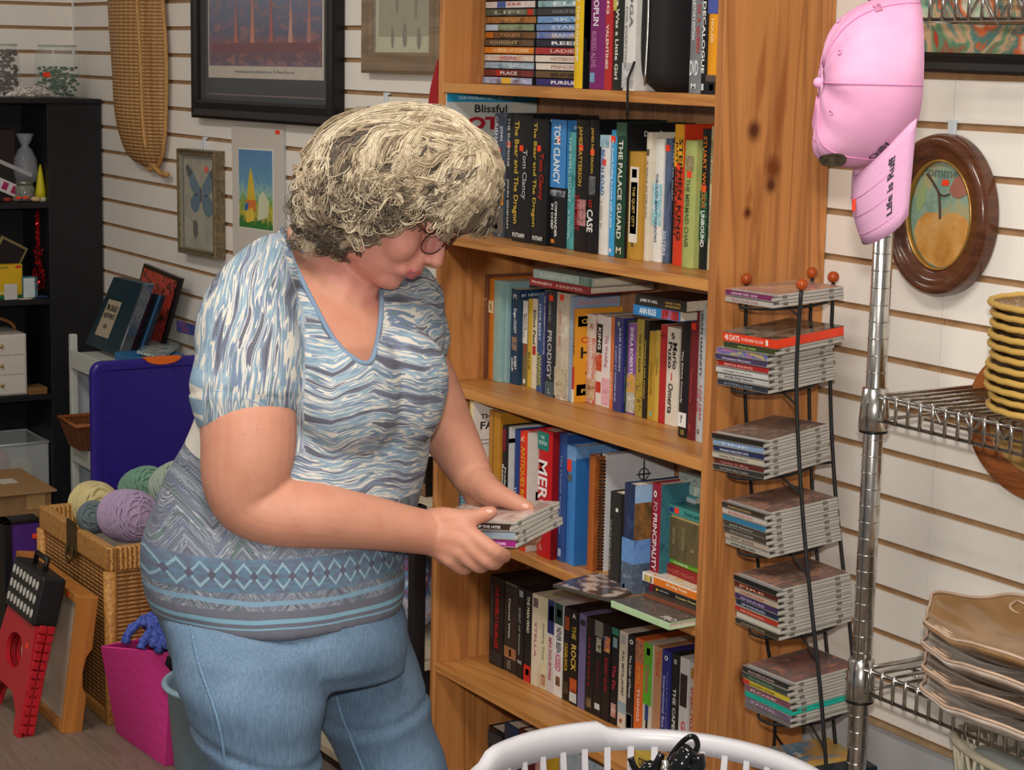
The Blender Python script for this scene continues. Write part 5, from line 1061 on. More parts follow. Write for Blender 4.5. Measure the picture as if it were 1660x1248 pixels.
# ------------------------------------------------------------------ pink cap
C = P(1474, 137, 2.335)
cap = thing('baseball_cap', 'faded pink baseball cap hanging sideways from the chrome post, brim down', 'cap', C)
def pinkcloth():
    t_ = NT('pink_twill'); v = t_.co(); w_ = t_.add('ShaderNodeTexWave'); w_.wave_type = 'BANDS'; w_.bands_direction = 'DIAGONAL'; w_.inputs['Scale'].default_value = 700; t_.link(v, w_.inputs[0])
    n = t_.noise(v, 14, 4); t_.bump(t_.math('ADD', t_.math('MULTIPLY', w_.outputs[1], .2), n.outputs[0]), .35, .002)
    return t_.fin(t_.ramp(n.outputs[0], [(.3, '#cf8fb2'), (.6, '#d89dbd'), (.8, '#e0abc8')]), .8)
PK = pinkcloth()
def crown(th, az):
    d = .105*math.cos(th)**(.60+.45*max(0, math.cos(az))) if th < math.pi/2-1e-4 else 0
    r = math.sin(th)**.75
    cu, cl = math.cos(az), math.sin(az)      # cu: up, cl: lateral (away from camera)
    vz = r*(.100 if cu < 0 else .108)*cu; vl = r*.083*cl
    low = max(0, -cu)*r
    if cu < 0: d = d*(1+.10*low)+.040*low**3*(1 if th > .6 else th/.6)
    wr = .0025*math.sin(5*az+3*th)*math.sin(2*th)+.003*math.sin(11*az)*math.sin(2*th)**2
    return C+HR*(-(d+wr))+UP*(vz-.03*d/.11*0)+HF*vl
NA = 48; rings = [[crown(th, 2*math.pi*k/NA) for k in range(NA)] for th in [math.pi/2*i/14 for i in range(1, 15)]]
mb = MB(); mb.loft(rings, cap=False); top = C+HR*(-.105); mb.add([top]+rings[0], [(0, k+1, (k+1) % NA+1) for k in range(NA)], 0, True)
cr = mb.build('crown', PK, cap, smooth=True); sm_ = cr.modifiers.new('thick', 'SOLIDIFY'); sm_.thickness = .0016
MB().ball(C+HR*-.107, .0068, 14, sc=(1, 1, 1)).build('button', PK, cap)
for k in range(6):
    az = 2*math.pi*(k+.5)/6
    MB().tube([crown(th, az)+(crown(th, az)-C).normalized()*.0006 for th in [math.pi/2*i/14 for i in range(1, 15)]], .0009, 5).build('seam', mat('#cf82ae', .8), cap)
    p = crown(.62, az+math.pi/6); n_ = (p-C).normalized()
    if HF.dot(n_) < .3: MB().tube([p+n_*.0008+n_.orthogonal().normalized()*.0028*math.cos(q*math.pi/6)+n_.cross(n_.orthogonal().normalized())*.0028*math.sin(q*math.pi/6) for q in range(12)], .0008, 5, closed=True).build('eyelet', mat('#d98fb8', .7), cap)
cc = math.cos(math.radians(68))
def brim(phi, t_):
    w_ = max(0, (math.cos(phi)-cc)/(1-cc)); s_ = math.sin(phi)/math.sin(math.radians(68))
    b0 = HR*(-(.004+.056*w_))+UP*(-.034-.074*w_)+HF*(.076*s_)
    b1 = HR*(-(.006+.038*w_**.8))+UP*(-.150-.040*w_**.6)+HF*(.066*s_)
    bul = HR*(-.006*math.sin(t_*math.pi)*w_)
    return C+b0*(1-t_)+b1*t_+bul
NP = 24; rings = []
top_ = [[brim(math.radians(-68+136*i/NP), j/8) for i in range(NP+1)] for j in range(9)]
vs = [p for r in top_ for p in r]; fs = [(j*(NP+1)+i, j*(NP+1)+i+1, (j+1)*(NP+1)+i+1, (j+1)*(NP+1)+i) for j in range(8) for i in range(NP)]
br = MB().add(vs, fs, 0, True).build('brim', mat('#ca98b8', .8, var=.05, bump=.2, scale=500), cap, smooth=True)
q = br.modifiers.new('thick', 'SOLIDIFY'); q.thickness = .0028; q.offset = 0
for jj in (.35, .6, .85): MB().tube([brim(math.radians(-66+132*i/NP), jj)-HR*.0017-HF*.0004 for i in range(NP+1)], .0005, 4).build('stitching', mat('#cf88b2', .8), cap)
def on_cap(s, col, fn, W_, u0, u1, h, rows=1, name='lettering', off=.0022):
    """lettering wrapped on the cap surface: fn(a, b) gives a point, a along the word, b up the letters"""
    vs_, fs_, asp = text_verts(s, .03)
    if not fs_: return
    pts = []
    for a, b in vs_:
        p = fn(a, b); pts.append(p-HF*off*.6-HR*off*.8)
    MB().add(pts, fs_).build(name, mat(col, .7), cap)
on_cap('Life is Ruff', '#2a2630', lambda a, b: brim(math.radians(-55+5.5*b), .80-.62*a), 1, 0, 1, 1)
on_cap('Chilly', '#2a2630', lambda a, b: crown(math.pi/2*.98-.055*b, math.radians(180+30+19*a)), 1, 0, 1, 1)
on_cap('LG', '#a8607c', lambda a, b: crown(math.pi/2*.75-.09*b, math.radians(327+9*a)), 1, 0, 1, 1)
pt = [crown(1.20+.17*math.sin(q*math.pi/10), math.radians(200+14*math.cos(q*math.pi/10)))+(crown(1.2, math.radians(200))-C).normalized()*.004 for q in range(20)]
MB().add(pt, [tuple(range(20))]).build('embroidered_patch', streak(['#3a3428', '#6a6048', '#2a2420', '#8a8060'], 'N', 90, .7), cap)
p = brim(math.radians(-5), .42)
MB().prism([p-HR*.003-HF*.004+UP*.007, p-HR*.003-HF*.004-UP*.007, p-HR*.001-HF*.011-UP*.008, p-HR*.001-HF*.011+UP*.006], -HR*.0006).build('price_sticker', STK, cap)
# ================================================================== black cabinet in the corner
BK = mat('#17171a', .45, var=.15)
CX = -6.02; YR = -.181
cb = thing('black_cabinet', 'black open-fronted shelf cabinet standing in the far left corner', 'cabinet', (-6.15, -.6, 0))
MB().box((-6.285, YR, 0), (CX, -.006, 1.447)).build('side_panel', BK, cb, bevel=.002)
MB().box((-6.285, -1.25, 0), (CX, -1.235, 1.447)).build('side_panel', BK, cb, bevel=.002)
MB().box((-6.286, -1.25, 1.447), (CX+.006, -.005, 1.462)).build('top_board', BK, cb, bevel=.002)
MB().box((-6.285, -1.235, .01), (-6.279, YR, 1.447)).build('back_panel', BK, cb)
for z in (1.141, .838, .533, .214): MB().box((-6.279, -1.235, z-.018), (CX-.002, YR-.0005, z)).build('shelf', BK, cb, bevel=.001)
def onCab(x, y, X=CX-.05): return onX(x, y, X)
GL = glassy('#dfe8e4', .07, .02)
def bead_stuff(cols, r=.5): return streak(cols, 'N', 220, .12)
# jars on top
def jar(label, x0, x1, y0, fill, fh, zt, neck=.8, X=-6.13, sticker=None):
    a = onX(x0, 150, X); b = onX(x1, 150, X); c = (a+b)/2; r = abs(b.y-a.y)/2; z = 1.4625; h = zt-z
    o = thing('glass_jar', label, 'jar', (c.x, c.y, z), 'glass jars on top of the black cabinet')
    prof = [(.001, .001), (r*.92, .001), (r, h*.1), (r, h*.62), (r*.96, h*.78), (r*neck, h*.93), (r*neck, h), (r*neck-.002, h), (r*neck-.002, h*.93), (r*.94, h*.78), (r-.003, h*.6), (r-.003, h*.1), (.001, .004)]
    MB().lathe(prof, (c.x, c.y, z), 32).build('glass_body', GL, o)
    MB().tube([(c.x+r*neck*math.cos(q*math.pi/16), c.y+r*neck*math.sin(q*math.pi/16), z+h) for q in range(32)], .0025, 6, closed=True).build('rim', mat('#a8b4ac', .1), o)
    mb = MB()
    for _ in range(170):
        an = random.uniform(0, 2*math.pi); rr = (r-.009)*math.sqrt(random.random()); mb.ball((c.x+rr*math.cos(an), c.y+rr*math.sin(an), z+.008+random.random()*fh*h), .0065, 6)
    f = mb.build('bead_filling', fill, o); f['kind'] = 'stuff'
    if sticker: p = onX(sticker[0], sticker[1], c.x+r+.001); MB().box((p.x-.001, p.y-.010, p.z-.007), (p.x+.001, p.y+.012, p.z+.007)).build('price_sticker', STK, o)
    return o
jar('clear glass jar filled with dark green sparkling beads, on the black cabinet', 57, 130, 70, streak(['#0c2412', '#1c4424', '#4c7c58', '#102c18'], 'N', 160, .4), .55, 1.625, sticker=(75, 121))
jar('narrow-necked glass jar of red and multicoloured beads at the far left', -12, 33, 72, streak(['#3c0c14', '#6c1820', '#1c3c30', '#8c5c64'], 'N', 160, .4), .85, 1.625, neck=.75)
p = onX(50, 165, -6.062)
t = thing('bag_of_shells', 'clear bag of small white shells lying before the glass jars', 'bag', (p.x, p.y, 1.4625)); mb = MB()
for _ in range(260):
    a = random.uniform(-1, 1); b = random.uniform(-1, 1); q = 1-abs(a)**2.5
    mb.ball((p.x+.035*b*q, p.y+.075*a, 1.470+.030*q*random.random()*(1-b*b*.6)), random.uniform(.004, .007), 6)
mb.build('shell_filling', mat('#cfc4b8', .5, var=.2), t)['kind'] = 'stuff'
rings = []
for i in range(9):
    a = -1+2*i/8; q = max(.12, (1-abs(a)**2.5))
    rings.append([Vector((p.x+.042*q*math.cos(k*math.pi/8), p.y+.084*a, 1.4635+.020*q+.020*q*math.sin(k*math.pi/8))) for k in range(16)])
MB().loft(rings).build('plastic_bag', glassy('#ffffff', .14, .1), t)
# items on the shelves, front faces at the plane x=X
def facebox(name, label, cat, x0, y0, x1, y1, dep, m, X=CX-.04, zb=None, group=None, thing_=None, rot=0):
    A = onX(x0, y1, X); B = onX(x1, y0, X); z0_ = zb if zb is not None else A.z
    o = thing_ or thing(name, label, cat, (X-dep/2, (A.y+B.y)/2, z0_), group)
    MB().box((X-dep, A.y, z0_), (X, B.y, B.z)).build('box' if not thing_ else name, m, o, bevel=.001, seg=1)
    return o, A.y, B.y, z0_, B.z, X
z = 1.1415
o, ya, yb, za, zb_, X = facebox('gift_box', 'small dark gift box with magenta and white card front, upper cabinet shelf', 'box', -20, 210, 24, 285, .05, mat('#241418', .5), X=-6.10, zb=z)
M_ = Matrix.Translation((-6.085, onX(12, 240, -6.085).y, 1.185)) @ Matrix.Rotation(math.radians(-24), 4, 'X')
t = thing('greeting_card', 'black, white and magenta card leaning on the upper cabinet shelf', 'card', (0, 0, 0), M=M_)
MB().box((-.004, -.07, -.02), (0, .055, .07)).build('card', mat('#1c1a1c', .4), t, local=True)
MB().box((0, -.07, -.02), (.0008, .055, .018)).build('printed_panel', mat('#cfc6c6', .4), t, local=True)
for q in (-.05, -.02, .012): MB().box((.0006, q, -.012), (.0014, q+.018, .012)).build('printed_panel', mat('#9c2458', .4), t, local=True)
MB().box((.0, -.07, .058), (.0008, .055, .07)).build('printed_panel', mat('#a8a4a4', .4), t, local=True)
# jar with bag over it
p = onX(40, 314, -6.09)
t = thing('potpourri_jar', 'small lidded jar wrapped in a gathered clear bag, upper cabinet shelf', 'jar', (p.x, p.y, z))
MB().lathe([(.001, 0), (.03, 0), (.033, .01), (.033, .04), (.028, .05), (.001, .05)], (p.x, p.y, z+.0005), 24).build('glass_body', streak(['#4a4a44', '#8c8c80', '#3c3c34'], 'N', 120, .1), t)
MB().lathe([(.001, .05), (.030, .05), (.030, .062), (.001, .063)], (p.x, p.y, z+.0005), 24).build('lid', mat('#8a8880', .3, .7), t)
MB().lathe([(.034, .06), (.040, .09), (.036, .13), (.022, .16), (.010, .172), (.018, .185), (.028, .21)], (p.x, p.y+.004, z), 14).build('plastic_bag', glassy('#cfd4dc', .22, .15), t)
p = onX(68, 314, -6.06)
t = thing('yellow_cone', 'slim yellow cone ornament at the right end of the upper cabinet shelf', 'ornament', (p.x, p.y-.004, z))
MB().lathe([(.018, .012), (.016, .03), (.009, .08), (.002, .115)], (p.x, p.y-.004, z), 20).build('cone', mat('#c8b81c', .5), t)
MB().lathe([(.001, 0), (.020, 0), (.020, .012), (.001, .012)], (p.x, p.y-.004, z+.0005), 20).build('base', mat('#cfc8a8', .5), t)
for i, (xx, c, nm) in enumerate(((12, '#8c3024', 'rust red'), (28, '#5c5850', 'grey'), (40, '#6a5c54', 'taupe'), (58, '#c8a878', 'cream'))):
    p = onX(xx, 316, -6.035)
    t = thing('pebble_ornament', f'{nm} pebble ornament lying at the edge of the upper cabinet shelf', 'ornament', (p.x, p.y, z), 'pebble ornaments on the upper shelf')
    MB().ball((p.x, p.y, z+.0095), .010+.002*(i % 2), 12, sc=(1, 1.4, .75)).build('stone', mat(c, .5), t)
    if i in (1, 2): MB().box((p.x+.008, p.y-.008, z+.012), (p.x+.012, p.y+.008, z+.019)).build('price_sticker', STK, t)
z = .8385
o, ya, yb, za, zb_, X = facebox('crayon_box', 'yellow and green box of crayons on the middle cabinet shelf', 'crayon box', -14, 428, 36, 458, .03, mat('#d0a81c', .45), X=-6.06, zb=z)
MB().box((X-.0005, ya, za), (X+.0008, yb, za+.012)).build('printed_panel', mat('#1c6c34', .4), o); put_text(o, 'Crayola', '#2c6c3c', (X+.001, ya+.008, zb_-.013), (0, 1, 0), (0, 0, 1), .045, .008, local=False); MB().box((X, yb-.022, zb_-.012), (X+.001, yb-.004, zb_-.004)).build('printed_panel', mat('#c83c24', .4), o)
put_text(o, '64 Crayons', '#f0e8d0', (X+.001, ya+.008, za+.014), (0, 1, 0), (0, 0, 1), .06, .010, local=False)
o, ya, yb, za, zb_, X = facebox('small_carton', 'small teal carton with white label beside the crayon box', 'box', 37, 448, 61, 464, .025, mat('#3c6c74', .5), X=-6.05, zb=z)
MB().box((X, ya+.002, za+.002), (X+.001, yb-.010, zb_-.004)).build('printed_label', mat('#c0ccd0', .5), o)
o, ya, yb, za, zb_, X = facebox('price_card', 'little white price card lying before the crayon box', 'card', 7, 460, 28, 467, .004, mat('#c4c0bc', .5), X=-6.03, zb=z)
p = onX(41, 473, -6.035); t = thing('loose_disc', 'iridescent loose disc lying on the edge of the middle cabinet shelf', 'disc', (p.x, p.y, z))
MB().lathe([(.006, 0), (.026, 0), (.026, .0012), (.006, .0012)], (p.x-.004, p.y, z+.0003), 32).build('disc', streak(['#8cb0b8', '#d8a07c', '#a8c8c0'], 'N', 30, .15), t)
p = onX(66, 472, -6.05); t = thing('blue_scarf', 'folded dark blue cloth at the right end of the middle cabinet shelf', 'cloth', (p.x, p.y, z))
MB().box((p.x-.04, p.y-.018, z), (p.x+.02, p.y+.018, z+.006)).build('cloth', mat('#1f2c50', .8), t, bevel=.003)
# red tinsel garland hanging from the shelf above
p = onX(63, 430, -6.06); t = thing('tinsel_garland', 'shiny red tinsel garland hanging under the upper cabinet shelf', 'garland', (p.x, p.y, .86)); mb = MB()
for _ in range(420):
    zz = .862+.25*random.random(); rr = .006+.016*abs(math.sin((zz-.86)*26+.6)); an = random.uniform(0, 6.28)
    if zz > 1.0: rr = .005
    q = Vector((p.x+rr*math.cos(an), p.y-.002+rr*.8*math.sin(an), zz)); d = Vector((random.uniform(-1, 1), random.uniform(-1, 1), random.uniform(-1, 1))).normalized()*.004; e = d.orthogonal().normalized()*.0016
    mb.add([q-d-e, q+d-e, q+d+e, q-d+e], [(0, 1, 2, 3)])
mb.tube([(p.x, p.y, .865), (p.x, p.y, 1.122)], .0015, 5)
mb.build('tinsel', mat('#b8141c', .2, .6), t)['kind'] = 'stuff'
# tilted small frame at the far left
M_ = Matrix.Translation((-6.10, onX(2, 395, -6.10).y, .90)) @ Matrix.Rotation(math.radians(-28), 4, 'X')
t = thing('framed_photo', 'little gilt-edged frame leaning on the middle cabinet shelf at far left', 'picture', (0, 0, 0), M=M_)
MB().box((-.01, -.06, -.03), (0, .035, .12)).build('frame', mat('#8a7c50', .4, .3), t, local=True, bevel=.002)
MB().box((0, -.052, -.022), (.001, .027, .112)).build('picture', mat('#1c1616', .4), t, local=True); MB().box((.0008, -.052, -.02), (.0016, .01, .03)).build('price_card', mat('#c8c4c0', .5), t, local=True)
# white chest of small drawers
z = .5335
A = onX(0, 630, -6.04); B = onX(44, 632, -6.04); ya = A.y-.14; yb = B.y; X = -6.035; H_ = onX(44, 541, X).z-z
WH = mat('#cfc8bd', .5, var=.03)
t = thing('mini_drawer_chest', 'small white three-drawer chest with arched wooden handle in the cabinet', 'drawer chest', ((X-.2)/1, (ya+yb)/2, z))
t.location = (X-.1, (ya+yb)/2, z)
MB().box((X-.20, ya, z+.0005), (X-.004, yb, z+H_)).build('body', WH, t, bevel=.002)
for k in range(3):
    q0, q1 = z+.006+k*(H_-.008)/3, z+.004+(k+1)*(H_-.008)/3
    d = MB().box((X-.004, ya+.006, q0), (X, yb-.006, q1-.002)).build('drawer', WH, t, bevel=.001)
    MB().ball((X+.006, onX(2, 600, X).y, (q0+q1)/2), .0065, 12).build('knob', mat('#c0a868', .25, .9), d)
MB().tube([(X-.1, (yb-.09)+.085*math.cos(q*math.pi/14), z+H_+.001+.042*math.sin(q*math.pi/14)) for q in range(15)], .006, 8).build('handle', mat('#8a5c34', .4), t)
t = thing('wooden_block', 'small brown wooden block at the right of the white drawer chest', 'block', (X, yb+.02, z))
e = onX(76, 630, -6.03).y; MB().box((-6.10, yb+.002, z+.0003), (-6.025, min(e, YR-.002), z+.022)).build('block', wood('#8a6440', '#5c3c24', knot=False, axis='Y'), t, bevel=.001)
o, ya2, yb2, za2, zb2, X2 = facebox('tag_pack', 'hanging pack of white and red tags above the drawer chest', 'tag pack', 67, 504, 78, 530, .004, mat('#c4c0c0', .5), X=-6.26)
MB().box((X2, ya2, (za2+zb2)/2-.01), (X2+.001, yb2, (za2+zb2)/2+.008)).build('printed_panel', mat('#a83c30', .5), o)
p = onX(58, 514, -6.274); t = thing('paper_snowflake', 'grey-white paper snowflake stuck to the cabinet back panel', 'ornament', p)
MB().prism([(p.x, p.y+.022*(1 if q % 2 else .82)*math.cos(q*math.pi/12), p.z+.022*(1 if q % 2 else .82)*math.sin(q*math.pi/12)) for q in range(24)], (.0015, 0, 0)).build('paper', mat('#8c9098', .6), t)
# clear storage bin with yarn in the bottom
z = .2145
ya, yb = onX(-25, 780, -6.04).y, YR-.006
t = thing('clear_storage_bin', 'clear plastic storage bin of yarn on the lowest cabinet shelf', 'storage bin', (-6.13, (ya+yb)/2, z))
mb = MB(); w0 = .008
for a, b in (((-6.27, ya, z), (-6.045, yb, z+.003)), ((-6.049, ya, z), (-6.045, yb, z+.16)), ((-6.27, ya, z), (-6.266, yb, z+.16)), ((-6.27, ya, z), (-6.045, ya+.003, z+.16)), ((-6.27, yb-.003, z), (-6.045, yb, z+.16))): mb.box(a, b)
mb.build('bin_wall', glassy('#d8dcdc', .3, .15), t)
MB().tube([(-6.27, ya, z+.16), (-6.042, ya, z+.16), (-6.042, yb, z+.16), (-6.27, yb, z+.16)], .004, 6, closed=True).build('rim', glassy('#d8dcdc', .55, .2), t)
def yarn_mat(c, sc=1.0):
    t_ = NT('yarn'); v = t_.co(); w_ = t_.add('ShaderNodeTexWave'); w_.wave_type = 'BANDS'; w_.bands_direction = 'DIAGONAL'; w_.inputs['Scale'].default_value = 300; w_.inputs['Distortion'].default_value = 2; t_.link(v, w_.inputs[0])
    t_.bump(w_.outputs[1], .5, .001); r = lin(c); return t_.fin(t_.ramp(w_.outputs[1], [(.1, tuple(x*.8 for x in r[:3])), (.7, r[:3])]), .95)
def skein(label, c, r, L, axis, col, name='yarn_ball', loops=26, group='balls of yarn', zb=None, turns=1.0, thick=.004):
    """wound ball of yarn: core and many wraps of strand"""
    c = Vector(c); ax = Vector(axis).normalized(); o = thing(name, label, 'yarn', (c.x, c.y, c.z-r), group); m_ = yarn_mat(col)
    u = ax.orthogonal().normalized(); v = ax.cross(u); core = []
    for i in range(13):
        s = -1+2*i/12; rr = r*.97*max(.02, (1-abs(s)**3))**.5; core.append([c+ax*(s*L)+(u*math.cos(k*math.pi/12)+v*math.sin(k*math.pi/12))*rr for k in range(24)])
    MB().loft(core).build('core', m_, o, smooth=True)
    mb = MB(); rnd = random.Random(label)
    for i in range(loops):
        s0 = -.93+1.86*i/(loops-1); tilt = rnd.uniform(.1, .28)*(1 if i % 2 else -1); pts = []
        for k in range(28):
            a = 2*math.pi*k/28; s = max(-.97, min(.97, s0+tilt*math.sin(a+i))); rr = r*(max(.03, 1-abs(s)**3))**.5
            pts.append(c+ax*(s*L)+(u*math.cos(a)+v*math.sin(a))*(rr+thick*.3))
        mb.tube(pts, thick*.8, 5, closed=True)
    mb.build('wound_strand', m_, o, smooth=True); return o
skein('dark pink yarn ball inside the clear bin at the cabinet bottom', (-6.15, onX(-8, 770, -6.15).y, z+.072), .056, .050, (.2, 1, .3), '#a8384c', group='yarn balls in the clear bin')
skein('pale yellow-green yarn ball inside the clear bin, right', (-6.13, onX(34, 780, -6.13).y-.004, z+.054), .042, .042, (.4, 1, .0), '#b0ac80', group='yarn balls in the clear bin')
skein('grey-white yarn ball at the back of the clear bin', (-6.21, onX(4, 760, -6.2).y, z+.058), .045, .045, (.0, 1, .6), '#a8a49c', group='yarn balls in the clear bin')

# ================================================================== cardboard box, binder
A = onZ(3, 1005, 0)
def fl(x, y, z=0): return onZ(x, y, z)
CBM = mat('#8f6c48', .8, var=.1, scale=30)
bx = Vector((-4.97, -.93, 0))
t = thing('cardboard_box', 'brown cardboard box with loosely folded top flaps at the left edge', 'cardboard box', (-5.62, -.55, 0))
c0 = onX(84, 822, -5.48); yb = c0.y; zt = .345
MB().box((-5.80, yb-.40, .0), (-5.48, yb, zt)).build('carton', CBM, t, bevel=.003)
MB().box((-5.80, yb-.40, zt), (-5.46, yb+.01, zt+.006)).build('flap', mat('#9c7850', .8, var=.1), t, bevel=.001)
MB().box((-5.66, yb-.11, zt+.0055), (-5.60, yb-.06, zt+.0075)).build('paper_label', mat('#c8c0b0', .7), t)
MB().box((-5.4795, yb-.075, zt-.05), (-5.478, yb-.02, zt-.004)).build('packing_tape', mat('#b08c5c', .3), t)
# binder leaning by the chest
p0 = onZ(42, 1003, 0)
t = thing('ring_binder', 'upright black and purple binder with orange sticker, between box and wicker chest', 'binder', (-5.02, -.60, 0))
X = -5.0
ya, yb, zt = onX(7, 900, X).y, onX(66, 900, X).y, onX(40, 842, X).z
MB().box((X-.06, ya, .0), (X, ya+.022, zt)).box((X-.06, ya, zt-.012), (X, yb, zt)).build('spine', mat('#17161a', .4), t, bevel=.002)
MB().box((X-.055, ya+.020, .002), (X-.004, yb, zt-.012)).build('cover', mat('#4c2878', .4), t, bevel=.002)
p = onX(59, 869, X); MB().box((X-.006, p.y-.010, p.z-.006), (X-.0005, p.y+.014, p.z+.006)).build('price_sticker', STK, t)

# ================================================================== wicker chest and yarn
x0, x1, y0, y1, zt = -4.905, -4.41, -.585, -.245, .441
WC = weave('#b07c44', '#d4a468', '#70481f', .55); WCR = mat('#b98444', .5, var=.35, scale=120, bump=.6)
t = thing('wicker_chest', 'large tan wicker chest with brass clasp, open and heaped with yarn', 'basket', ((x0+x1)/2, (y0+y1)/2, 0))
mb = MB(); q = .016
mb.box((x0, y0, .01), (x1, y0+q, zt-.055)).box((x0, y1-q, .01), (x1, y1, zt-.055)).box((x0, y0+q, .01), (x0+q, y1-q, zt-.055)).box((x1-q, y0+q, .01), (x1, y1-q, zt-.055)).box((x0, y0, .005), (x1, y1, .014))
mb.build('woven_wall', WC, t, bevel=.004)
mb = MB(); g = .008
for za, zb_ in ((zt-.06, zt),):
    mb.box((x0-g, y0-g, za), (x1+g, y0+q, zb_)).box((x0-g, y1-q, za), (x1+g, y1+g, zb_)).box((x0-g, y0+q, za), (x0+q, y1-q, zb_)).box((x1-q, y0+q, za), (x1+g, y1-q, zb_))
def rimm():
    t_ = NT('wrapped_cane'); w_ = t_.add('ShaderNodeTexWave'); w_.wave_type = 'BANDS'; w_.bands_direction = 'X'; w_.inputs['Scale'].default_value = 42; w_.inputs['Distortion'].default_value = 2.5; w_.inputs['Detail Scale'].default_value = 3; t_.link(t_.co(rot=(0, 0, .7)), w_.inputs[0])
    t_.bump(w_.outputs[1], .7, .003); return t_.fin(t_.ramp(w_.outputs[1], [(.1, '#8a5c2c'), (.35, '#b88444'), (.8, '#d4a05c')]), .45)
RM = rimm(); mb.build('wrapped_rim', RM, t, bevel=.006, seg=3)
for cxx, cyy in ((x0, y0), (x1, y0), (x0, y1), (x1, y1)): MB().tube([(cxx, cyy, .0), (cxx, cyy, zt-.06)], .016, 10).build('corner_post', WCR, t)
MB().box((x0-.004, y0-.012, .0), (x1+.004, y0, .03)).box((x1-.0, y0-.012, 0), (x1+.012, y1, .03)).build('foot_rail', WCR, t, bevel=.004)
p = onY(117, 872, y0-.01); BRS = mat('#5c4c2c', .4, .7, var=.3)
MB().box((p.x-.032, y0-.014, p.z-.045), (p.x+.032, y0-.008, p.z+.045)).tube([(p.x-.022, y0-.016, p.z-.02), (p.x-.022, y0-.020, p.z-.05), (p.x, y0-.022, p.z-.062), (p.x+.022, y0-.020, p.z-.05), (p.x+.022, y0-.016, p.z-.02)], .004, 6).build('clasp', BRS, t, bevel=.002)
# stuff the chest so the balls have something to lie on
GY = 'yarn balls heaped in the wicker chest'
def Y3(x, y, Y): return onY(x, y, Y)
c = Y3(152, 818, -.45); skein('cream chunky yarn ball at the left of the wicker chest', c, .056, .060, (1, .2, .1), '#e2d29a', group=GY, thick=.007, loops=22)
c = Y3(152, 838, -.545); skein('grey-blue yarn ball tucked between cream and lilac ones', c, .038, .046, (1, -.4, .3), '#6c7c80', group=GY)
c = Y3(208, 836, -.492); skein('large lilac yarn skein lying in front on the wicker chest', c, .062, .082, (1, .25, .12), '#b8a2c2', group=GY, loops=40)
c = Y3(232, 790, -.36); skein('sage green yarn skein at the back of the wicker chest', c, .050, .085, (1, .1, .35), '#7ca48c', group=GY, loops=34)
c = Y3(285, 785, -.33); skein('pale mint white yarn skein at the back right of the chest', c, .055, .075, (1, .3, .5), '#b0c0b0', group=GY, loops=34)
mb = MB()
mb.box((x0+q+.001, y0+q+.001, .016), (x1-q-.001, y1-q-.001, zt-.075))
tt = thing('folded_blanket', 'dull grey blanket filling the wicker chest beneath the yarn', 'blanket', ((x0+x1)/2, (y0+y1)/2, .016)); mb.build('cloth', mat('#8a8478', .9), tt, bevel=.01)

# ================================================================== framed board and folding step stool leaning on the chest
def lean_frame(B, yaw, lean):
    a = math.radians(yaw); le = math.radians(lean); u = Vector((math.cos(a), -math.sin(a), 0)); nb = Vector((math.sin(a), math.cos(a), 0))
    v = UP*math.cos(le)+nb*math.sin(le); w = u.cross(v)*-1
    M = Matrix((u, w if w.dot(nb) > 0 else -w, v)).transposed().to_4x4(); M.translation = B; return M
B = onZ(112, 1180, 0)
HB = .335; WB = .50
M = lean_frame(B+Vector((.035, -.030, .001)), 1, 8)
t = thing('framed_board', 'oak framed cream bed tray leaning upside against the wicker chest', 'tray', (0, 0, 0), M=M)
OAK = wood('#c07e3c', '#8a5424', knot=False, axis='Z', rough=.35, name='oak')
th = .050
# right and left sides with a hand notch, top and bottom rails
def side(xa, xb):
    N_ = 10; pts = [(0, 0), (0, HB), (th, HB)]
    pts += [(th, HB*.62), (th-.012, HB*.56), (th-.016, HB*.45), (th-.012, HB*.34), (th, HB*.28), (th, 0)]
    return MB().prism([Vector((xa, y, z)) for y, z in pts], (xb-xa, 0, 0))
side(-.018, 0).build('side_rail', OAK, t, local=True, bevel=.002); side(-WB, -WB+.018).build('side_rail', OAK, t, local=True, bevel=.002)
MB().box((-WB+.018, 0, 0), (-.018, th, .020)).build('rail', OAK, t, local=True, bevel=.002); MB().box((-WB+.018, 0, HB-.020), (-.018, th, HB)).build('rail', OAK, t, local=True, bevel=.002)
MB().box((-WB+.016, .014, .018), (-.016, .020, HB-.018)).build('panel', mat('#bdb09c', .5, var=.05), t, local=True)
MB().box((-.085, -.0008, HB-.016), (-.068, 0, HB-.006)).build('price_sticker', STK, t, local=True)
# stool
B = onZ(60, 1166, 0)
M = lean_frame(B+Vector((.108, -.084, .001)), 1, 13.5)
RD = mat('#b8202a', .35, var=.06); RD2 = mat('#8c141c', .4)
t = thing('folding_step_stool', 'folded red plastic step stool with black white-dotted top, leaning left of the chest', 'step stool', (0, 0, 0), M=M)
W_, H_ = .30, .385
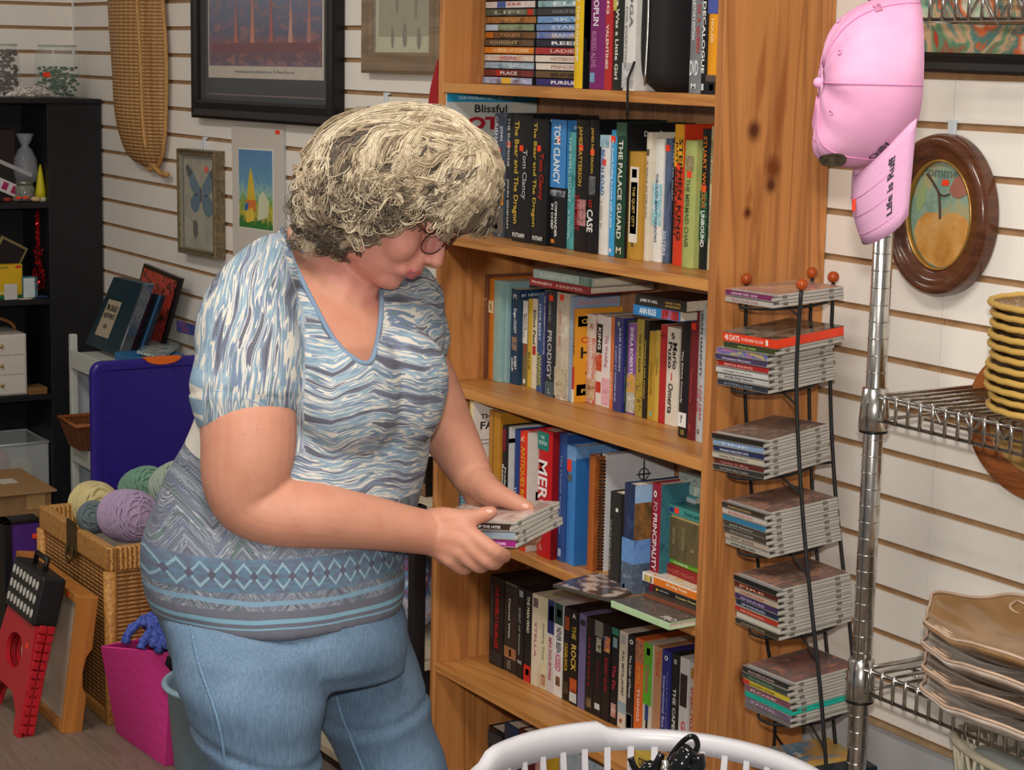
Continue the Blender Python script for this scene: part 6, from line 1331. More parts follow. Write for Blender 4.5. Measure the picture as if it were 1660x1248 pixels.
# body plate with arched cut between feet and an oval handle hole
outer = [(0, 0), (-.035, 0), (-.050, .05), (-.10, .085), (-.20, .085), (-.25, .05), (-.265, 0), (-.30, 0), (-.292, .12), (-.262, .26), (-.255, .29), (-.045, .29), (-.038, .26), (-.008, .12)]
hole = [(-.15+.062*math.cos(q*math.pi/10)*(1), .175+.042*math.sin(q*math.pi/10)) for q in range(20)]
def plate(y0_, y1_):
    bm = bmesh.new()
    vo = [bm.verts.new((x, y0_, z_)) for x, z_ in outer]; vh = [bm.verts.new((x, y0_, z_)) for x, z_ in hole]
    eo = [bm.edges.new((vo[i], vo[(i+1) % len(vo)])) for i in range(len(vo))]; eh = [bm.edges.new((vh[i], vh[(i+1) % len(vh)])) for i in range(len(vh))]
    bmesh.ops.triangle_fill(bm, use_beauty=True, edges=eo+eh)
    r = bmesh.ops.extrude_face_region(bm, geom=list(bm.faces)); bmesh.ops.translate(bm, verts=[g for g in r['geom'] if isinstance(g, bmesh.types.BMVert)], vec=(0, y1_-y0_, 0))
    bm.verts.ensure_lookup_table(); mb = MB(); mb.add([v.co.copy() for v in bm.verts], [tuple(v.index for v in f.verts) for f in bm.faces]); bm.free(); return mb
for yy, nm, mm in ((0, 'front_leg_panel', RD), (.014, 'middle_panel', RD2), (.028, 'rear_leg_panel', RD)):
    mb = plate(yy, yy+.011)
    bmx = mb.build(nm, mm, t, local=True)
mb = MB()
for k in range(12): mb.box((-.004-.0032*(k if k < 4 else 4), .002, .012+k*.022), (.006-.0032*(k if k < 4 else 4), .018, .030+k*.022)).box((-.004-.0032*(k if k < 4 else 4), .022, .012+k*.022), (.006-.0032*(k if k < 4 else 4), .038, .030+k*.022))
mb.build('hinge_knuckles', RD, t, local=True, bevel=.0015)
MB().box((-.262, -.012, .262), (-.034, .052, .385)).build('top_pad', mat('#1b1b1d', .45), t, local=True, bevel=.010, seg=3)
mb = MB()
for i in range(8):
    for j in range(3):
        cx_, cz_ = -.235+.0262*i, .290+.034*j; mb.prism([Vector((cx_+.0075*math.cos(q*math.pi/8), -.0135, cz_+.0105*math.sin(q*math.pi/8))) for q in range(16)], (0, .003, 0))
mb.build('grip_dots', mat('#c8c4bc', .6), t, local=True)
MB().tube([(-.19, .02, .383), (-.19, .02, .412), (-.11, .02, .412), (-.11, .02, .383)], .007, 8).build('handle', mat('#1b1b1d', .4), t, local=True)
MB().box((-.075, -.0006, .20), (-.060, 0, .214)).build('price_sticker', STK, t, local=True)

# ================================================================== pink fabric bin with blue duster
def Zp(x, y, z): return onZ(x, y, z)
b0, b1 = Zp(268, 1241, 0.001), Zp(190, 1187, 0.001)
u = (b1-b0); u.z = 0; Lb = u.length; u.normalize(); v = Vector((-u.y, u.x, 0)); v = v if v.y > 0 else -v
b2, b3 = b1+v*.22, b0+v*.22
zt = .285
T0, T1 = Zp(277, 1057, zt), Zp(165, 1047, zt); T2, T3 = T1+v*.24, T0+v*.24
t = thing('fabric_bin', 'bright pink fabric storage bin with front pull handle beside the wicker chest', 'fabric bin', (b0+b2)/2)
PKF = mat('#d03688', .75, var=.05, bump=.25, scale=500)
N_ = 8; rings = []
for i in range(N_+1):
    f = i/N_; q = [a*(1-f)+b*f for a, b in ((b0, T0), (b1, T1), (b2, T2), (b3, T3))]; cc_ = sum(q, Vector())/4; ring = []
    for k in range(4):
        A, B_ = q[k], q[(k+1) % 4]
        for j in range(6):
            s = j/6; p = A+(B_-A)*s; nrm = (p-cc_); nrm.z = 0; p = p-nrm.normalized()*.006*math.sin(s*math.pi)*math.sin(f*math.pi)*(1 if k else -1); ring.append(p)
    rings.append(ring)
mb = MB(); mb.loft(rings, cap=False, sm=False); o = mb.build('body', PKF, t); s_ = o.modifiers.new('thick', 'SOLIDIFY'); s_.thickness = .003
MB().prism([b0, b1, b2, b3], (0, 0, .004)).build('base', PKF, t)
h0 = (b0*.55+T0*.45); h1 = (b1*.55+T1*.45); ha = h0+(h1-h0)*.25; hb = h0+(h1-h0)*.80; nn = -v
MB().prism([ha+nn*.001, hb+nn*.001, hb+nn*.001+UP*.030, ha+nn*.001+UP*.030], nn*.007).build('pull_handle', mat('#bc2c7c', .75), t, bevel=.002)
# blue chenille duster: thick fuzzy strands looped over the rim
t = thing('duster_mop', 'periwinkle blue chenille duster spilling out of the pink fabric bin', 'duster', (T0+T2)/2)
BL_ = NT('blue_chenille'); nb_ = BL_.noise(BL_.co(), 130, 3); BL_.bump(nb_.outputs[0], 1.0, .004); BLM = BL_.fin(BL_.ramp(nb_.outputs[0], [(.3, '#2c3c8c'), (.6, '#5468c0'), (.8, '#7084d0')]), .95)
cT = (T0+T1+T2+T3)/4
rnd = random.Random(3); mb = MB()
for i in range(13):
    a = rnd.uniform(0, 6.28); ctr = T1*.42+cT*.58+(T0-T1)*rnd.uniform(-.02, .50)+Vector((0, 0, .008)); R_q = rnd.uniform(.036, .060)
    ex = u*rnd.uniform(-1, 1)+v*rnd.uniform(-.6, .6); ex = ex.normalized()
    pts = []
    for k in range(17):
        ph = math.pi*k/16*1.05; p = ctr+ex*R_q*math.cos(ph)+UP*(R_q*1.05*math.sin(ph)+.0)+v*.012*math.sin(3*ph+a); pts.append(p+Vector((rnd.uniform(-.002, .002),)*3))
    rr = [.0105+.0022*math.sin(k*2.4+a) for k in range(17)]; mb.tube(pts, rr, 9)
mb.build('chenille_strands', BLM, t, smooth=True)
MB().tube([cT+Vector((0, 0, -.08)), cT+u*-.06+Vector((0, 0, .045))], .006, 8).build('handle', mat('#c0c0c4', .3, .6), t)
t = thing('black_pouch', 'crumpled black pouch in the pink bin beside the blue duster', 'pouch', T0)
MB().ball(T0*.62+cT*.38+Vector((0, 0, -.02)), .045, 14, sc=(1, .8, .9)).build('pouch', mat('#141416', .7, bump=.8, scale=60), t)

# ================================================================== light blue waste bin
cR = Zp(268, 1100, .33); c = cR+HR*.135+HF*.0; c.z = 0
t = thing('waste_bin', 'pale blue round plastic waste bin half hidden by the jeans', 'bin', c)
BB = mat('#86a2b2', .4, var=.03)
MB().lathe([(.001, .002), (.100, .002), (.104, .006), (.130, .318), (.136, .320), (.139, .326), (.136, .333), (.131, .333), (.126, .320), (.100, .012), (.001, .010)], c, 56).build('body', BB, t)
MB().tube([(c.x+.137*math.cos(q*math.pi/28), c.y+.137*math.sin(q*math.pi/28), .327) for q in range(56)], .0045, 8, closed=True).build('rim', BB, t)

# ================================================================== white plastic cart, purple lid, books behind
WP = mat('#b9bcb4', .45, var=.03)
yF = -.235; xa = solve_x(112, yF, .6); xb = min(xa+.62, -4.965)
zc = onY(130, 578, yF).z
t = thing('plastic_cart', 'white plastic tiered storage cart behind the wicker chest', 'storage cart', ((xa+xb)/2, -.13, 0))
for xx in (xa, xb-.022):
    for yy in (yF, -.032): MB().box((xx, yy, 0), (xx+.022, yy+.022, zc+.055)).build('post', WP, t, bevel=.003)
for zz in (zc, .43, .12):
    MB().box((xa+.022, yF+.004, zz-.006), (xb-.022, -.014, zz)).build('tray', WP, t)
    MB().box((xa+.023, yF-.004, zz-.045), (xb-.023, yF+.004, zz+.012)).build('tray_rim', WP, t, bevel=.003)
    mb = MB().box((xa+.001, yF+.023, zz-.20), (xa+.004, -.034, zz-.05)); mb.build('side_panel', mat('#a8b0b4', .5), t)
    mb = MB()
    for k in range(5): mb.box((xa+.0245, -.034, zz-.12-k*.016), (xa+.09, -.0325, zz-.126-k*.016))
    mb.build('vent_slots', mat('#141414', .6), t)
    MB().box((xa+.022, -.033, zz-.20), (xb-.023, -.031, zz-.05)).build('rear_panel', mat('#a4acb0', .5), t)
# small basket and packs on the cart's middle tray
zz = .4305
pA = solve_x(104, yF-.012, .5); pB = solve_x(158, yF-.012, .5)
t = thing('small_wicker_basket', 'small reddish brown wicker basket on the middle tray of the white cart', 'basket', ((pA+pB)/2, yF, zz))
mb = MB(); xs0, xs1 = xa+.042, xa+.20
rr = [[Vector((xs0+d, yF-.050+d, z_)), Vector((xs1-d, yF-.050+d, z_)), Vector((xs1-d, -.05-d, z_)), Vector((xs0+d, -.05-d, z_))] for d, z_ in ((.022, zz+.0185), (.0, zz+.095), (-.004, zz+.095), (.018, zz+.019))]
mb.loft([rr[0], rr[1]], cap=False, sm=False); mb.add(rr[0], [(0, 1, 2, 3)]); o = mb.build('woven_body', weave('#7c4420', '#a0602c', '#3c1c0c', 1.1), t); s_ = o.modifiers.new('t', 'SOLIDIFY'); s_.thickness = .004
MB().tube(rr[1], .007, 8, closed=True).build('rim', mat('#8a4c24', .5, var=.3, scale=150), t)
t = thing('snack_bag', 'crinkled clear bag of brown goods in the small wicker basket', 'bag', ((xs0+xs1)/2, -.14, zz+.05))
MB().ball(((xs0+xs1)/2-.02, -.155, zz+.098), .05, 12, sc=(1.1, .8, .8)).build('bag', streak(['#8c6450', '#c8b8b0', '#5c4034', '#d8d0cc'], 'N', 50, .15), t)
p = onY(142, 690, -.12)
t = thing('tissue_pack', 'blue and white soft pack standing behind the small wicker basket', 'pack', (p.x, p.y, zz))
MB().box((p.x-.05, -.08, zz+.0005), (p.x+.13, -.045, zz+.155)).build('pack', mat('#c8ccd4', .3), t, bevel=.012, seg=3)
MB().box((p.x-.05, -.0815, zz+.115), (p.x+.13, -.0795, zz+.15)).build('printed_band', mat('#2454b0', .3), t)

# violet lid standing on edge between cart and chest, its broad face turned along the wall
X1 = -4.922; X0 = X1-.030
ya = onX(151, 700, X1).y; zt = onX(156, 588, X1).z
t = thing('storage_lid', 'large deep violet plastic lid with orange catch, on edge behind the wicker chest', 'plastic lid', (X1-.015, ya/2, 0))
VI = mat('#2b1d7c', .35, var=.05)
def rrect(y0, y1, z0, z1, r, x, n=6):
    out = []
    for cy, cz, a0 in ((y1-r, z1-r, 0), (y0+r, z1-r, 90), (y0+r, z0+r, 180), (y1-r, z0+r, 270)):
        for k in range(n+1): a = math.radians(a0+90*k/n); out.append(Vector((x, cy+r*math.cos(a), cz+r*math.sin(a))))
    return out
yb = -.012
MB().loft([rrect(ya+.004, yb-.004, .004, zt-.004, .03, X0), rrect(ya, yb, .0, zt, .032, X0+.004), rrect(ya, yb, .0, zt, .032, X1-.006), rrect(ya+.005, yb-.005, .005, zt-.005, .028, X1), rrect(ya+.022, yb-.022, .022, zt-.022, .02, X1), rrect(ya+.026, yb-.026, .026, zt-.026, .02, X1-.004)], sm=False).build('lid', VI, t, bevel=.001)
mb = MB()
for k in range(6): mb.ball((X1+.0002, ya+.045, zt-.09-.07*k), .0028, 8)
for k in range(4): mb.ball((X1+.0002, ya+.09+.07*k, zt-.034), .0028, 8)
mb.build('rivet_marks', mat('#1b1250', .4), t)
yc = onX(264, 580, X1).y
MB().prism([Vector((X1-.022, yc+.052*math.cos(math.pi*q/10), zt+.004-.020*math.sin(math.pi*q/10))) for q in range(11)], (.026, 0, 0)).build('orange_catch', mat('#d8661c', .4), t, bevel=.001)

# books and magazine standing in the top tray of the cart
def leaner(name, label, cat, corners, y, th, m, group=None, els=(), part='cover', edge=None):
    """flat upright item whose face lies in the plane y; corners as pixels TL, TR, BR, BL"""
    c = [onY(a, b, y) for a, b in corners]
    for p in c: p.z = max(p.z, zc+.0135)
    lo = min(p.z for p in c)
    o = thing(name, label, cat, (sum(p.x for p in c)/4, y, lo), group)
    MB().prism(c, (0, th, 0)).build(part, m, o, bevel=.001)
    def q(u, v): return c[0]*(1-u)*(1-v)+c[1]*u*(1-v)+c[2]*u*v+c[3]*(1-u)*v
    for e in els:
        if e[0] == 'b': MB().prism([q(e[2], e[3])-Vector((0, .0008, 0)), q(e[4], e[3])-Vector((0, .0008, 0)), q(e[4], e[5])-Vector((0, .0008, 0)), q(e[2], e[5])-Vector((0, .0008, 0))], (0, .0008, 0)).build('printed_panel', cmat(e[1]) if isinstance(e[1], str) else streak(e[1], 'N', 30, .25), o)
        else:
            A = q(e[3], e[6]); U = q(e[5], e[6])-A; V = q(e[3], e[4])-A
            put_text(o, e[1], e[2], A-Vector((0, .0016, 0)), U, V, U.length, V.length, local=False)
    if edge: MB().prism([q(1, 0), q(1, 0)+Vector((.012, 0, -.001)), q(1, 1)+Vector((.012, 0, -.001)), q(1, 1)], (0, th, 0)).build('page_edge', edge, o)
    return o
GC = 'books standing in the white cart'
leaner('picture_book', 'black hardback with red flame pattern leaning at the rear of the white cart', 'book', [(233, 427), (293, 452), (262, 562), (202, 545)], -.05, .012, mat('#17110f', .3), GC, [('b', ['#17100f', '#b8342c', '#c8483c', '#241412', '#8c4a30'], .04, .05, .94, .96)])
leaner('disc_case', 'slim blue-edged plastic case leaning in the white cart', 'disc case', [(246, 476), (262, 479), (226, 580), (212, 579)], -.115, .014, mat('#28303c', .2), GC, [('b', '#3c6c9c', .75, .0, .98, 1)])
leaner('disc_case', 'slim dark maroon plastic case leaning between teal book and blue case', 'disc case', [(234, 473), (247, 476), (213, 579), (200, 579)], -.118, .014, mat('#5a2c3c', .25), GC)
leaner('planner_book', 'dark teal planner with cream label, leaning in the top of the white cart', 'book', [(184, 449), (232, 460), (190, 581), (138, 577)], -.165, .03, mat('#12303c', .45), GC, [('b', '#b8a890', .16, .30, .58, .82), ('h', "I'M DEAD", '#2c2c28', .20, .36, .54, .45), ('h', 'NOW WHAT?', '#2c2c28', .20, .48, .54, .56), ('h', 'o', '#2c2c28', .32, .64, .42, .70)], edge=mat('#8c9098', .15, .6, var=.5, scale=200))
c = [onY(x, y, yy) for (x, y), yy in zip([(224, 574), (236, 581), (318, 530), (300, 517)], (-.205, -.225, -.11, -.06))]
zt_ = zc+.002
t = thing('magazine', 'pale blue glossy magazine lying across the top of the white cart', 'magazine', c[0])
MB().prism([onZ(x, y, zc+.045) for x, y in ((222, 573), (262, 583), (318, 545), (292, 521))], (0, 0, .008)).build('cover', streak(['#8ca8b8', '#c8c8b8', '#5c7c8c', '#a8bcc4'], 'N', 40, .2), t)
t = thing('toy_pack', 'blue header card of a packed toy behind the magazine in the cart', 'toy pack', onZ(300, 530, zc+.0))
MB().prism([onY(286, 519, -.05), onY(316, 527, -.05), onY(316, 545, -.05), onY(286, 537, -.05)], (0, .006, 0)).build('card', streak(['#24306c', '#3c508c', '#b02c3c'], 'N', 60), t, bevel=.001)
t = thing('puzzle_stack', 'stack of thin boxed games under the magazine in the white cart', 'board game', onZ(250, 580, zc))
MB().box((onZ(216, 590, zc).x, -.20, zc+.001), (xb-.03, -.04, zc+.040)).build('box', mat('#2c6c9c', .4), t, bevel=.001)

# ================================================================== low black rack between cart and bookcase
t = thing('black_rack', 'low black rack with cream shelves hidden behind the woman, beside the bookcase', 'rack', (-3.85, -.14, 0))
RX1, RX0, RF = -3.486, -4.20, -.262
for xx in (RX0, RX1-.028):
    for yy in (RF, -.045): MB().box((xx, yy, 0), (xx+.028, yy+.028, .698)).build('post', BK, t, bevel=.002)
for zz in (.698, .36, .05):
    MB().box((RX0+.002, RF+.002, zz-.02), (RX1-.002, -.012, zz+.0)).build('shelf', mat('#c0b49c', .5, var=.05), t, bevel=.002)
for zz in (.40,): MB().box((RX0+.002, -.016, zz-.3), (RX1-.002, -.010, zz+.28)).build('back_panel', BK, t)
zz = .6985
def rb(name, label, x0, x1, ytop, els, col, y=-.20, cat='book', d=.13, kind='paper'):
    a = solve_x(x0, y, zz); b = solve_x(x1, y, zz); h = onY((x0+x1)/2, ytop, y).z-zz
    o = thing(name, label, cat, (a, y, zz), 'books on the low black rack'); book_mesh(o, b-a-.0005, h, d, cmat(col), paper=True); deco(o, els, b-a, h); return o
rb('hardcover_book', 'yellow book on the low black rack, just left of the black one', 652, 662, 800, [], '#c8a83c')
rb('hardcover_book', 'purple book at the back of the low black rack', 640, 652, 815, [], '#5a3468')
b_ = rb('hardcover_book', 'large black book with white letters on the low black rack, behind the forearm', 662, 690, 735, [('t', 'KNITTING', '#e0dcd4', .1, .62, .55, .85), ('b', ['#4a3020', '#8c6440', '#2c1c14'], .68, .98)], '#17120f')
p = onY(668, 1010, -.15)
t = thing('craft_bag', 'bag of pink, white and blue craft supplies on the lower rack shelf', 'bag', (p.x, -.15, .3605))
MB().ball((p.x-.02, -.15, .3605+.085), .085, 16, sc=(1, 1, 1)).build('bag', streak(['#b0486c', '#c8c4cc', '#5c84b0', '#8c3c5c', '#d8d0d0'], 'N', 22, .3), t)
# extra books at the left end of the bookcase's fourth shelf
rows = [
 (714, 719, 745, 843, '#d0b0ae', 'thin pink-white book at the far left of the fourth shelf', []),
 (719, 736, 742, 846, ['#3c5c2c', '#6a8c44', '#1c2c18', '#8ca86c'], 'book with green foliage spine at the left of the fourth shelf', []),
 (736, 753, 775, 851, '#a8c4d0', 'pale blue ruled notebook beside the foliage book', [('b', '#4c9cc8', .05+.0, .09)]+[('b', '#4c9cc8', .05+.09*k, .085+.09*k) for k in range(1, 10)]),
]
for r in rows: pass
shelf_row(rows, C0, z4, 'books at the left end of the fourth shelf', depth=.15, yfix=-.18)

# things in the bottom bay and at the right end of the fifth shelf
z6 = SH[6]+.0003
rows = [
 (788, 812, 1182, 1300, '#1c1a1c', 'black disc box standing first in the bottom bay of the bookcase', [('b', '#3c3c40', .05, .2)], ),
 (813, 836, 1176, 1300, ['#1c1c20', '#2c3c5c', '#141418'], 'black and blue disc box in the bottom bay of the bookcase', []),
 (837, 862, 1186, 1300, '#4a1c20', 'dark maroon disc box in the bottom bay of the bookcase', []),
 (863, 880, 1215, 1300, ['#c8c0b0', '#b8342c'], 'pale book with red print in the bottom bay of the bookcase', []),
 (881, 900, 1218, 1300, '#c8a02c', 'yellow book in the bottom bay of the bookcase', []),
 (901, 985, 1226, 1300, ['#8ca0b4', '#b8c4cc', '#5c7c98'], 'thick blue-white album in the bottom bay of the bookcase', []),
]
shelf_row(rows, C0, z6, 'books in the bottom bay of the bookcase', yfix=-.15, depth=.13)
zz = SH[5]+.0003
pq = [onZ(x, y, zz+.02) for x, y in ((1036, 1226), (1086, 1250), (1098, 1232), (1052, 1206))]
def flatbox(name, label, cat, pix, zb, th, m, top=None, txt=None):
    pq = [onZ(x, y, zb+th) for x, y in pix]
    for p in pq: p.z = zb; p.x = min(p.x, BX1-.021)
    o = thing(name, label, cat, (sum(p.x for p in pq)/4, sum(p.y for p in pq)/4, zb))
    MB().prism(pq, (0, 0, th)).build('box', m, o, bevel=.001)
    if txt: put_text(o, txt[0], txt[1], pq[0]+(pq[1]-pq[0])*.1-Vector((0, .0015, -th*.2)), pq[1]-pq[0], (0, 0, 1), (pq[1]-pq[0]).length*.7, th*.55, local=False)
    return o
flatbox('game_box', 'small flat yellow game box lying on the fifth shelf before the tapes', 'game', ((1030, 1216), (1090, 1247), (1100, 1236), (1042, 1206)), zz, .030, mat('#c0a444', .5), txt=('OPERATION', '#2c2818'))
flatbox('game_box', 'white and red flat box lying at the right end of the fifth shelf', 'game', ((1092, 1222), (1128, 1240), (1130, 1225), (1098, 1207)), zz, .020, streak(['#d8d0c8', '#c83c30', '#e0dcd4'], 'N', 40))
# ================================================================== white laundry basket in the foreground
BZ = 2.02
top = P(1042, 1186, BZ+.2); 
# rim plane: far rim passes px (1042,1186); centre nearer the camera
zr = P(1042, 1186, 2.16).z; far = P(1042, 1186, 2.16); RA, RB_ = .188, .200
bc0 = Vector((far.x, far.y, 0))-HF*RB_; bc0.z = 0
def rim_pt(a, r=1.0, dz=0): return bc0+HR*(RA*r*math.cos(a))+HF*(RB_*r*math.sin(a))+UP*(zr+dz)
hb = .24; TABZ = zr-hb
t = thing('side_table', 'small plain white side table under the laundry basket', 'table', (bc0.x, bc0.y, 0))
MB().lathe([(.001, TABZ-.022), (.22, TABZ-.022), (.225, TABZ-.018), (.225, TABZ-.003), (.222, TABZ-.0), (.001, TABZ-.0)], (bc0.x, bc0.y, 0), 48).build('table_top', mat('#cfcac2', .4), t)
for k in range(4):
    a = math.pi/4+k*math.pi/2; MB().tube([(bc0.x+.15*math.cos(a), bc0.y+.15*math.sin(a), TABZ-.02), (bc0.x+.19*math.cos(a), bc0.y+.19*math.sin(a), 0)], .014, 10).build('leg', mat('#c0bbb2', .4), t)
t = thing('laundry_basket', 'white plastic laundry basket with slotted sides and raised handle lip in front', 'laundry basket', (bc0.x, bc0.y, TABZ))
WB_ = mat('#b0aeb2', .35, var=.02)
N_ = 96
def hz(a):   # raised handle lip towards the left of the far side
    d = (a-math.radians(127)+math.pi) % (2*math.pi)-math.pi; d2 = (a-math.radians(307)+math.pi) % (2*math.pi)-math.pi
    f = lambda q: max(0, min(1, (math.radians(27)-abs(q))/math.radians(5)))
    return .010*max(f(d), f(d2))
prof = [(.968, -.019, 0), (.985, -.004, .6), (1.0, .0, 1), (1.05, .0005, 1), (1.065, -.004, 1), (1.068, -.012, .8), (1.058, -.013, .8), (1.055, -.006, .8), (1.004, -.006, .8), (.984, -.019, 0)]
rings = []
for r, dz, w in prof: rings.append([rim_pt(2*math.pi*k/N_, r, dz+hz(2*math.pi*k/N_)*w) for k in range(N_)])
MB().loft(rings, closed=True).build('rim', WB_, t, smooth=True)
ns = 44
for k in range(ns):
    a = 2*math.pi*(k+.5)/ns
    A = rim_pt(a, .976, -.015); B_ = rim_pt(a, .86, -.165); tg = (rim_pt(a+.01)-rim_pt(a)).normalized(); nn = tg.cross(UP).normalized()
    MB().prism([A-tg*.0035-nn*.0012, A+tg*.0035-nn*.0012, A+tg*.0035+nn*.0012, A-tg*.0035+nn*.0012], B_-A).build('slat', WB_, t)
rings = [[rim_pt(2*math.pi*k/N_, r, dz) for k in range(N_)] for r, dz in ((.865, -.160), (.81, -.236), (.80, -.239), (.003, -.239), (.003, -.235), (.80, -.235), (.85, -.160))]
MB().loft(rings, closed=True).build('tub', WB_, t, smooth=True)
# things in the basket: black headset and cable
KB = mat('#0e0e10', .12)
c = P(1110, 1225, 2.03)
t = thing('cable_bundle', 'glossy black bundled cable with plug looping above the laundry basket rim', 'cable', c)
def pp_(x, y, d): return P(x, y, d)
MB().tube(smooth([pp_(1078, 1262, 2.06), pp_(1080, 1240, 2.05), pp_(1096, 1214, 2.04), pp_(1114, 1196, 2.03), pp_(1126, 1195, 2.03), pp_(1131, 1208, 2.03), pp_(1126, 1220, 2.03)], 6), .0030, 8).build('cord', KB, t)
MB().tube(smooth([pp_(1124, 1214, 2.03), pp_(1112, 1228, 2.03), pp_(1102, 1246, 2.03), pp_(1094, 1275, 2.03)], 3), [.007]+[.012]*3+[.014]*3+[.012]*2+[.009], 14).build('plug', KB, t)
MB().tube(smooth([pp_(1130, 1225, 2.02), pp_(1132, 1240, 2.02), pp_(1120, 1262, 2.02), pp_(1108, 1300, 2.02)], 3), .008, 12).build('plug', KB, t)
MB().tube(smooth([pp_(1022, 1228, 2.05), pp_(1030, 1246, 2.05), pp_(1046, 1262, 2.05), pp_(1062, 1240, 2.04), pp_(1072, 1222, 2.04), pp_(1068, 1236, 2.04), pp_(1056, 1262, 2.04)], 5), .0038, 8).build('cord', KB, t)
MB().tube(smooth([pp_(1036, 1268, 2.05), pp_(1050, 1244, 2.05), pp_(1060, 1246, 2.05), pp_(1066, 1268, 2.05)], 5), .0065, 10).build('cord', KB, t)
MB().tube([pp_(1079, 1232, 2.025), pp_(1078, 1275, 2.025)], .004, 10).build('metal_jack', CH, t)
p0 = bc0+UP*(TABZ+.0055)
t = thing('folded_towel', 'folded dark towel at the bottom of the laundry basket', 'towel', p0)
MB().box((p0.x-.10, p0.y-.10, p0.z), (p0.x+.10, p0.y+.10, p0.z+.10)).build('cloth', mat('#4a4854', .95, bump=.5, scale=200), t, bevel=.02, seg=3)
# white lattice basket below the wire shelf at the far right
c = Vector((-1.86, -.112, .2590))
t = thing('lattice_basket', 'cream lattice basket standing below the wire shelf at lower right', 'basket', c)
LT = mat('#c8c0a8', .6, var=.12)
mb = MB(); N_ = 40
def lp(u, z): a = 2*math.pi*u; r = .105+.055*z/.4; return Vector((c.x+r*1.25*math.cos(a), c.y+r*.50*math.sin(a), c.z+z))
for k in range(26):
    for s_ in (-1, 1):
        mb.tube([lp(k/26+s_*.0045*j*2, .012+.365*j/10) for j in range(11)], .0032, 5)
mb.build('lattice', LT, t)
for z in (.008, .378): MB().tube([lp(k/48, z) for k in range(48)], .007, 8, closed=True).build('rim', LT, t)
MB().loft([[lp(k/48, .002)*1.0 for k in range(48)], [lp(k/48, .008) for k in range(48)]], sm=False).build('base', LT, t)
t = thing('cloth_liner', 'folded white-grey cloth filling the cream lattice basket', 'cloth', c)
MB().loft([[c+(lp(k/40, z)-c-UP*z)*.80+UP*z for k in range(40)] for z in (.016, .2, .34, .365)]).build('cloth', mat('#a8b0ac', .9, bump=.5, scale=40), t, smooth=True)
# ================================================================== the woman
from mathutils.bvhtree import BVHTree
FOOT = P(480, 900, 2.62); FOOT.z = 0
woman = thing('person', 'woman with curly blond hair and glasses, patterned blue top and jeans, looking down at discs', 'person', FOOT)
LAT = (HR*.6+HF*.8); FAC = (HR*.8-HF*.6)
def chain(mb, pts, n=16, steps=4):
    """smooth tapered limb through (x, y, depth, radius) points"""
    c = [P(a, b, d) for a, b, d, r in pts]; r = [Vector((q[3], 0, 0)) for q in pts]
    cs = smooth(c, steps); rs = [v.x for v in smooth(r, steps)]
    return limb(mb, cs, rs, n)
def limb(mb, cs, rs, n=16):
    cs = [Vector(c) for c in cs]; a = (cs[0]-cs[1]).normalized(); b = (cs[-1]-cs[-2]).normalized()
    cs2 = [cs[0]+a*rs[0]*.95, cs[0]+a*rs[0]*.7]+cs+[cs[-1]+b*rs[-1]*.7, cs[-1]+b*rs[-1]*.95]
    rs2 = [rs[0]*.3, rs[0]*.71]+list(rs)+[rs[-1]*.71, rs[-1]*.3]
    return mb.tube(cs2, rs2, n)
def ellipsoid(mb, c, ax, rad, n=20):
    c = Vector(c); m = n//2; rings = []
    for i in range(1, m):
        t = math.pi*i/m
        rings.append([c+ax[0]*(rad[0]*math.sin(t)*math.cos(2*math.pi*k/n))+ax[1]*(rad[1]*math.sin(t)*math.sin(2*math.pi*k/n))+ax[2]*(-rad[2]*math.cos(t)) for k in range(n)])
    return mb.loft(rings)
def remesh(mb, voxel, smooth_it=6, factor=.5):
    """one continuous skin over all the overlapping forms"""
    me = bpy.data.meshes.new('tmp'); me.from_pydata([tuple(v) for v in mb.v], [], mb.f)
    bm = bmesh.new(); bm.from_mesh(me); bmesh.ops.recalc_face_normals(bm, faces=bm.faces); bm.to_mesh(me); bm.free()
    o = bpy.data.objects.new('tmp', me); COL.objects.link(o)
    r = o.modifiers.new('r', 'REMESH'); r.mode = 'VOXEL'; r.voxel_size = voxel; r.adaptivity = 0
    s = o.modifiers.new('s', 'SMOOTH'); s.iterations = smooth_it; s.factor = factor
    dg = bpy.context.evaluated_depsgraph_get(); out = bpy.data.meshes.new_from_object(o.evaluated_get(dg))
    bpy.data.objects.remove(o); bpy.data.meshes.remove(me); return out
def child_mesh(name, me, parent, mats):
    org = wloc(parent); me.transform(Matrix.Translation(-org))
    o = bpy.data.objects.new(name, me); me.name = name; COL.objects.link(o); o.parent = parent
    me.materials.clear()
    for m_ in mats: me.materials.append(m_)
    me.polygons.foreach_set('use_smooth', [True]*len(me.polygons)); return o
# ------------------------------------------------------------------ torso rings shared by skin and shirt
TR = [(372, 462, 560, .060, 2.64), (392, 440, 605, .070, 2.655), (415, 408, 655, .080, 2.66), (445, 384, 696, .090, 2.655), (480, 366, 716, .105, 2.645), (540, 352, 716, .128, 2.62), (600, 346, 710, .137, 2.62), (660, 330, 702, .145, 2.62), (720, 302, 694, .153, 2.62),
      (765, 276, 686, .160, 2.62), (810, 256, 676, .165, 2.62), (860, 241, 664, .166, 2.62), (905, 237, 654, .165, 2.62), (945, 240, 650, .162, 2.62), (978, 250, 646, .158, 2.62)]
def torso_ring(py, L, R, B, Z, grow=0, n=48):
    c = P((L+R)/2, py, Z); w = (R-L)/2/FPX*Z+grow; B = B+grow; A = math.sqrt(max(.0001, w*w-(.8*B)**2))/.6
    return [c+LAT*(A*math.cos(2*math.pi*k/n))+FAC*(B*math.sin(2*math.pi*k/n)) for k in range(n)]
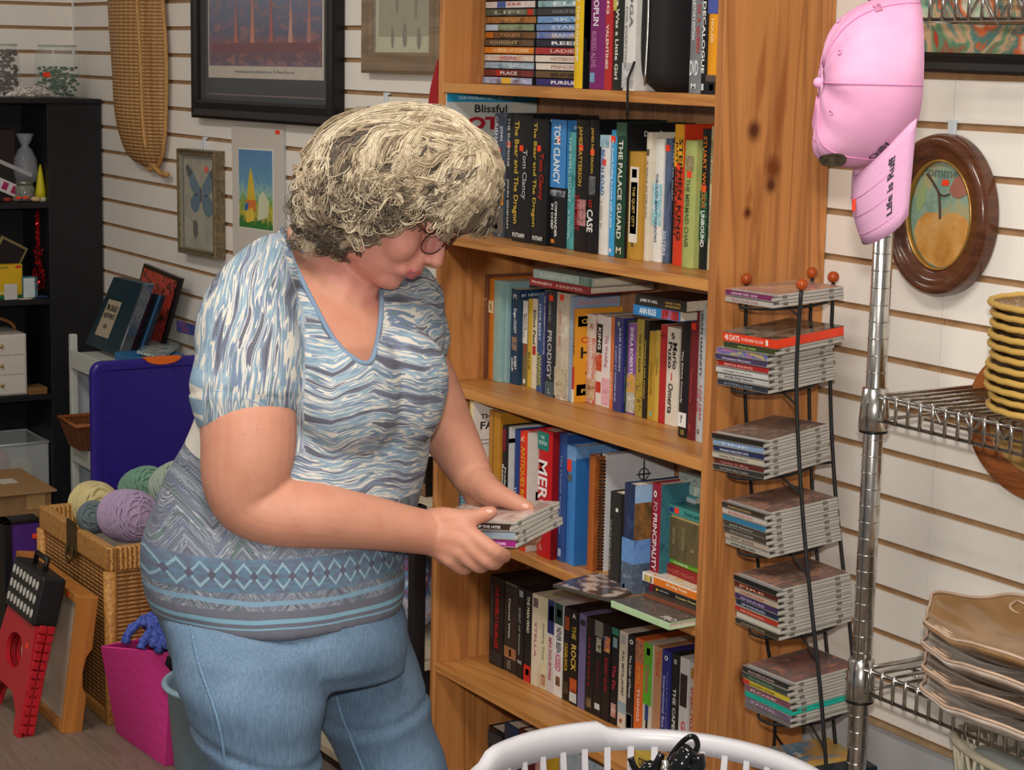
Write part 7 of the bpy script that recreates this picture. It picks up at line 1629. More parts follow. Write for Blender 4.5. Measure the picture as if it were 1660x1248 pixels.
# ------------------------------------------------------------------ held discs: frame first, the hands close on it
hF = P(838, 888, 2.545)
ha = (HR*.90-HF*.44+UP*.085).normalized(); hb = (HR*.44+HF*.90+UP*.015); hb = (hb-ha*hb.dot(ha)).normalized(); hn = ha.cross(hb); hn = hn if hn.z > 0 else -hn
HM = Matrix((ha, hb, hn)).transposed().to_4x4(); HM.translation = hF
def H(a, b, n): return hF+ha*a+hb*b+hn*n
for i, (sp, tt, tc, nm, top) in enumerate((('#8c2474', 'THE EARLY YEARS', '#e8c0e0', 'magenta spined CD case, lowest of the three in her hands', None), (['#7c8ca0', '#8c98a4', '#a8b4ac'], '', '', 'slate grey CD case, middle of the three in her hands', None), ('#3a2824', 'UP THE HITS!', '#ece8e4', 'dark spined CD case topmost in her hands, title ending UP THE HITS', ['#c8a898', '#b08478', '#d8c4b8', '#8c5c50']))):
    M = HM @ Matrix.Translation((-.004*(i == 2)*2, .001*i, .0105*i)) @ Matrix.Rotation(math.radians((0, 2.5, -1.5)[i]), 4, 'Z')
    cd(M, nm, sp, tt, tc, 'CD cases held by the woman', th=.0102, top=top, tw=(.60, .88))
# ------------------------------------------------------------------ skin
mb = MB()
mb.loft([torso_ring(*r, grow=-.012) for r in TR[:-2]])
# neck
chain(mb, [(596, 392, 2.595, .050), (566, 426, 2.605, .056), (542, 470, 2.60, .064), (530, 520, 2.60, .07)])
# near (right) arm
chain(mb, [(412, 480, 2.50, .044), (402, 560, 2.475, .055), (401, 640, 2.455, .0595), (403, 715, 2.45, .0598), (398, 775, 2.455, .0550), (408, 812, 2.46, .0475), (450, 829, 2.465, .0465), (510, 834, 2.475, .0440), (580, 844, 2.50, .0370), (645, 855, 2.53, .0315), (697, 864, 2.555, .0290)], 24)
# far (left) arm
chain(mb, [(672, 490, 2.77, .034), (684, 570, 2.80, .034), (699, 626, 2.82, .0405), (722, 690, 2.79, .040), (748, 740, 2.74, .034), (768, 778, 2.695, .0275)], 20)
def jaxis():
    pass
# right hand: palm, knuckles, five fingers closing round the near side of the discs
pr_ = []
W0 = (697, 864, 2.555)
for k_, r0, r1 in (((752, 858, 2.535), .0225, .0150), ((752, 876, 2.530), .022, .0145), ((744, 893, 2.533), .021, .0138), ((730, 906, 2.540), .019, .0125)):
    chain(mb, [(W0[0]-8, W0[1], W0[2], .024), (W0[0]+(k_[0]-W0[0])*.5, W0[1]+(k_[1]-W0[1])*.5, W0[2]+(k_[2]-W0[2])*.5+.004, r0), (*k_, r1)], 14, 3)
fingers_r = [
 [(752, 858, 2.535, .0125), (780, 878, 2.522, .0108), (803, 894, 2.520, .0105), (818, 901, 2.545, .0092), (815, 898, 2.580, .0082)],
 [(752, 876, 2.530, .0122), (776, 898, 2.524, .0106), (793, 911, 2.526, .0100), (804, 913, 2.552, .0090), (800, 906, 2.585, .0080)],
 [(744, 893, 2.533, .0115), (762, 909, 2.532, .0100), (776, 918, 2.538, .0095), (784, 917, 2.562, .0086), (780, 909, 2.590, .0077)],
 [(730, 906, 2.540, .0105), (742, 918, 2.545, .0090), (752, 923, 2.556, .0084), (758, 920, 2.576, .0076), (756, 913, 2.595, .0068)]]
for f in fingers_r: chain(mb, f, 14, 3)
chain(mb, [(700, 848, 2.560, .0200), (722, 843, 2.548, .0175), (748, 842, 2.540, .0132), (772, 838, 2.540, .0110), (788, 833, 2.543, .0104), (797, 830, 2.546, .0086)], 14, 3)
# left hand: palm behind and under the discs, thumb over the top
WL = P(768, 778, 2.695)
pc = H(-.062, .150, -.004)
thb = P(800, 806, 2.655)
for kk in (0, 1, 2, 3):
    k0 = H(-.105+.023*kk, .132-.004*kk, -.013); limb(mb, [WL, WL*.45+k0*.55+UP*.004, k0], [.024, .021, .0135], 14)
    limb(mb, [k0, H(-.104+.023*kk, .104-.003*kk, -.0112), H(-.104+.022*kk, .078-.003*kk, -.0105), H(-.106+.022*kk, .056-.002*kk+.006*(kk in (0, 3)), -.0100)], [.0115, .0102, .0094, .0080], 12)
limb(mb, [WL+UP*.0, WL*.5+thb*.5+UP*.002, thb], [.0240, .0225, .0165], 14)
tp = [(771, 778, 2.690, .0200), (796, 797, 2.655, .0180), (817, 806, 2.640, .0140), (836, 815, 2.632, .0120), (848, 820, 2.630, .0108), (857, 824, 2.630, .0090)]
chain(mb, tp, 14, 4)
# ------------------------------------------------------------------ head
hc = P(629, 317, 2.567)
hf = (HR*.79-HF*.28-UP*.545).normalized(); hu = (HR*.555+UP*.83+HF*.02); hu = (hu-hf*hu.dot(hf)).normalized(); hr = hf.cross(hu)   # hr: her right-left axis
if hr.dot(HF) > 0: hr = -hr                # hr points to the camera side
AX = (hr, hf, hu)
def Hd(x, y, z): return hc+hr*x+hf*y+hu*z
ellipsoid(mb, Hd(0, -.008, .020), AX, (.070, .088, .080), 28)
ellipsoid(mb, Hd(0, .026, -.040), AX, (.060, .062, .070), 24)
ellipsoid(mb, Hd(.0, .054, -.080), AX, (.030, .028, .024), 18)
ellipsoid(mb, Hd(0, .069, -.085), AX, (.019, .014, .014), 16)
for s in (-1, 1):
    ellipsoid(mb, Hd(.040*s, .004, -.066), AX, (.022, .040, .030), 18)
    ellipsoid(mb, Hd(.034*s, .058, -.034), AX, (.028, .026, .030), 18)
    ellipsoid(mb, Hd(.030*s, .078, .020), AX, (.024, .012, .010), 14)
    ellipsoid(mb, Hd(.030*s, .0755, .003), AX, (.0155, .0125, .0105), 14)      # lowered eyelids
    ellipsoid(mb, Hd(.0105*s, .095, -.034), AX, (.0070, .009, .0068), 12)      # nostril wings
    ellipsoid(mb, Hd(.074*s, -.010, -.012), AX, (.007, .017, .030), 12)        # ears
    ellipsoid(mb, Hd(.018*s, .075, -.062), AX, (.014, .014, .012), 12)
limb(mb, [Hd(0, .080, .018), Hd(0, .091, -.006), Hd(0, .101, -.026)], [.0090, .0092, .0105], 14)
ellipsoid(mb, Hd(0, .104, -.030), AX, (.0108, .0095, .0090), 14)
ellipsoid(mb, Hd(0, .084, -.048), AX, (.020, .012, .014), 14)
ellipsoid(mb, Hd(0, .0885, -.0565), AX, (.0205, .0090, .0044), 16)             # upper lip
ellipsoid(mb, Hd(0, .0860, -.0655), AX, (.0175, .0085, .0046), 16)             # lower lip
limb(mb, [Hd(0, .040, -.080), P(585, 428, 2.60)], [.026, .042], 16)          # soft underside of the chin
skin_me = remesh(mb, .0030, 5, .5)
def skin_mat(base, name, red=0):
    t = NT(name); v = t.co(); n1 = t.noise(v, 22, 4, .6); n2 = t.noise(v, 240, 2)
    c = lin(base); a = (c[0]*.93, c[1]*.86, c[2]*.84); b = (min(1, c[0]*1.05), c[1]*1.06, c[2]*1.06)
    g = t.ramp(n1.outputs[0], [(.3, a), (.5, c[:3]), (.72, b)])
    fr = t.add('ShaderNodeTexVoronoi'); fr.inputs['Scale'].default_value = 46; t.link(v, fr.inputs['Vector'])
    sp = t.ramp(fr.outputs['Distance'], [(.045, (1, 1, 1)), (.085, (0, 0, 0))]); g = t.mix(t.math('MULTIPLY', sp, .35), g, (c[0]*.55, c[1]*.42, c[2]*.36))
    t.bump(t.math('ADD', n2.outputs[0], t.math('MULTIPLY', n1.outputs[0], .6)), .22, .0012)
    t.fin(g, .55); t.b.inputs['Subsurface Weight'].default_value = .12; t.b.inputs['Subsurface Radius'].default_value = (.9, .35, .2); t.b.inputs['Subsurface Scale'].default_value = .008
    return t.m
SK = skin_mat('#ba836c', 'skin'); SKF = skin_mat('#c08272', 'skin_face'); LIP = mat('#b0605f', .35, var=.1, scale=200)
body = child_mesh('body', skin_me, woman, [SK, SKF, LIP])
org = wloc(body)
for p in skin_me.polygons:
    q = Vector(p.center)+org-hc; x, y, z = q.dot(hr), q.dot(hf), q.dot(hu)
    if y > .076 and abs(x) < .0235 and -.0765 < z < -.0525 and (x*x/.00050+(z+.061)**2/.000085) < 1: p.material_index = 2
    elif y > -.02 and -.13 < z < .08 and abs(x) < .09 and y < .14: p.material_index = 1
# eyes, brows
for s in (-1, 1):
    e = MB(); ellipsoid(e, Hd(.030*s, .0775, -.0030), AX, (.0105, .0085, .0040), 14); e.build('eye', mat('#3a2c26', .2), woman)
    MB().tube(smooth([Hd(s*(.014+.034*u), .0895-.016*u*u, .024+.006*math.sin(u*2.6)) for u in (0, .33, .66, 1)], 4), .0024, 6).build('eyebrow', mat('#8c7050', .8), woman)
# ------------------------------------------------------------------ fingernails
NAIL = mat('#d8a898', .25, var=.05)
def nail(px_, py_, d, dx, dy, L=.009, w=.0065):
    pass
# ------------------------------------------------------------------ shirt
mb = MB()
mb.loft([torso_ring(*r) for r in TR])
chain(mb, [(446, 428, 2.55, .040), (414, 478, 2.505, .054), (401, 530, 2.475, .062), (407, 585, 2.462, .0665), (398, 640, 2.455, .0690)], 28)
chain(mb, [(668, 470, 2.75, .040), (677, 515, 2.78, .038), (684, 556, 2.795, .0385)], 22)
ellipsoid(mb, P(632, 632, 2.575), (LAT, FAC, UP), (.085, .075, .085), 24)
ellipsoid(mb, P(560, 640, 2.515), (LAT, FAC, UP), (.085, .075, .085), 24)
shirt_me = remesh(mb, .0042, 7, .5)
import numpy as _np
nv = len(shirt_me.vertices); co = _np.zeros(nv*3); shirt_me.vertices.foreach_get('co', co); co = co.reshape(-1, 3)
nrm = _np.zeros(nv*3); shirt_me.vertices.foreach_get('normal', nrm); nrm = nrm.reshape(-1, 3)
cp = _np.array(CAMP); rel = co-cp; Zd = rel@_np.array(F_); pxs = 830+FPX*(rel@_np.array(R_))/Zd; pys = 624+FPX*(rel@_np.array(D_))/Zd
# cloth folds: soft ridges, deeper where the cloth hangs from bust and elbow
hx = rel@_np.array(HR); hy = rel@_np.array(HF); hz_ = co[:, 2]
fold = _np.zeros(nv)
for (kx, ky, kz, am, ph) in ((9, 4, 34, .0016, .3), (-14, 8, 26, .0014, 1.9), (22, -9, 17, .0012, 4.1), (6, 15, 55, .0009, 2.2), (-30, 10, 30, .0007, 5.0)):
    fold += am*_np.sin(kx*hx+ky*hy+kz*hz_+ph+1.2*_np.sin(6*hx+5*hz_+ph))
sl_ = (pys < 640) & (pxs < 500) & (Zd < 2.56)
fold2 = .0022*_np.sin(60*hx+10*hz_)*_np.clip((1.42-hz_)*6, 0, 1)
fold = _np.where(sl_, fold2*.8, fold)
hemw = _np.clip((.97-hz_)/.08, 0, 1); fold += hemw*.0035*_np.sin(28*hx+20*hy)
co = co+nrm*fold[:, None]; shirt_me.vertices.foreach_set('co', co.ravel())
# neck opening: remove the cloth inside the V on her front and at the nape
VP = [(452, 352), (458, 372), (472, 419), (507, 489), (541, 553), (576, 584), (597, 590), (607, 575), (615, 536), (619, 493), (617, 462), (660, 400), (640, 330), (470, 320)]
def inpoly(x, y, poly_):
    c = False; j = len(poly_)-1
    for i in range(len(poly_)):
        xi, yi = poly_[i]; xj, yj = poly_[j]
        if (yi > y) != (yj > y) and x < (xj-xi)*(y-yi)/(yj-yi)+xi: c = not c
        j = i
    return c
bm = bmesh.new(); bm.from_mesh(shirt_me); bm.verts.ensure_lookup_table()
kill = []
for f in bm.faces:
    c = f.calc_center_median(); r = Vector(c)-CAMP; z = r.dot(F_); x, y = 830+FPX*r.dot(R_)/z, 624+FPX*r.dot(D_)/z
    if y < 600 and inpoly(x, y, VP) and (f.normal.dot(F_) < .35): kill.append(f)
bmesh.ops.delete(bm, geom=kill, context='FACES')
def nearest_on(poly_, x, y):
    best = None
    for (xa_, ya_), (xb_, yb_) in zip(poly_, poly_[1:]):
        dx, dy = xb_-xa_, yb_-ya_; t_ = max(0, min(1, ((x-xa_)*dx+(y-ya_)*dy)/(dx*dx+dy*dy))); qx, qy = xa_+dx*t_, ya_+dy*t_; d_ = math.hypot(qx-x, qy-y)
        if best is None or d_ < best[0]: best = (d_, qx, qy)
    return best
VPs = [(v.x, v.y) for v in smooth([Vector((a, b, 0)) for a, b in VP[1:11]], 6)]
loose = [v for v in bm.verts if not v.link_faces]; bmesh.ops.delete(bm, geom=loose, context='VERTS')
EDGE = []
for v in bm.verts:
    if any(len(e.link_faces) == 1 for e in v.link_edges):
        x, y = px(v.co); z = (Vector(v.co)-CAMP).dot(F_); b_ = nearest_on(VPs, x, y)
        if b_[0] < 8: v.co = P(b_[1], b_[2], z); EDGE.append((b_[1], b_[2], z))
bm.to_mesh(shirt_me); bm.free()
def shirt_mat():
    t = NT('patterned_jersey'); tc = t.n.new('ShaderNodeTexCoord'); C0_ = FOOT
    def dotv(vec):
        n = t.add('ShaderNodeVectorMath'); n.operation = 'DOT_PRODUCT'; t.link(tc.outputs['Object'], n.inputs[0]); n.inputs[1].default_value = tuple(vec); return n.outputs['Value']
    u = dotv(HR); d = dotv(HF); z = dotv(UP)
    reg = t.add('ShaderNodeAttribute'); reg.attribute_name = 'sleeve'; rg = reg.outputs['Fac']
    w = t.noise(tc.outputs['Object'], 7, 2); wv = t.math('SUBTRACT', w.outputs[0], .5)
    # around-the-body coordinate and stripe coordinate
    s = t.math('ADD', u, t.math('MULTIPLY', d, .45))
    diag = t.math('MULTIPLY', t.math('MAXIMUM', t.math('SUBTRACT', .06, u), 0), -.55)
    sagc = t.math('MULTIPLY', t.math('ABSOLUTE', t.math('SUBTRACT', u, .11)), .30)
    v1 = t.math('ADD', t.math('ADD', z, t.math('ADD', diag, sagc)), t.math('MULTIPLY', wv, .07))
    vb = t.comb(t.math('MULTIPLY', s, 5.0), t.math('MULTIPLY', v1, 58), 0)
    vs_ = t.comb(t.math('MULTIPLY', t.math('ADD', t.math('ADD', u, t.math('MULTIPLY', z, -.10)), t.math('MULTIPLY', wv, .035)), 56), t.math('MULTIPLY', z, 5), 3)
    mx = t.n.new('ShaderNodeMix'); mx.data_type = 'VECTOR'; t.link(rg, mx.inputs[0]); t.link(vb, mx.inputs[4]); t.link(vs_, mx.inputs[5]); vec = mx.outputs[1]
    n = t.add('ShaderNodeTexNoise'); n.inputs['Scale'].default_value = 1; n.inputs['Detail'].default_value = 3.5; n.inputs['Roughness'].default_value = .58; n.inputs['Distortion'].default_value = .18; t.link(vec, n.inputs['Vector'])
    streaks = t.ramp(n.outputs[0], [(.0, '#4c4d5e'), (.375, '#5e6478'), (.41, '#74859f'), (.435, '#cfcbc2'), (.462, '#7590a8'), (.495, '#8aa6b8'), (.52, '#d0ccc4'), (.548, '#66799a'), (.575, '#5a7c7c'), (.592, '#8494ac'), (.615, '#c9c7c2'), (.64, '#565768')], 'CONSTANT')
    # fine herringbone thread texture printed all over
    hb_ = t.math('PINGPONG', t.math('MULTIPLY', s, 120), .5)
    hr_ = t.math('PINGPONG', t.math('ADD', t.math('MULTIPLY', z, 340), t.math('MULTIPLY', hb_, 3)), .5)
    herr = t.math('GREATER_THAN', hr_, .34)
    streaks = t.mix(t.math('MULTIPLY', herr, .22), streaks, '#c8ccd4')
    # lower border
    bn = t.noise(t.comb(t.math('MULTIPLY', s, 12), t.math('ADD', t.math('MULTIPLY', z, 90), t.math('MULTIPLY', t.math('PINGPONG', t.math('MULTIPLY', s, 16), .5), 7)), 0), 1, 3, .65, .3)
    border = t.ramp(bn.outputs[0], [(.0, '#4c5060'), (.38, '#666a7a'), (.44, '#56647e'), (.475, '#8a94a2'), (.505, '#5c6274'), (.54, '#a8b0b8'), (.565, '#50566a'), (.60, '#4c6c60'), (.63, '#646878')], 'CONSTANT')
    border = t.mix(t.math('MULTIPLY', herr, .35), border, '#a0a6b2')
    # diamonds
    tri = t.math('PINGPONG', t.math('ADD', t.math('MULTIPLY', s, 40), t.math('MULTIPLY', wv, .6)), .5)                # 0..0.5
    zz = t.math('SUBTRACT', z, .978); dd = t.math('ABSOLUTE', t.math('MULTIPLY', zz, 33))
    dist = t.math('ABSOLUTE', t.math('SUBTRACT', t.math('ADD', tri, dd), .5))
    dn_ = t.noise(t.comb(t.math('MULTIPLY', s, 60), t.math('MULTIPLY', z, 160), 0), 1, 2)
    line = t.math('LESS_THAN', dist, t.math('MULTIPLY', dn_.outputs[0], .15))
    inner = t.math('LESS_THAN', t.math('ADD', t.math('SUBTRACT', .5, tri), dd), .22)
    dia = t.mix(line, t.ramp(dn_.outputs[0], [(.4, '#5f7d98'), (.6, '#616a80')]), '#8aaabb'); dia = t.mix(inner, dia, '#5a5c70')
    inband = t.math('LESS_THAN', t.math('ABSOLUTE', zz), .0215)
    inband2 = t.math('LESS_THAN', t.math('ABSOLUTE', t.math('SUBTRACT', z, t.math('ADD', .945, t.math('MULTIPLY', wv, .02)))), .0030)
    low = t.mix(inband, border, dia); low = t.mix(inband2, low, '#7a9db8')
    hem_c = t.mix(t.math('MULTIPLY', herr, .5), '#5f6272', '#8c909c')
    sm1 = t.math('LESS_THAN', t.math('ABSOLUTE', t.math('SUBTRACT', z, t.math('ADD', .921, t.math('MULTIPLY', wv, .01)))), .0028)
    sm2 = t.math('LESS_THAN', t.math('ABSOLUTE', t.math('SUBTRACT', z, t.math('ADD', .912, t.math('MULTIPLY', wv, .012)))), .0012)
    hem_c = t.mix(t.math('MAXIMUM', sm1, sm2), hem_c, '#7ca8c0')
    low = t.mix(t.math('LESS_THAN', z, .934), low, hem_c)
    edge = t.math('ADD', z, t.math('MULTIPLY', wv, .03))
    split = t.math('LESS_THAN', edge, t.math('SUBTRACT', 1.085, t.math('MULTIPLY', u, .22)))
    # pale ikat blocks on her lower back
    bk = t.add('ShaderNodeTexVoronoi'); bk.inputs['Scale'].default_value = 1; t.link(t.comb(t.math('MULTIPLY', s, 26), t.math('MULTIPLY', z, 44), 0), bk.inputs['Vector'])
    blocks = t.ramp(bk.outputs['Distance'], [(.38, '#86a4bc'), (.44, '#d8d4cc')], 'CONSTANT')
    isb = t.math('MULTIPLY', t.math('LESS_THAN', u, -.095), t.math('MULTIPLY', t.math('LESS_THAN', z, 1.235), t.math('GREATER_THAN', z, 1.0)))
    up_ = t.mix(isb, streaks, blocks)
    col = t.mix(1.0, t.mix(split, up_, low), (.84, .82, .79), 'MULTIPLY')
    kn = t.noise(tc.outputs['Object'], 900, 1); big = t.noise(tc.outputs['Object'], 16, 3, .6)
    t.bump(t.math('ADD', t.math('MULTIPLY', kn.outputs[0], .12), t.math('MULTIPLY', big.outputs[0], 1.0)), .5, .006)
    return t.fin(col, .85)
SHM = shirt_mat()
shirt = child_mesh('shirt', shirt_me, woman, [SHM])
att = shirt_me.attributes.new('sleeve', 'FLOAT', 'POINT'); so = wloc(shirt); vals = []
armline = [P(455, 395, 2.50), P(486, 520, 2.46), P(492, 690, 2.46)]
for v in shirt_me.vertices:
    x, y = px(v.co+so); zz = (v.co+so-CAMP).dot(F_)
    lim = 455+(y-395)*.30 if y < 520 else 492
    vals.append(1.0 if (x < lim and y < 735 and zz < 2.66 and y > 300) else 0.0)
att.data.foreach_set('value', vals)
sol = shirt.modifiers.new('thick', 'SOLIDIFY'); sol.thickness = .0016; sol.offset = 1
bvh_s = BVHTree.FromPolygons([v.co+so for v in shirt_me.vertices], [tuple(p.vertices) for p in shirt_me.polygons])
bvh_b = BVHTree.FromPolygons([v.co+org for v in skin_me.vertices], [tuple(p.vertices) for p in skin_me.polygons])
def hit(x, y, tree, lift=.002):
    d = ray(x, y).normalized(); h = tree.ray_cast(CAMP, d)
    return None if h[0] is None else h[0]-d*lift
def surf_path(pts, tree, lift=.002, near=None):
    out = []
    for x, y in pts:
        h = hit(x, y, tree, lift)
        if h is None and out: continue
        if h is not None: out.append(h)
    return out
# neckline binding: follows the cut edge
def near_shirt(x, y):
    for r in range(0, 9):
        for k in range(12):
            h = hit(x+r*math.cos(k*math.pi/6)*1.2, y+r*math.sin(k*math.pi/6)*1.2, bvh_s, .0012)
            if h is not None and (h-CAMP).dot(F_) < 2.72: return P(x, y, (h-CAMP).dot(F_))
    return None
path = []
for x, y in VPs[::2]:
    near_ = sorted(EDGE, key=lambda q: math.hypot(q[0]-x, q[1]-y))[:4]
    if near_ and math.hypot(near_[0][0]-x, near_[0][1]-y) < 12: path.append(P(x, y, sum(q[2] for q in near_)/len(near_)-.0015))
for _ in range(2): path = [path[0]]+[(path[i-1]+path[i]*2+path[i+1])/4 for i in range(1, len(path)-1)]+[path[-1]]
MB().tube(path, .0036, 8).build('neck_binding', mat('#6f8298', .85, bump=.3, scale=300), woman)
# sleeve hem line
hp = surf_path([(324, 628), (345, 632), (370, 637), (400, 646), (430, 658), (458, 672), (478, 682)], bvh_s, .0008)
if len(hp) > 3: MB().tube(smooth(hp, 3), .0012, 6).build('sleeve_stitching', mat('#8ca4bc', .9), woman)
sp_ = surf_path([(478, 470), (486, 520), (490, 560), (492, 600), (492, 640), (488, 680)], bvh_s, .0003)
if len(sp_) > 3: MB().tube(smooth(sp_, 3), .0009, 6).build('armhole_seam', mat('#5c7090', .9), woman)
# ------------------------------------------------------------------ jeans
mb = MB()
def jring(L, R, py, Z, dpt, n=40, ph=0):
    c = P((L+R)/2, py, Z); w = (R-L)/2/FPX*Z
    return [c+HR*(w*math.cos(2*math.pi*k/n))+HF*(dpt*math.sin(2*math.pi*k/n)) for k in range(n)]
hips = [jring(262, 636, 905, 2.62, .150), jring(254, 642, 950, 2.62, .155), jring(258, 655, 1000, 2.62, .155), jring(275, 662, 1050, 2.62, .145), jring(300, 660, 1085, 2.62, .11)]
mb.loft(hips)
near = [jring(262, 520, 985, 2.56, .10), jring(272, 538, 1040, 2.54, .115), jring(288, 534, 1100, 2.53, .115), jring(308, 526, 1160, 2.52, .105), jring(330, 519, 1215, 2.52, .095), jring(350, 514, 1270, 2.52, .085), jring(372, 512, 1350, 2.52, .078), jring(385, 512, 1450, 2.52, .072)]
mb.loft(near)
far = [jring(470, 652, 985, 2.70, .10), jring(490, 668, 1040, 2.71, .11), jring(505, 684, 1100, 2.72, .11), jring(518, 700, 1160, 2.72, .10), jring(542, 716, 1215, 2.72, .092), jring(566, 731, 1270, 2.72, .085), jring(590, 742, 1350, 2.72, .078), jring(606, 746, 1450, 2.72, .072)]
mb.loft(far)
for (L, R, py, Z), tgt in (((385, 512, 1450, 2.52), 0), ((606, 746, 1450, 2.72), 1)):
    c = P((L+R)/2, py, Z); w = (R-L)/2/FPX*Z; rings = []
    for f, ww in ((0, 1.0), (.25, .95), (.5, .92), (.8, .85), (1, .85)):
        z_ = c.z*(1-f)+.055*f; q = Vector((c.x, c.y, z_))+(-FAC)*.03*f
        rings.append([q+HR*(w*ww*math.cos(2*math.pi*k/32))+HF*(w*1.25*ww*math.sin(2*math.pi*k/32)) for k in range(32)])
    mb.loft(rings)
    # shoe
    s0 = Vector((c.x, c.y, 0))+(-FAC)*.03
    sh = MB(); rings = []
    for u_, w_, h_ in ((-.07, .5, .03), (-.06, .9, .05), (-.02, 1, .065), (.04, 1.0, .062), (.10, 1.1, .048), (.15, 1.05, .038), (.18, .7, .03), (.19, .3, .022)):
        cc_ = s0+FAC*u_; rings.append([cc_+LAT*(.042*w_*math.cos(2*math.pi*k/20))+UP*(max(-.0, h_/2+.004+h_/2*math.sin(2*math.pi*k/20))) for k in range(20)])
    sh.loft(rings); sh.build('shoe', mat('#3c3c42', .6), woman, smooth=True)
jm = remesh(mb, .0050, 5, .5)
nv = len(jm.vertices); co = _np.zeros(nv*3); jm.vertices.foreach_get('co', co); co = co.reshape(-1, 3); nr = _np.zeros(nv*3); jm.vertices.foreach_get('normal', nr); nr = nr.reshape(-1, 3)
rel = co-cp; hx = rel@_np.array(HR); hy = rel@_np.array(HF); z_ = co[:, 2]
fo = -.0045*_np.exp(-((z_-.80-.10*hx-.05*_np.sin(9*hx))/.006)**2)+.0025*_np.exp(-((z_-.788-.10*hx-.05*_np.sin(9*hx))/.012)**2)+.0020*_np.sin(70*z_+14*hx)*_np.exp(-((z_-.83)/.05)**2)+.0014*_np.sin(46*z_-18*hx+2)+.0010*_np.sin(90*z_+9*hx+1.3*_np.sin(20*hx))
jm.vertices.foreach_set('co', (co+nr*fo[:, None]).ravel())
def denim():
    t = NT('blue_denim'); v = t.co(); n = t.noise(v, 6, 3, .6); f = t.noise(t.co(scale=(1, 1, .12)), 420, 2); g = t.noise(v, 700, 1)
    c = t.ramp(n.outputs[0], [(.3, '#4b6279'), (.5, '#5b7289'), (.7, '#6b839a')])
    ff = t.ramp(t.math('ADD', t.math('MULTIPLY', f.outputs[0], .6), t.math('MULTIPLY', g.outputs[0], .4)), [(.35, (.72, .76, .82)), (.62, (1.12, 1.10, 1.08))])
    t.bump(t.math('ADD', f.outputs[0], t.math('MULTIPLY', n.outputs[0], 1.5)), .3, .003)
    return t.fin(t.mix(1.0, c, ff, 'MULTIPLY'), .85)
DN = denim(); jeans = child_mesh('jeans', jm, woman, [DN])
jo = wloc(jeans); bvh_j = BVHTree.FromPolygons([v.co+jo for v in jm.vertices], [tuple(p.vertices) for p in jm.polygons])
SEAM = mat('#5f7a94', .9, var=.3, scale=300, bump=.8)
for pts in ([(306, 995), (312, 1030), (322, 1075), (334, 1110), (348, 1150), (358, 1190), (364, 1230), (368, 1275)], [(545, 1128), (556, 1165), (572, 1205), (588, 1245), (600, 1280)]):
    q = surf_path(pts, bvh_j, .0012)
    if len(q) > 3: MB().tube(smooth(q, 4), .0020, 6).build('side_seam', SEAM, woman)
# ------------------------------------------------------------------ glasses
FRM = mat('#4a2418', .2, var=.5, scale=120); GM = mat('#b8a8a8', .2, .9)
gl = MB()
lens_c = []
for s in (-1, 1):
    lc = Hd(.034*s, .1005-.004, -.006); lens_c.append(lc)
    lx = (hr*s*.97-hf*.22).normalized(); ly = (hu-hf*-.10).normalized()
    loop = [lc+lx*(.0255*math.copysign(abs(math.cos(a))**.8, math.cos(a)))+ly*(.0175*math.copysign(abs(math.sin(a))**.85, math.sin(a))-.003) for a in [2*math.pi*k/28 for k in range(28)]]
    MB().tube(loop, .0010, 6, closed=True).tube(loop[0:15], .0017, 6).build('lens_rim', FRM if s else FRM, woman)
    lm = MB(); lm.add(loop, [tuple(range(28))]); lm.build('lens', glassy('#a06070', .22, .03), woman)
    hinge = lc+lx*.026+ly*.006
    MB().tube(smooth([hinge, hinge-hf*.012+hr*s*.005, Hd(.0765*s, .035, .004), Hd(.078*s, -.004, .002), Hd(.073*s, -.03, -.016)], 4), .0021, 8).build('temple_arm', FRM, woman)
MB().tube(smooth([lens_c[0]+(lens_c[1]-lens_c[0])*.22+hu*.004, (lens_c[0]+lens_c[1])/2+hf*.006+hu*.007, lens_c[0]+(lens_c[1]-lens_c[0])*.78+hu*.004], 5), .0014, 6).build('bridge', GM, woman)
# ------------------------------------------------------------------ hair
rnd = random.Random(11)
mb = MB()
hh = P(650, 272, 2.580)
ellipsoid(mb, P(655, 270, 2.580), (HR, HF, UP), (.116, .100, .074), 28)
ellipsoid(mb, P(590, 300, 2.576), (HR, HF, UP), (.080, .094, .078), 24)
ellipsoid(mb, P(545, 340, 2.573), (HR, HF, UP), (.045, .080, .048), 20)
ellipsoid(mb, P(738, 300, 2.573), (HR, HF, UP), (.052, .080, .060), 20)
ellipsoid(mb, P(600, 345, 2.543), (HR, HF, UP), (.052, .058, .034), 20)
ellipsoid(mb, P(668, 318, 2.543), (HR, HF, UP), (.075, .062, .040), 20)
ellipsoid(mb, P(752, 345, 2.573), (HR, HF, UP), (.034, .062, .026), 20)
hm = remesh(mb, .005, 8, .5)
for v in hm.vertices:
    q = v.co; a_ = px(q); d_ = abs(noise.noise(Vector((a_[0]/34+.6*noise.noise(q*18), a_[1]/19, 4.2))))
    k_ = max(.15, min(1, (a_[1]-205)/110)); v.co = q+v.normal*(.008*k_*(d_*2.2-.35))
def hairmat(c1, c2, name):
    t = NT(name); f = t.noise(t.co(scale=(1, 1, .8)), 120, 3, .7); c = t.ramp(f.outputs[0], [(.32, c1), (.68, c2)]); t.bump(f.outputs[0], .5, .002); return t.fin(c, .42)
HM_ = [hairmat('#625344', '#857360', 'hair_mid'), hairmat('#938066', '#b4a286', 'hair_light'), hairmat('#403730', '#5c5044', 'hair_dark'), hairmat('#b4a284', '#d6c8ae', 'hair_bright')]
bvh_h = BVHTree.FromPolygons([v.co for v in hm.vertices], [tuple(p.vertices) for p in hm.polygons])
hair = child_mesh('hair', hm, woman, [HM_[0]])
def stick(p):
    q = bvh_h.find_nearest(p); return q[0], q[1]
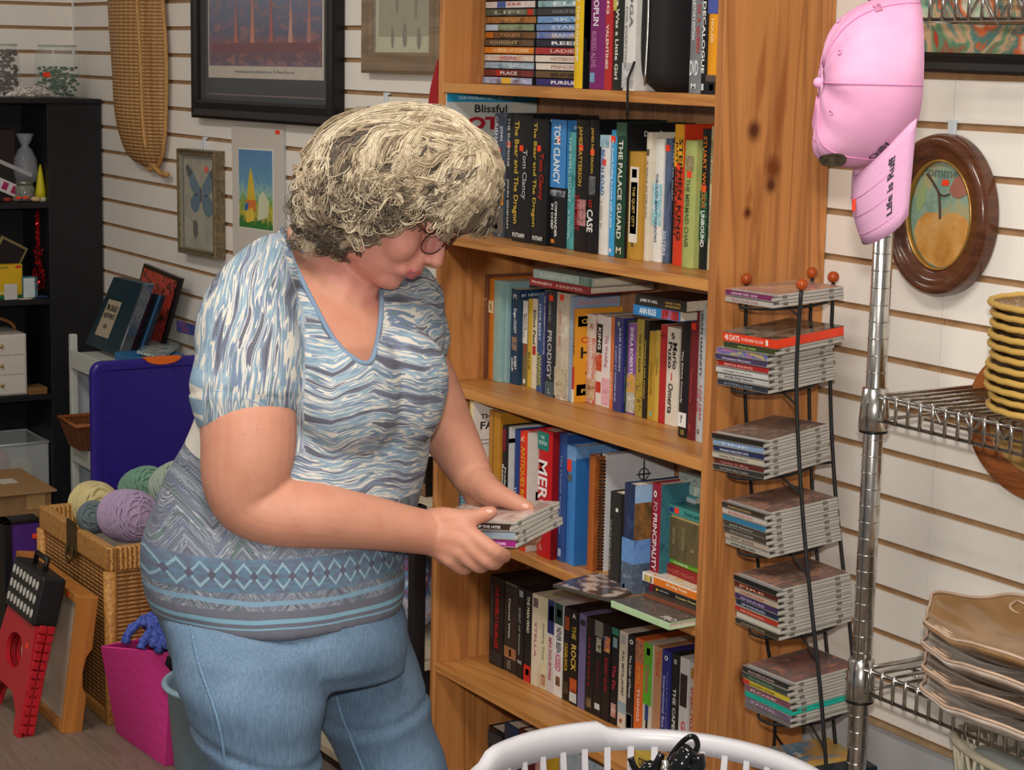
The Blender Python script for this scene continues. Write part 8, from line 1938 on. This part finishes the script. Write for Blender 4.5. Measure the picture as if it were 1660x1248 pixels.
def lock(start, path_, mat_i, width, wave, curl, taper=.0, nst=10, lift=.004):
    """a clump of strands that follows the scalp form through the way-points and may end in a curl"""
    cs = smooth([P(*q) for q in path_], 6); base = []
    for i, p in enumerate(cs):
        s, n = stick(p); base.append((s, n))
    ph = 3.0+2.6*noise.noise(base[0][0]*14)+.5*rnd.random(); N_ = len(base); aend = rnd.uniform(2.6, 4.4)
    for k in range(nst):
        off = rnd.uniform(-1, 1)*width; lf = lift+rnd.uniform(-.002, .005); f_ = rnd.uniform(.98, 1.02); pts = []
        cutoff = rnd.uniform(.78, 1.0)
        for i in range(int(N_*cutoff)):
            s, n = base[i]; t = (base[min(i+1, N_-1)][0]-base[max(i-1, 0)][0]); t = t.normalized() if t.length > 1e-6 else UP
            sd = n.cross(t).normalized(); u = i/(N_-1)
            o_ = off*(1-taper*u)*(.45+.55*math.sin(min(1, u*1.6)*math.pi*.5))+wave*math.sin(ph+u*9*f_)*min(1, u*2)
            pts.append(s+sd*o_+n*(lf+.5*wave*math.cos(ph+u*9*f_)*min(1, u*2)))
        if curl and len(pts) > 3:
            e = pts[-1]; t = (pts[-1]-pts[-3]).normalized(); n = base[-1][1]; sd = n.cross(t).normalized(); R0 = curl*(.95+.12*off/width); sg = 1 if ph > 3.1 else -1
            for q in range(1, 15):
                a = q/14*aend; r = R0*(1-.35*q/14)
                pts.append(e+t*(r*math.sin(a))+(sd*sg*.8+n*.5)*(r*(1-math.cos(a)))+sd*off*.3)
        rr = [.0007*(1-.7*(i/len(pts))**2)+.00015 for i in range(len(pts))]
        STR[mat_i].tube(pts, rr, 3, cap=False)
STR = [MB() for _ in HM_]
CR = (722, 196)      # the crown, where the hair parts
def wp(*pts): return [(x, y, 2.60) for x, y in pts]
def front_depth(x, y):
    h = bvh_h.ray_cast(CAMP, ray(x, y).normalized()); return (h[0]-CAMP).dot(F_) if h[0] else 2.56
def fl_(pts): return [(x, y, front_depth(x, y)) for x, y in pts]
lines = []
# sweeping from the crown over the side of the head towards the nape, ending in curls
for k in range(150):
    f = rnd.random(); g = rnd.uniform(-1, 1)*8
    x0_, y0_ = CR[0]-rnd.uniform(0, 70), CR[1]-18+rnd.uniform(0, 50)
    ex = 506+f*138+g; ey = 352+rnd.uniform(-24, 44)-(22 if f > .75 else 0)
    mx, my = 525+f*130, 232+f*30+rnd.uniform(-16, 16)
    m2x, m2y = (mx+ex)/2-16+g, (my+ey)/2+rnd.uniform(-8, 8)
    lines.append(([(x0_, y0_), ((x0_+mx)/2, (y0_+my)/2-14*(1-f)), (mx, my), (m2x, m2y), (ex, ey)], rnd.uniform(.004, .009), rnd.uniform(.009, .016) if f < .6 or rnd.random() < .35 else 0))
# big wave: from the crown forward, out over the brow and back into the fringe
for k in range(95):
    f = rnd.random(); x0_, y0_ = CR[0]-45+rnd.uniform(-20, 35), CR[1]+rnd.uniform(-14, 60)
    ox_, oy_ = 742+f*62, 232+f*40+rnd.uniform(-8, 8)
    ex, ey = 672+f*112, 356+rnd.uniform(-14, 18)-10*abs(f-.5)
    lines.append(([(x0_, y0_), ((x0_+ox_)/2, y0_+8), (ox_, oy_), (ox_+4*f-6, (oy_+ey)/2+6), (ex, ey)], rnd.uniform(.004, .008), 0 if rnd.random() < .8 else .008))
# swept from the brow back across the temple and over the ear
for k in range(110):
    f = rnd.random(); x0_, y0_ = 790-110*f, 262+rnd.uniform(-26, 30)-18*f
    ex, ey = 575+rnd.uniform(-30, 75), 318+rnd.uniform(-22, 40)
    lines.append(([(x0_, y0_), (x0_-34, y0_+34), (x0_-85, y0_+44), ((x0_+ex)/2-20, (y0_+ey)/2+26), (ex, ey)], rnd.uniform(.003, .006), rnd.uniform(.010, .014) if rnd.random() < .35 else 0))
for pts, wv_, cu in lines:
    q_ = pts[len(pts)//2]; a = noise.noise(Vector((q_[0]/28, q_[1]/16, 1.7)))+rnd.uniform(-.28, .28)-(.12 if q_[1] > 300 else -.06)  # streak tone per lock; shade of wave valleys painted in, lower locks darker
    mi = 3 if a > .22 else 1 if a > -.02 else 0 if a > -.26 else 2
    lock(None, fl_(pts), mi, rnd.uniform(.0045, .0085), wv_*.8, cu*1.25, .25, 20, rnd.uniform(.001, .008)+(.003 if mi in (1, 3) else 0))
# top of the head, far side and loose outline wisps
for k in range(130):
    a = rnd.uniform(-.2, math.pi+.2); c = P(648, 280, 2.580); r0 = c+HR*(.125*math.cos(a))+UP*(.085*math.sin(a))+HF*rnd.uniform(-.05, .08)
    s, n = stick(r0); t = (HR*-math.sin(a)+UP*math.cos(a))*(1 if a > 1.2 else -1); t = (t-n*t.dot(n)).normalized(); sd = n.cross(t); ph = rnd.uniform(0, 6)
    pts = []
    p = s
    for q in range(14):
        s2, n2 = stick(p+t*.008); t = (s2-p+UP*-.001); t = t.normalized() if t.length > 1e-5 else sd; p = s2; pts.append(p+n2*(.001+.0012*q*rnd.random()*.5+.003*math.sin(ph+q*.7))+n2.cross(t)*.004*math.sin(ph+q*.8))
    mi = rnd.choice((1, 3, 0, 1))
    for w_ in range(7): STR[mi].tube([q+Vector((rnd.uniform(-.003, .003), rnd.uniform(-.003, .003), rnd.uniform(-.0025, .0025))) for q in pts], [.0007]*10+[.0004]*4, 3, cap=False)
# tight curls along the back and nape
for k in range(70):
    x, y = rnd.choice([(rnd.uniform(486, 620), rnd.uniform(330, 402)), (rnd.uniform(482, 530), rnd.uniform(270, 380)), (rnd.uniform(540, 600), rnd.uniform(380, 412))])
    d = front_depth(x, y); c = P(x, y, d-.004); ax = Vector((rnd.uniform(-1, 1), rnd.uniform(-1, 1), rnd.uniform(-1, 1))).normalized(); ax = (ax+F_*rnd.uniform(.4, 1.2)).normalized(); e1 = ax.orthogonal().normalized(); e2 = ax.cross(e1)
    R0 = rnd.uniform(.010, .019); mi = rnd.choice((0, 1, 0, 2, 3)); a0 = rnd.uniform(0, 6.28)
    for w_ in range(18):
        dr = rnd.uniform(-.0026, .0026); dz = rnd.uniform(-.005, .005)
        STR[mi].tube([c+e1*((R0+dr)*(1-.25*q/16)*math.cos(a0+q*.33))+e2*((R0+dr)*(1-.25*q/16)*math.sin(a0+q*.33))+ax*(dz+.0012*q) for q in range(15)], .0008, 3, cap=False)
base_me = MB()
allm = MB()
for i, s in enumerate(STR):
    if s.v: allm.add(s.v, s.f, i, True)
hs = allm.build('hair_strands', HM_, woman, smooth=True); hs['kind'] = 'stuff'
# wrist and hands: nails
def nail_on(x, y, d, ux, uy, L=.0085, w=.006):
    h = hit(x, y, bvh_b, .0004)
    if h is None: return
    q = bvh_b.find_nearest(h); n = q[1]; t = R_*ux+D_*uy; t = (t-n*t.dot(n)).normalized(); s = n.cross(t); c = q[0]+n*.0006
    ring = [c+t*(L/2*math.cos(a))+s*(w/2*math.sin(a))-n*(.0012*abs(math.sin(a))**2) for a in [2*math.pi*k/14 for k in range(14)]]
    MB().add(ring+[c+n*.0008], [(k, (k+1) % 14, 14) for k in range(14)], 0, True).build('fingernail', NAIL, woman)
nail_on(793, 828, 0, 1, -.25); nail_on(852, 820, 0, 1, .4, .009, .0065)
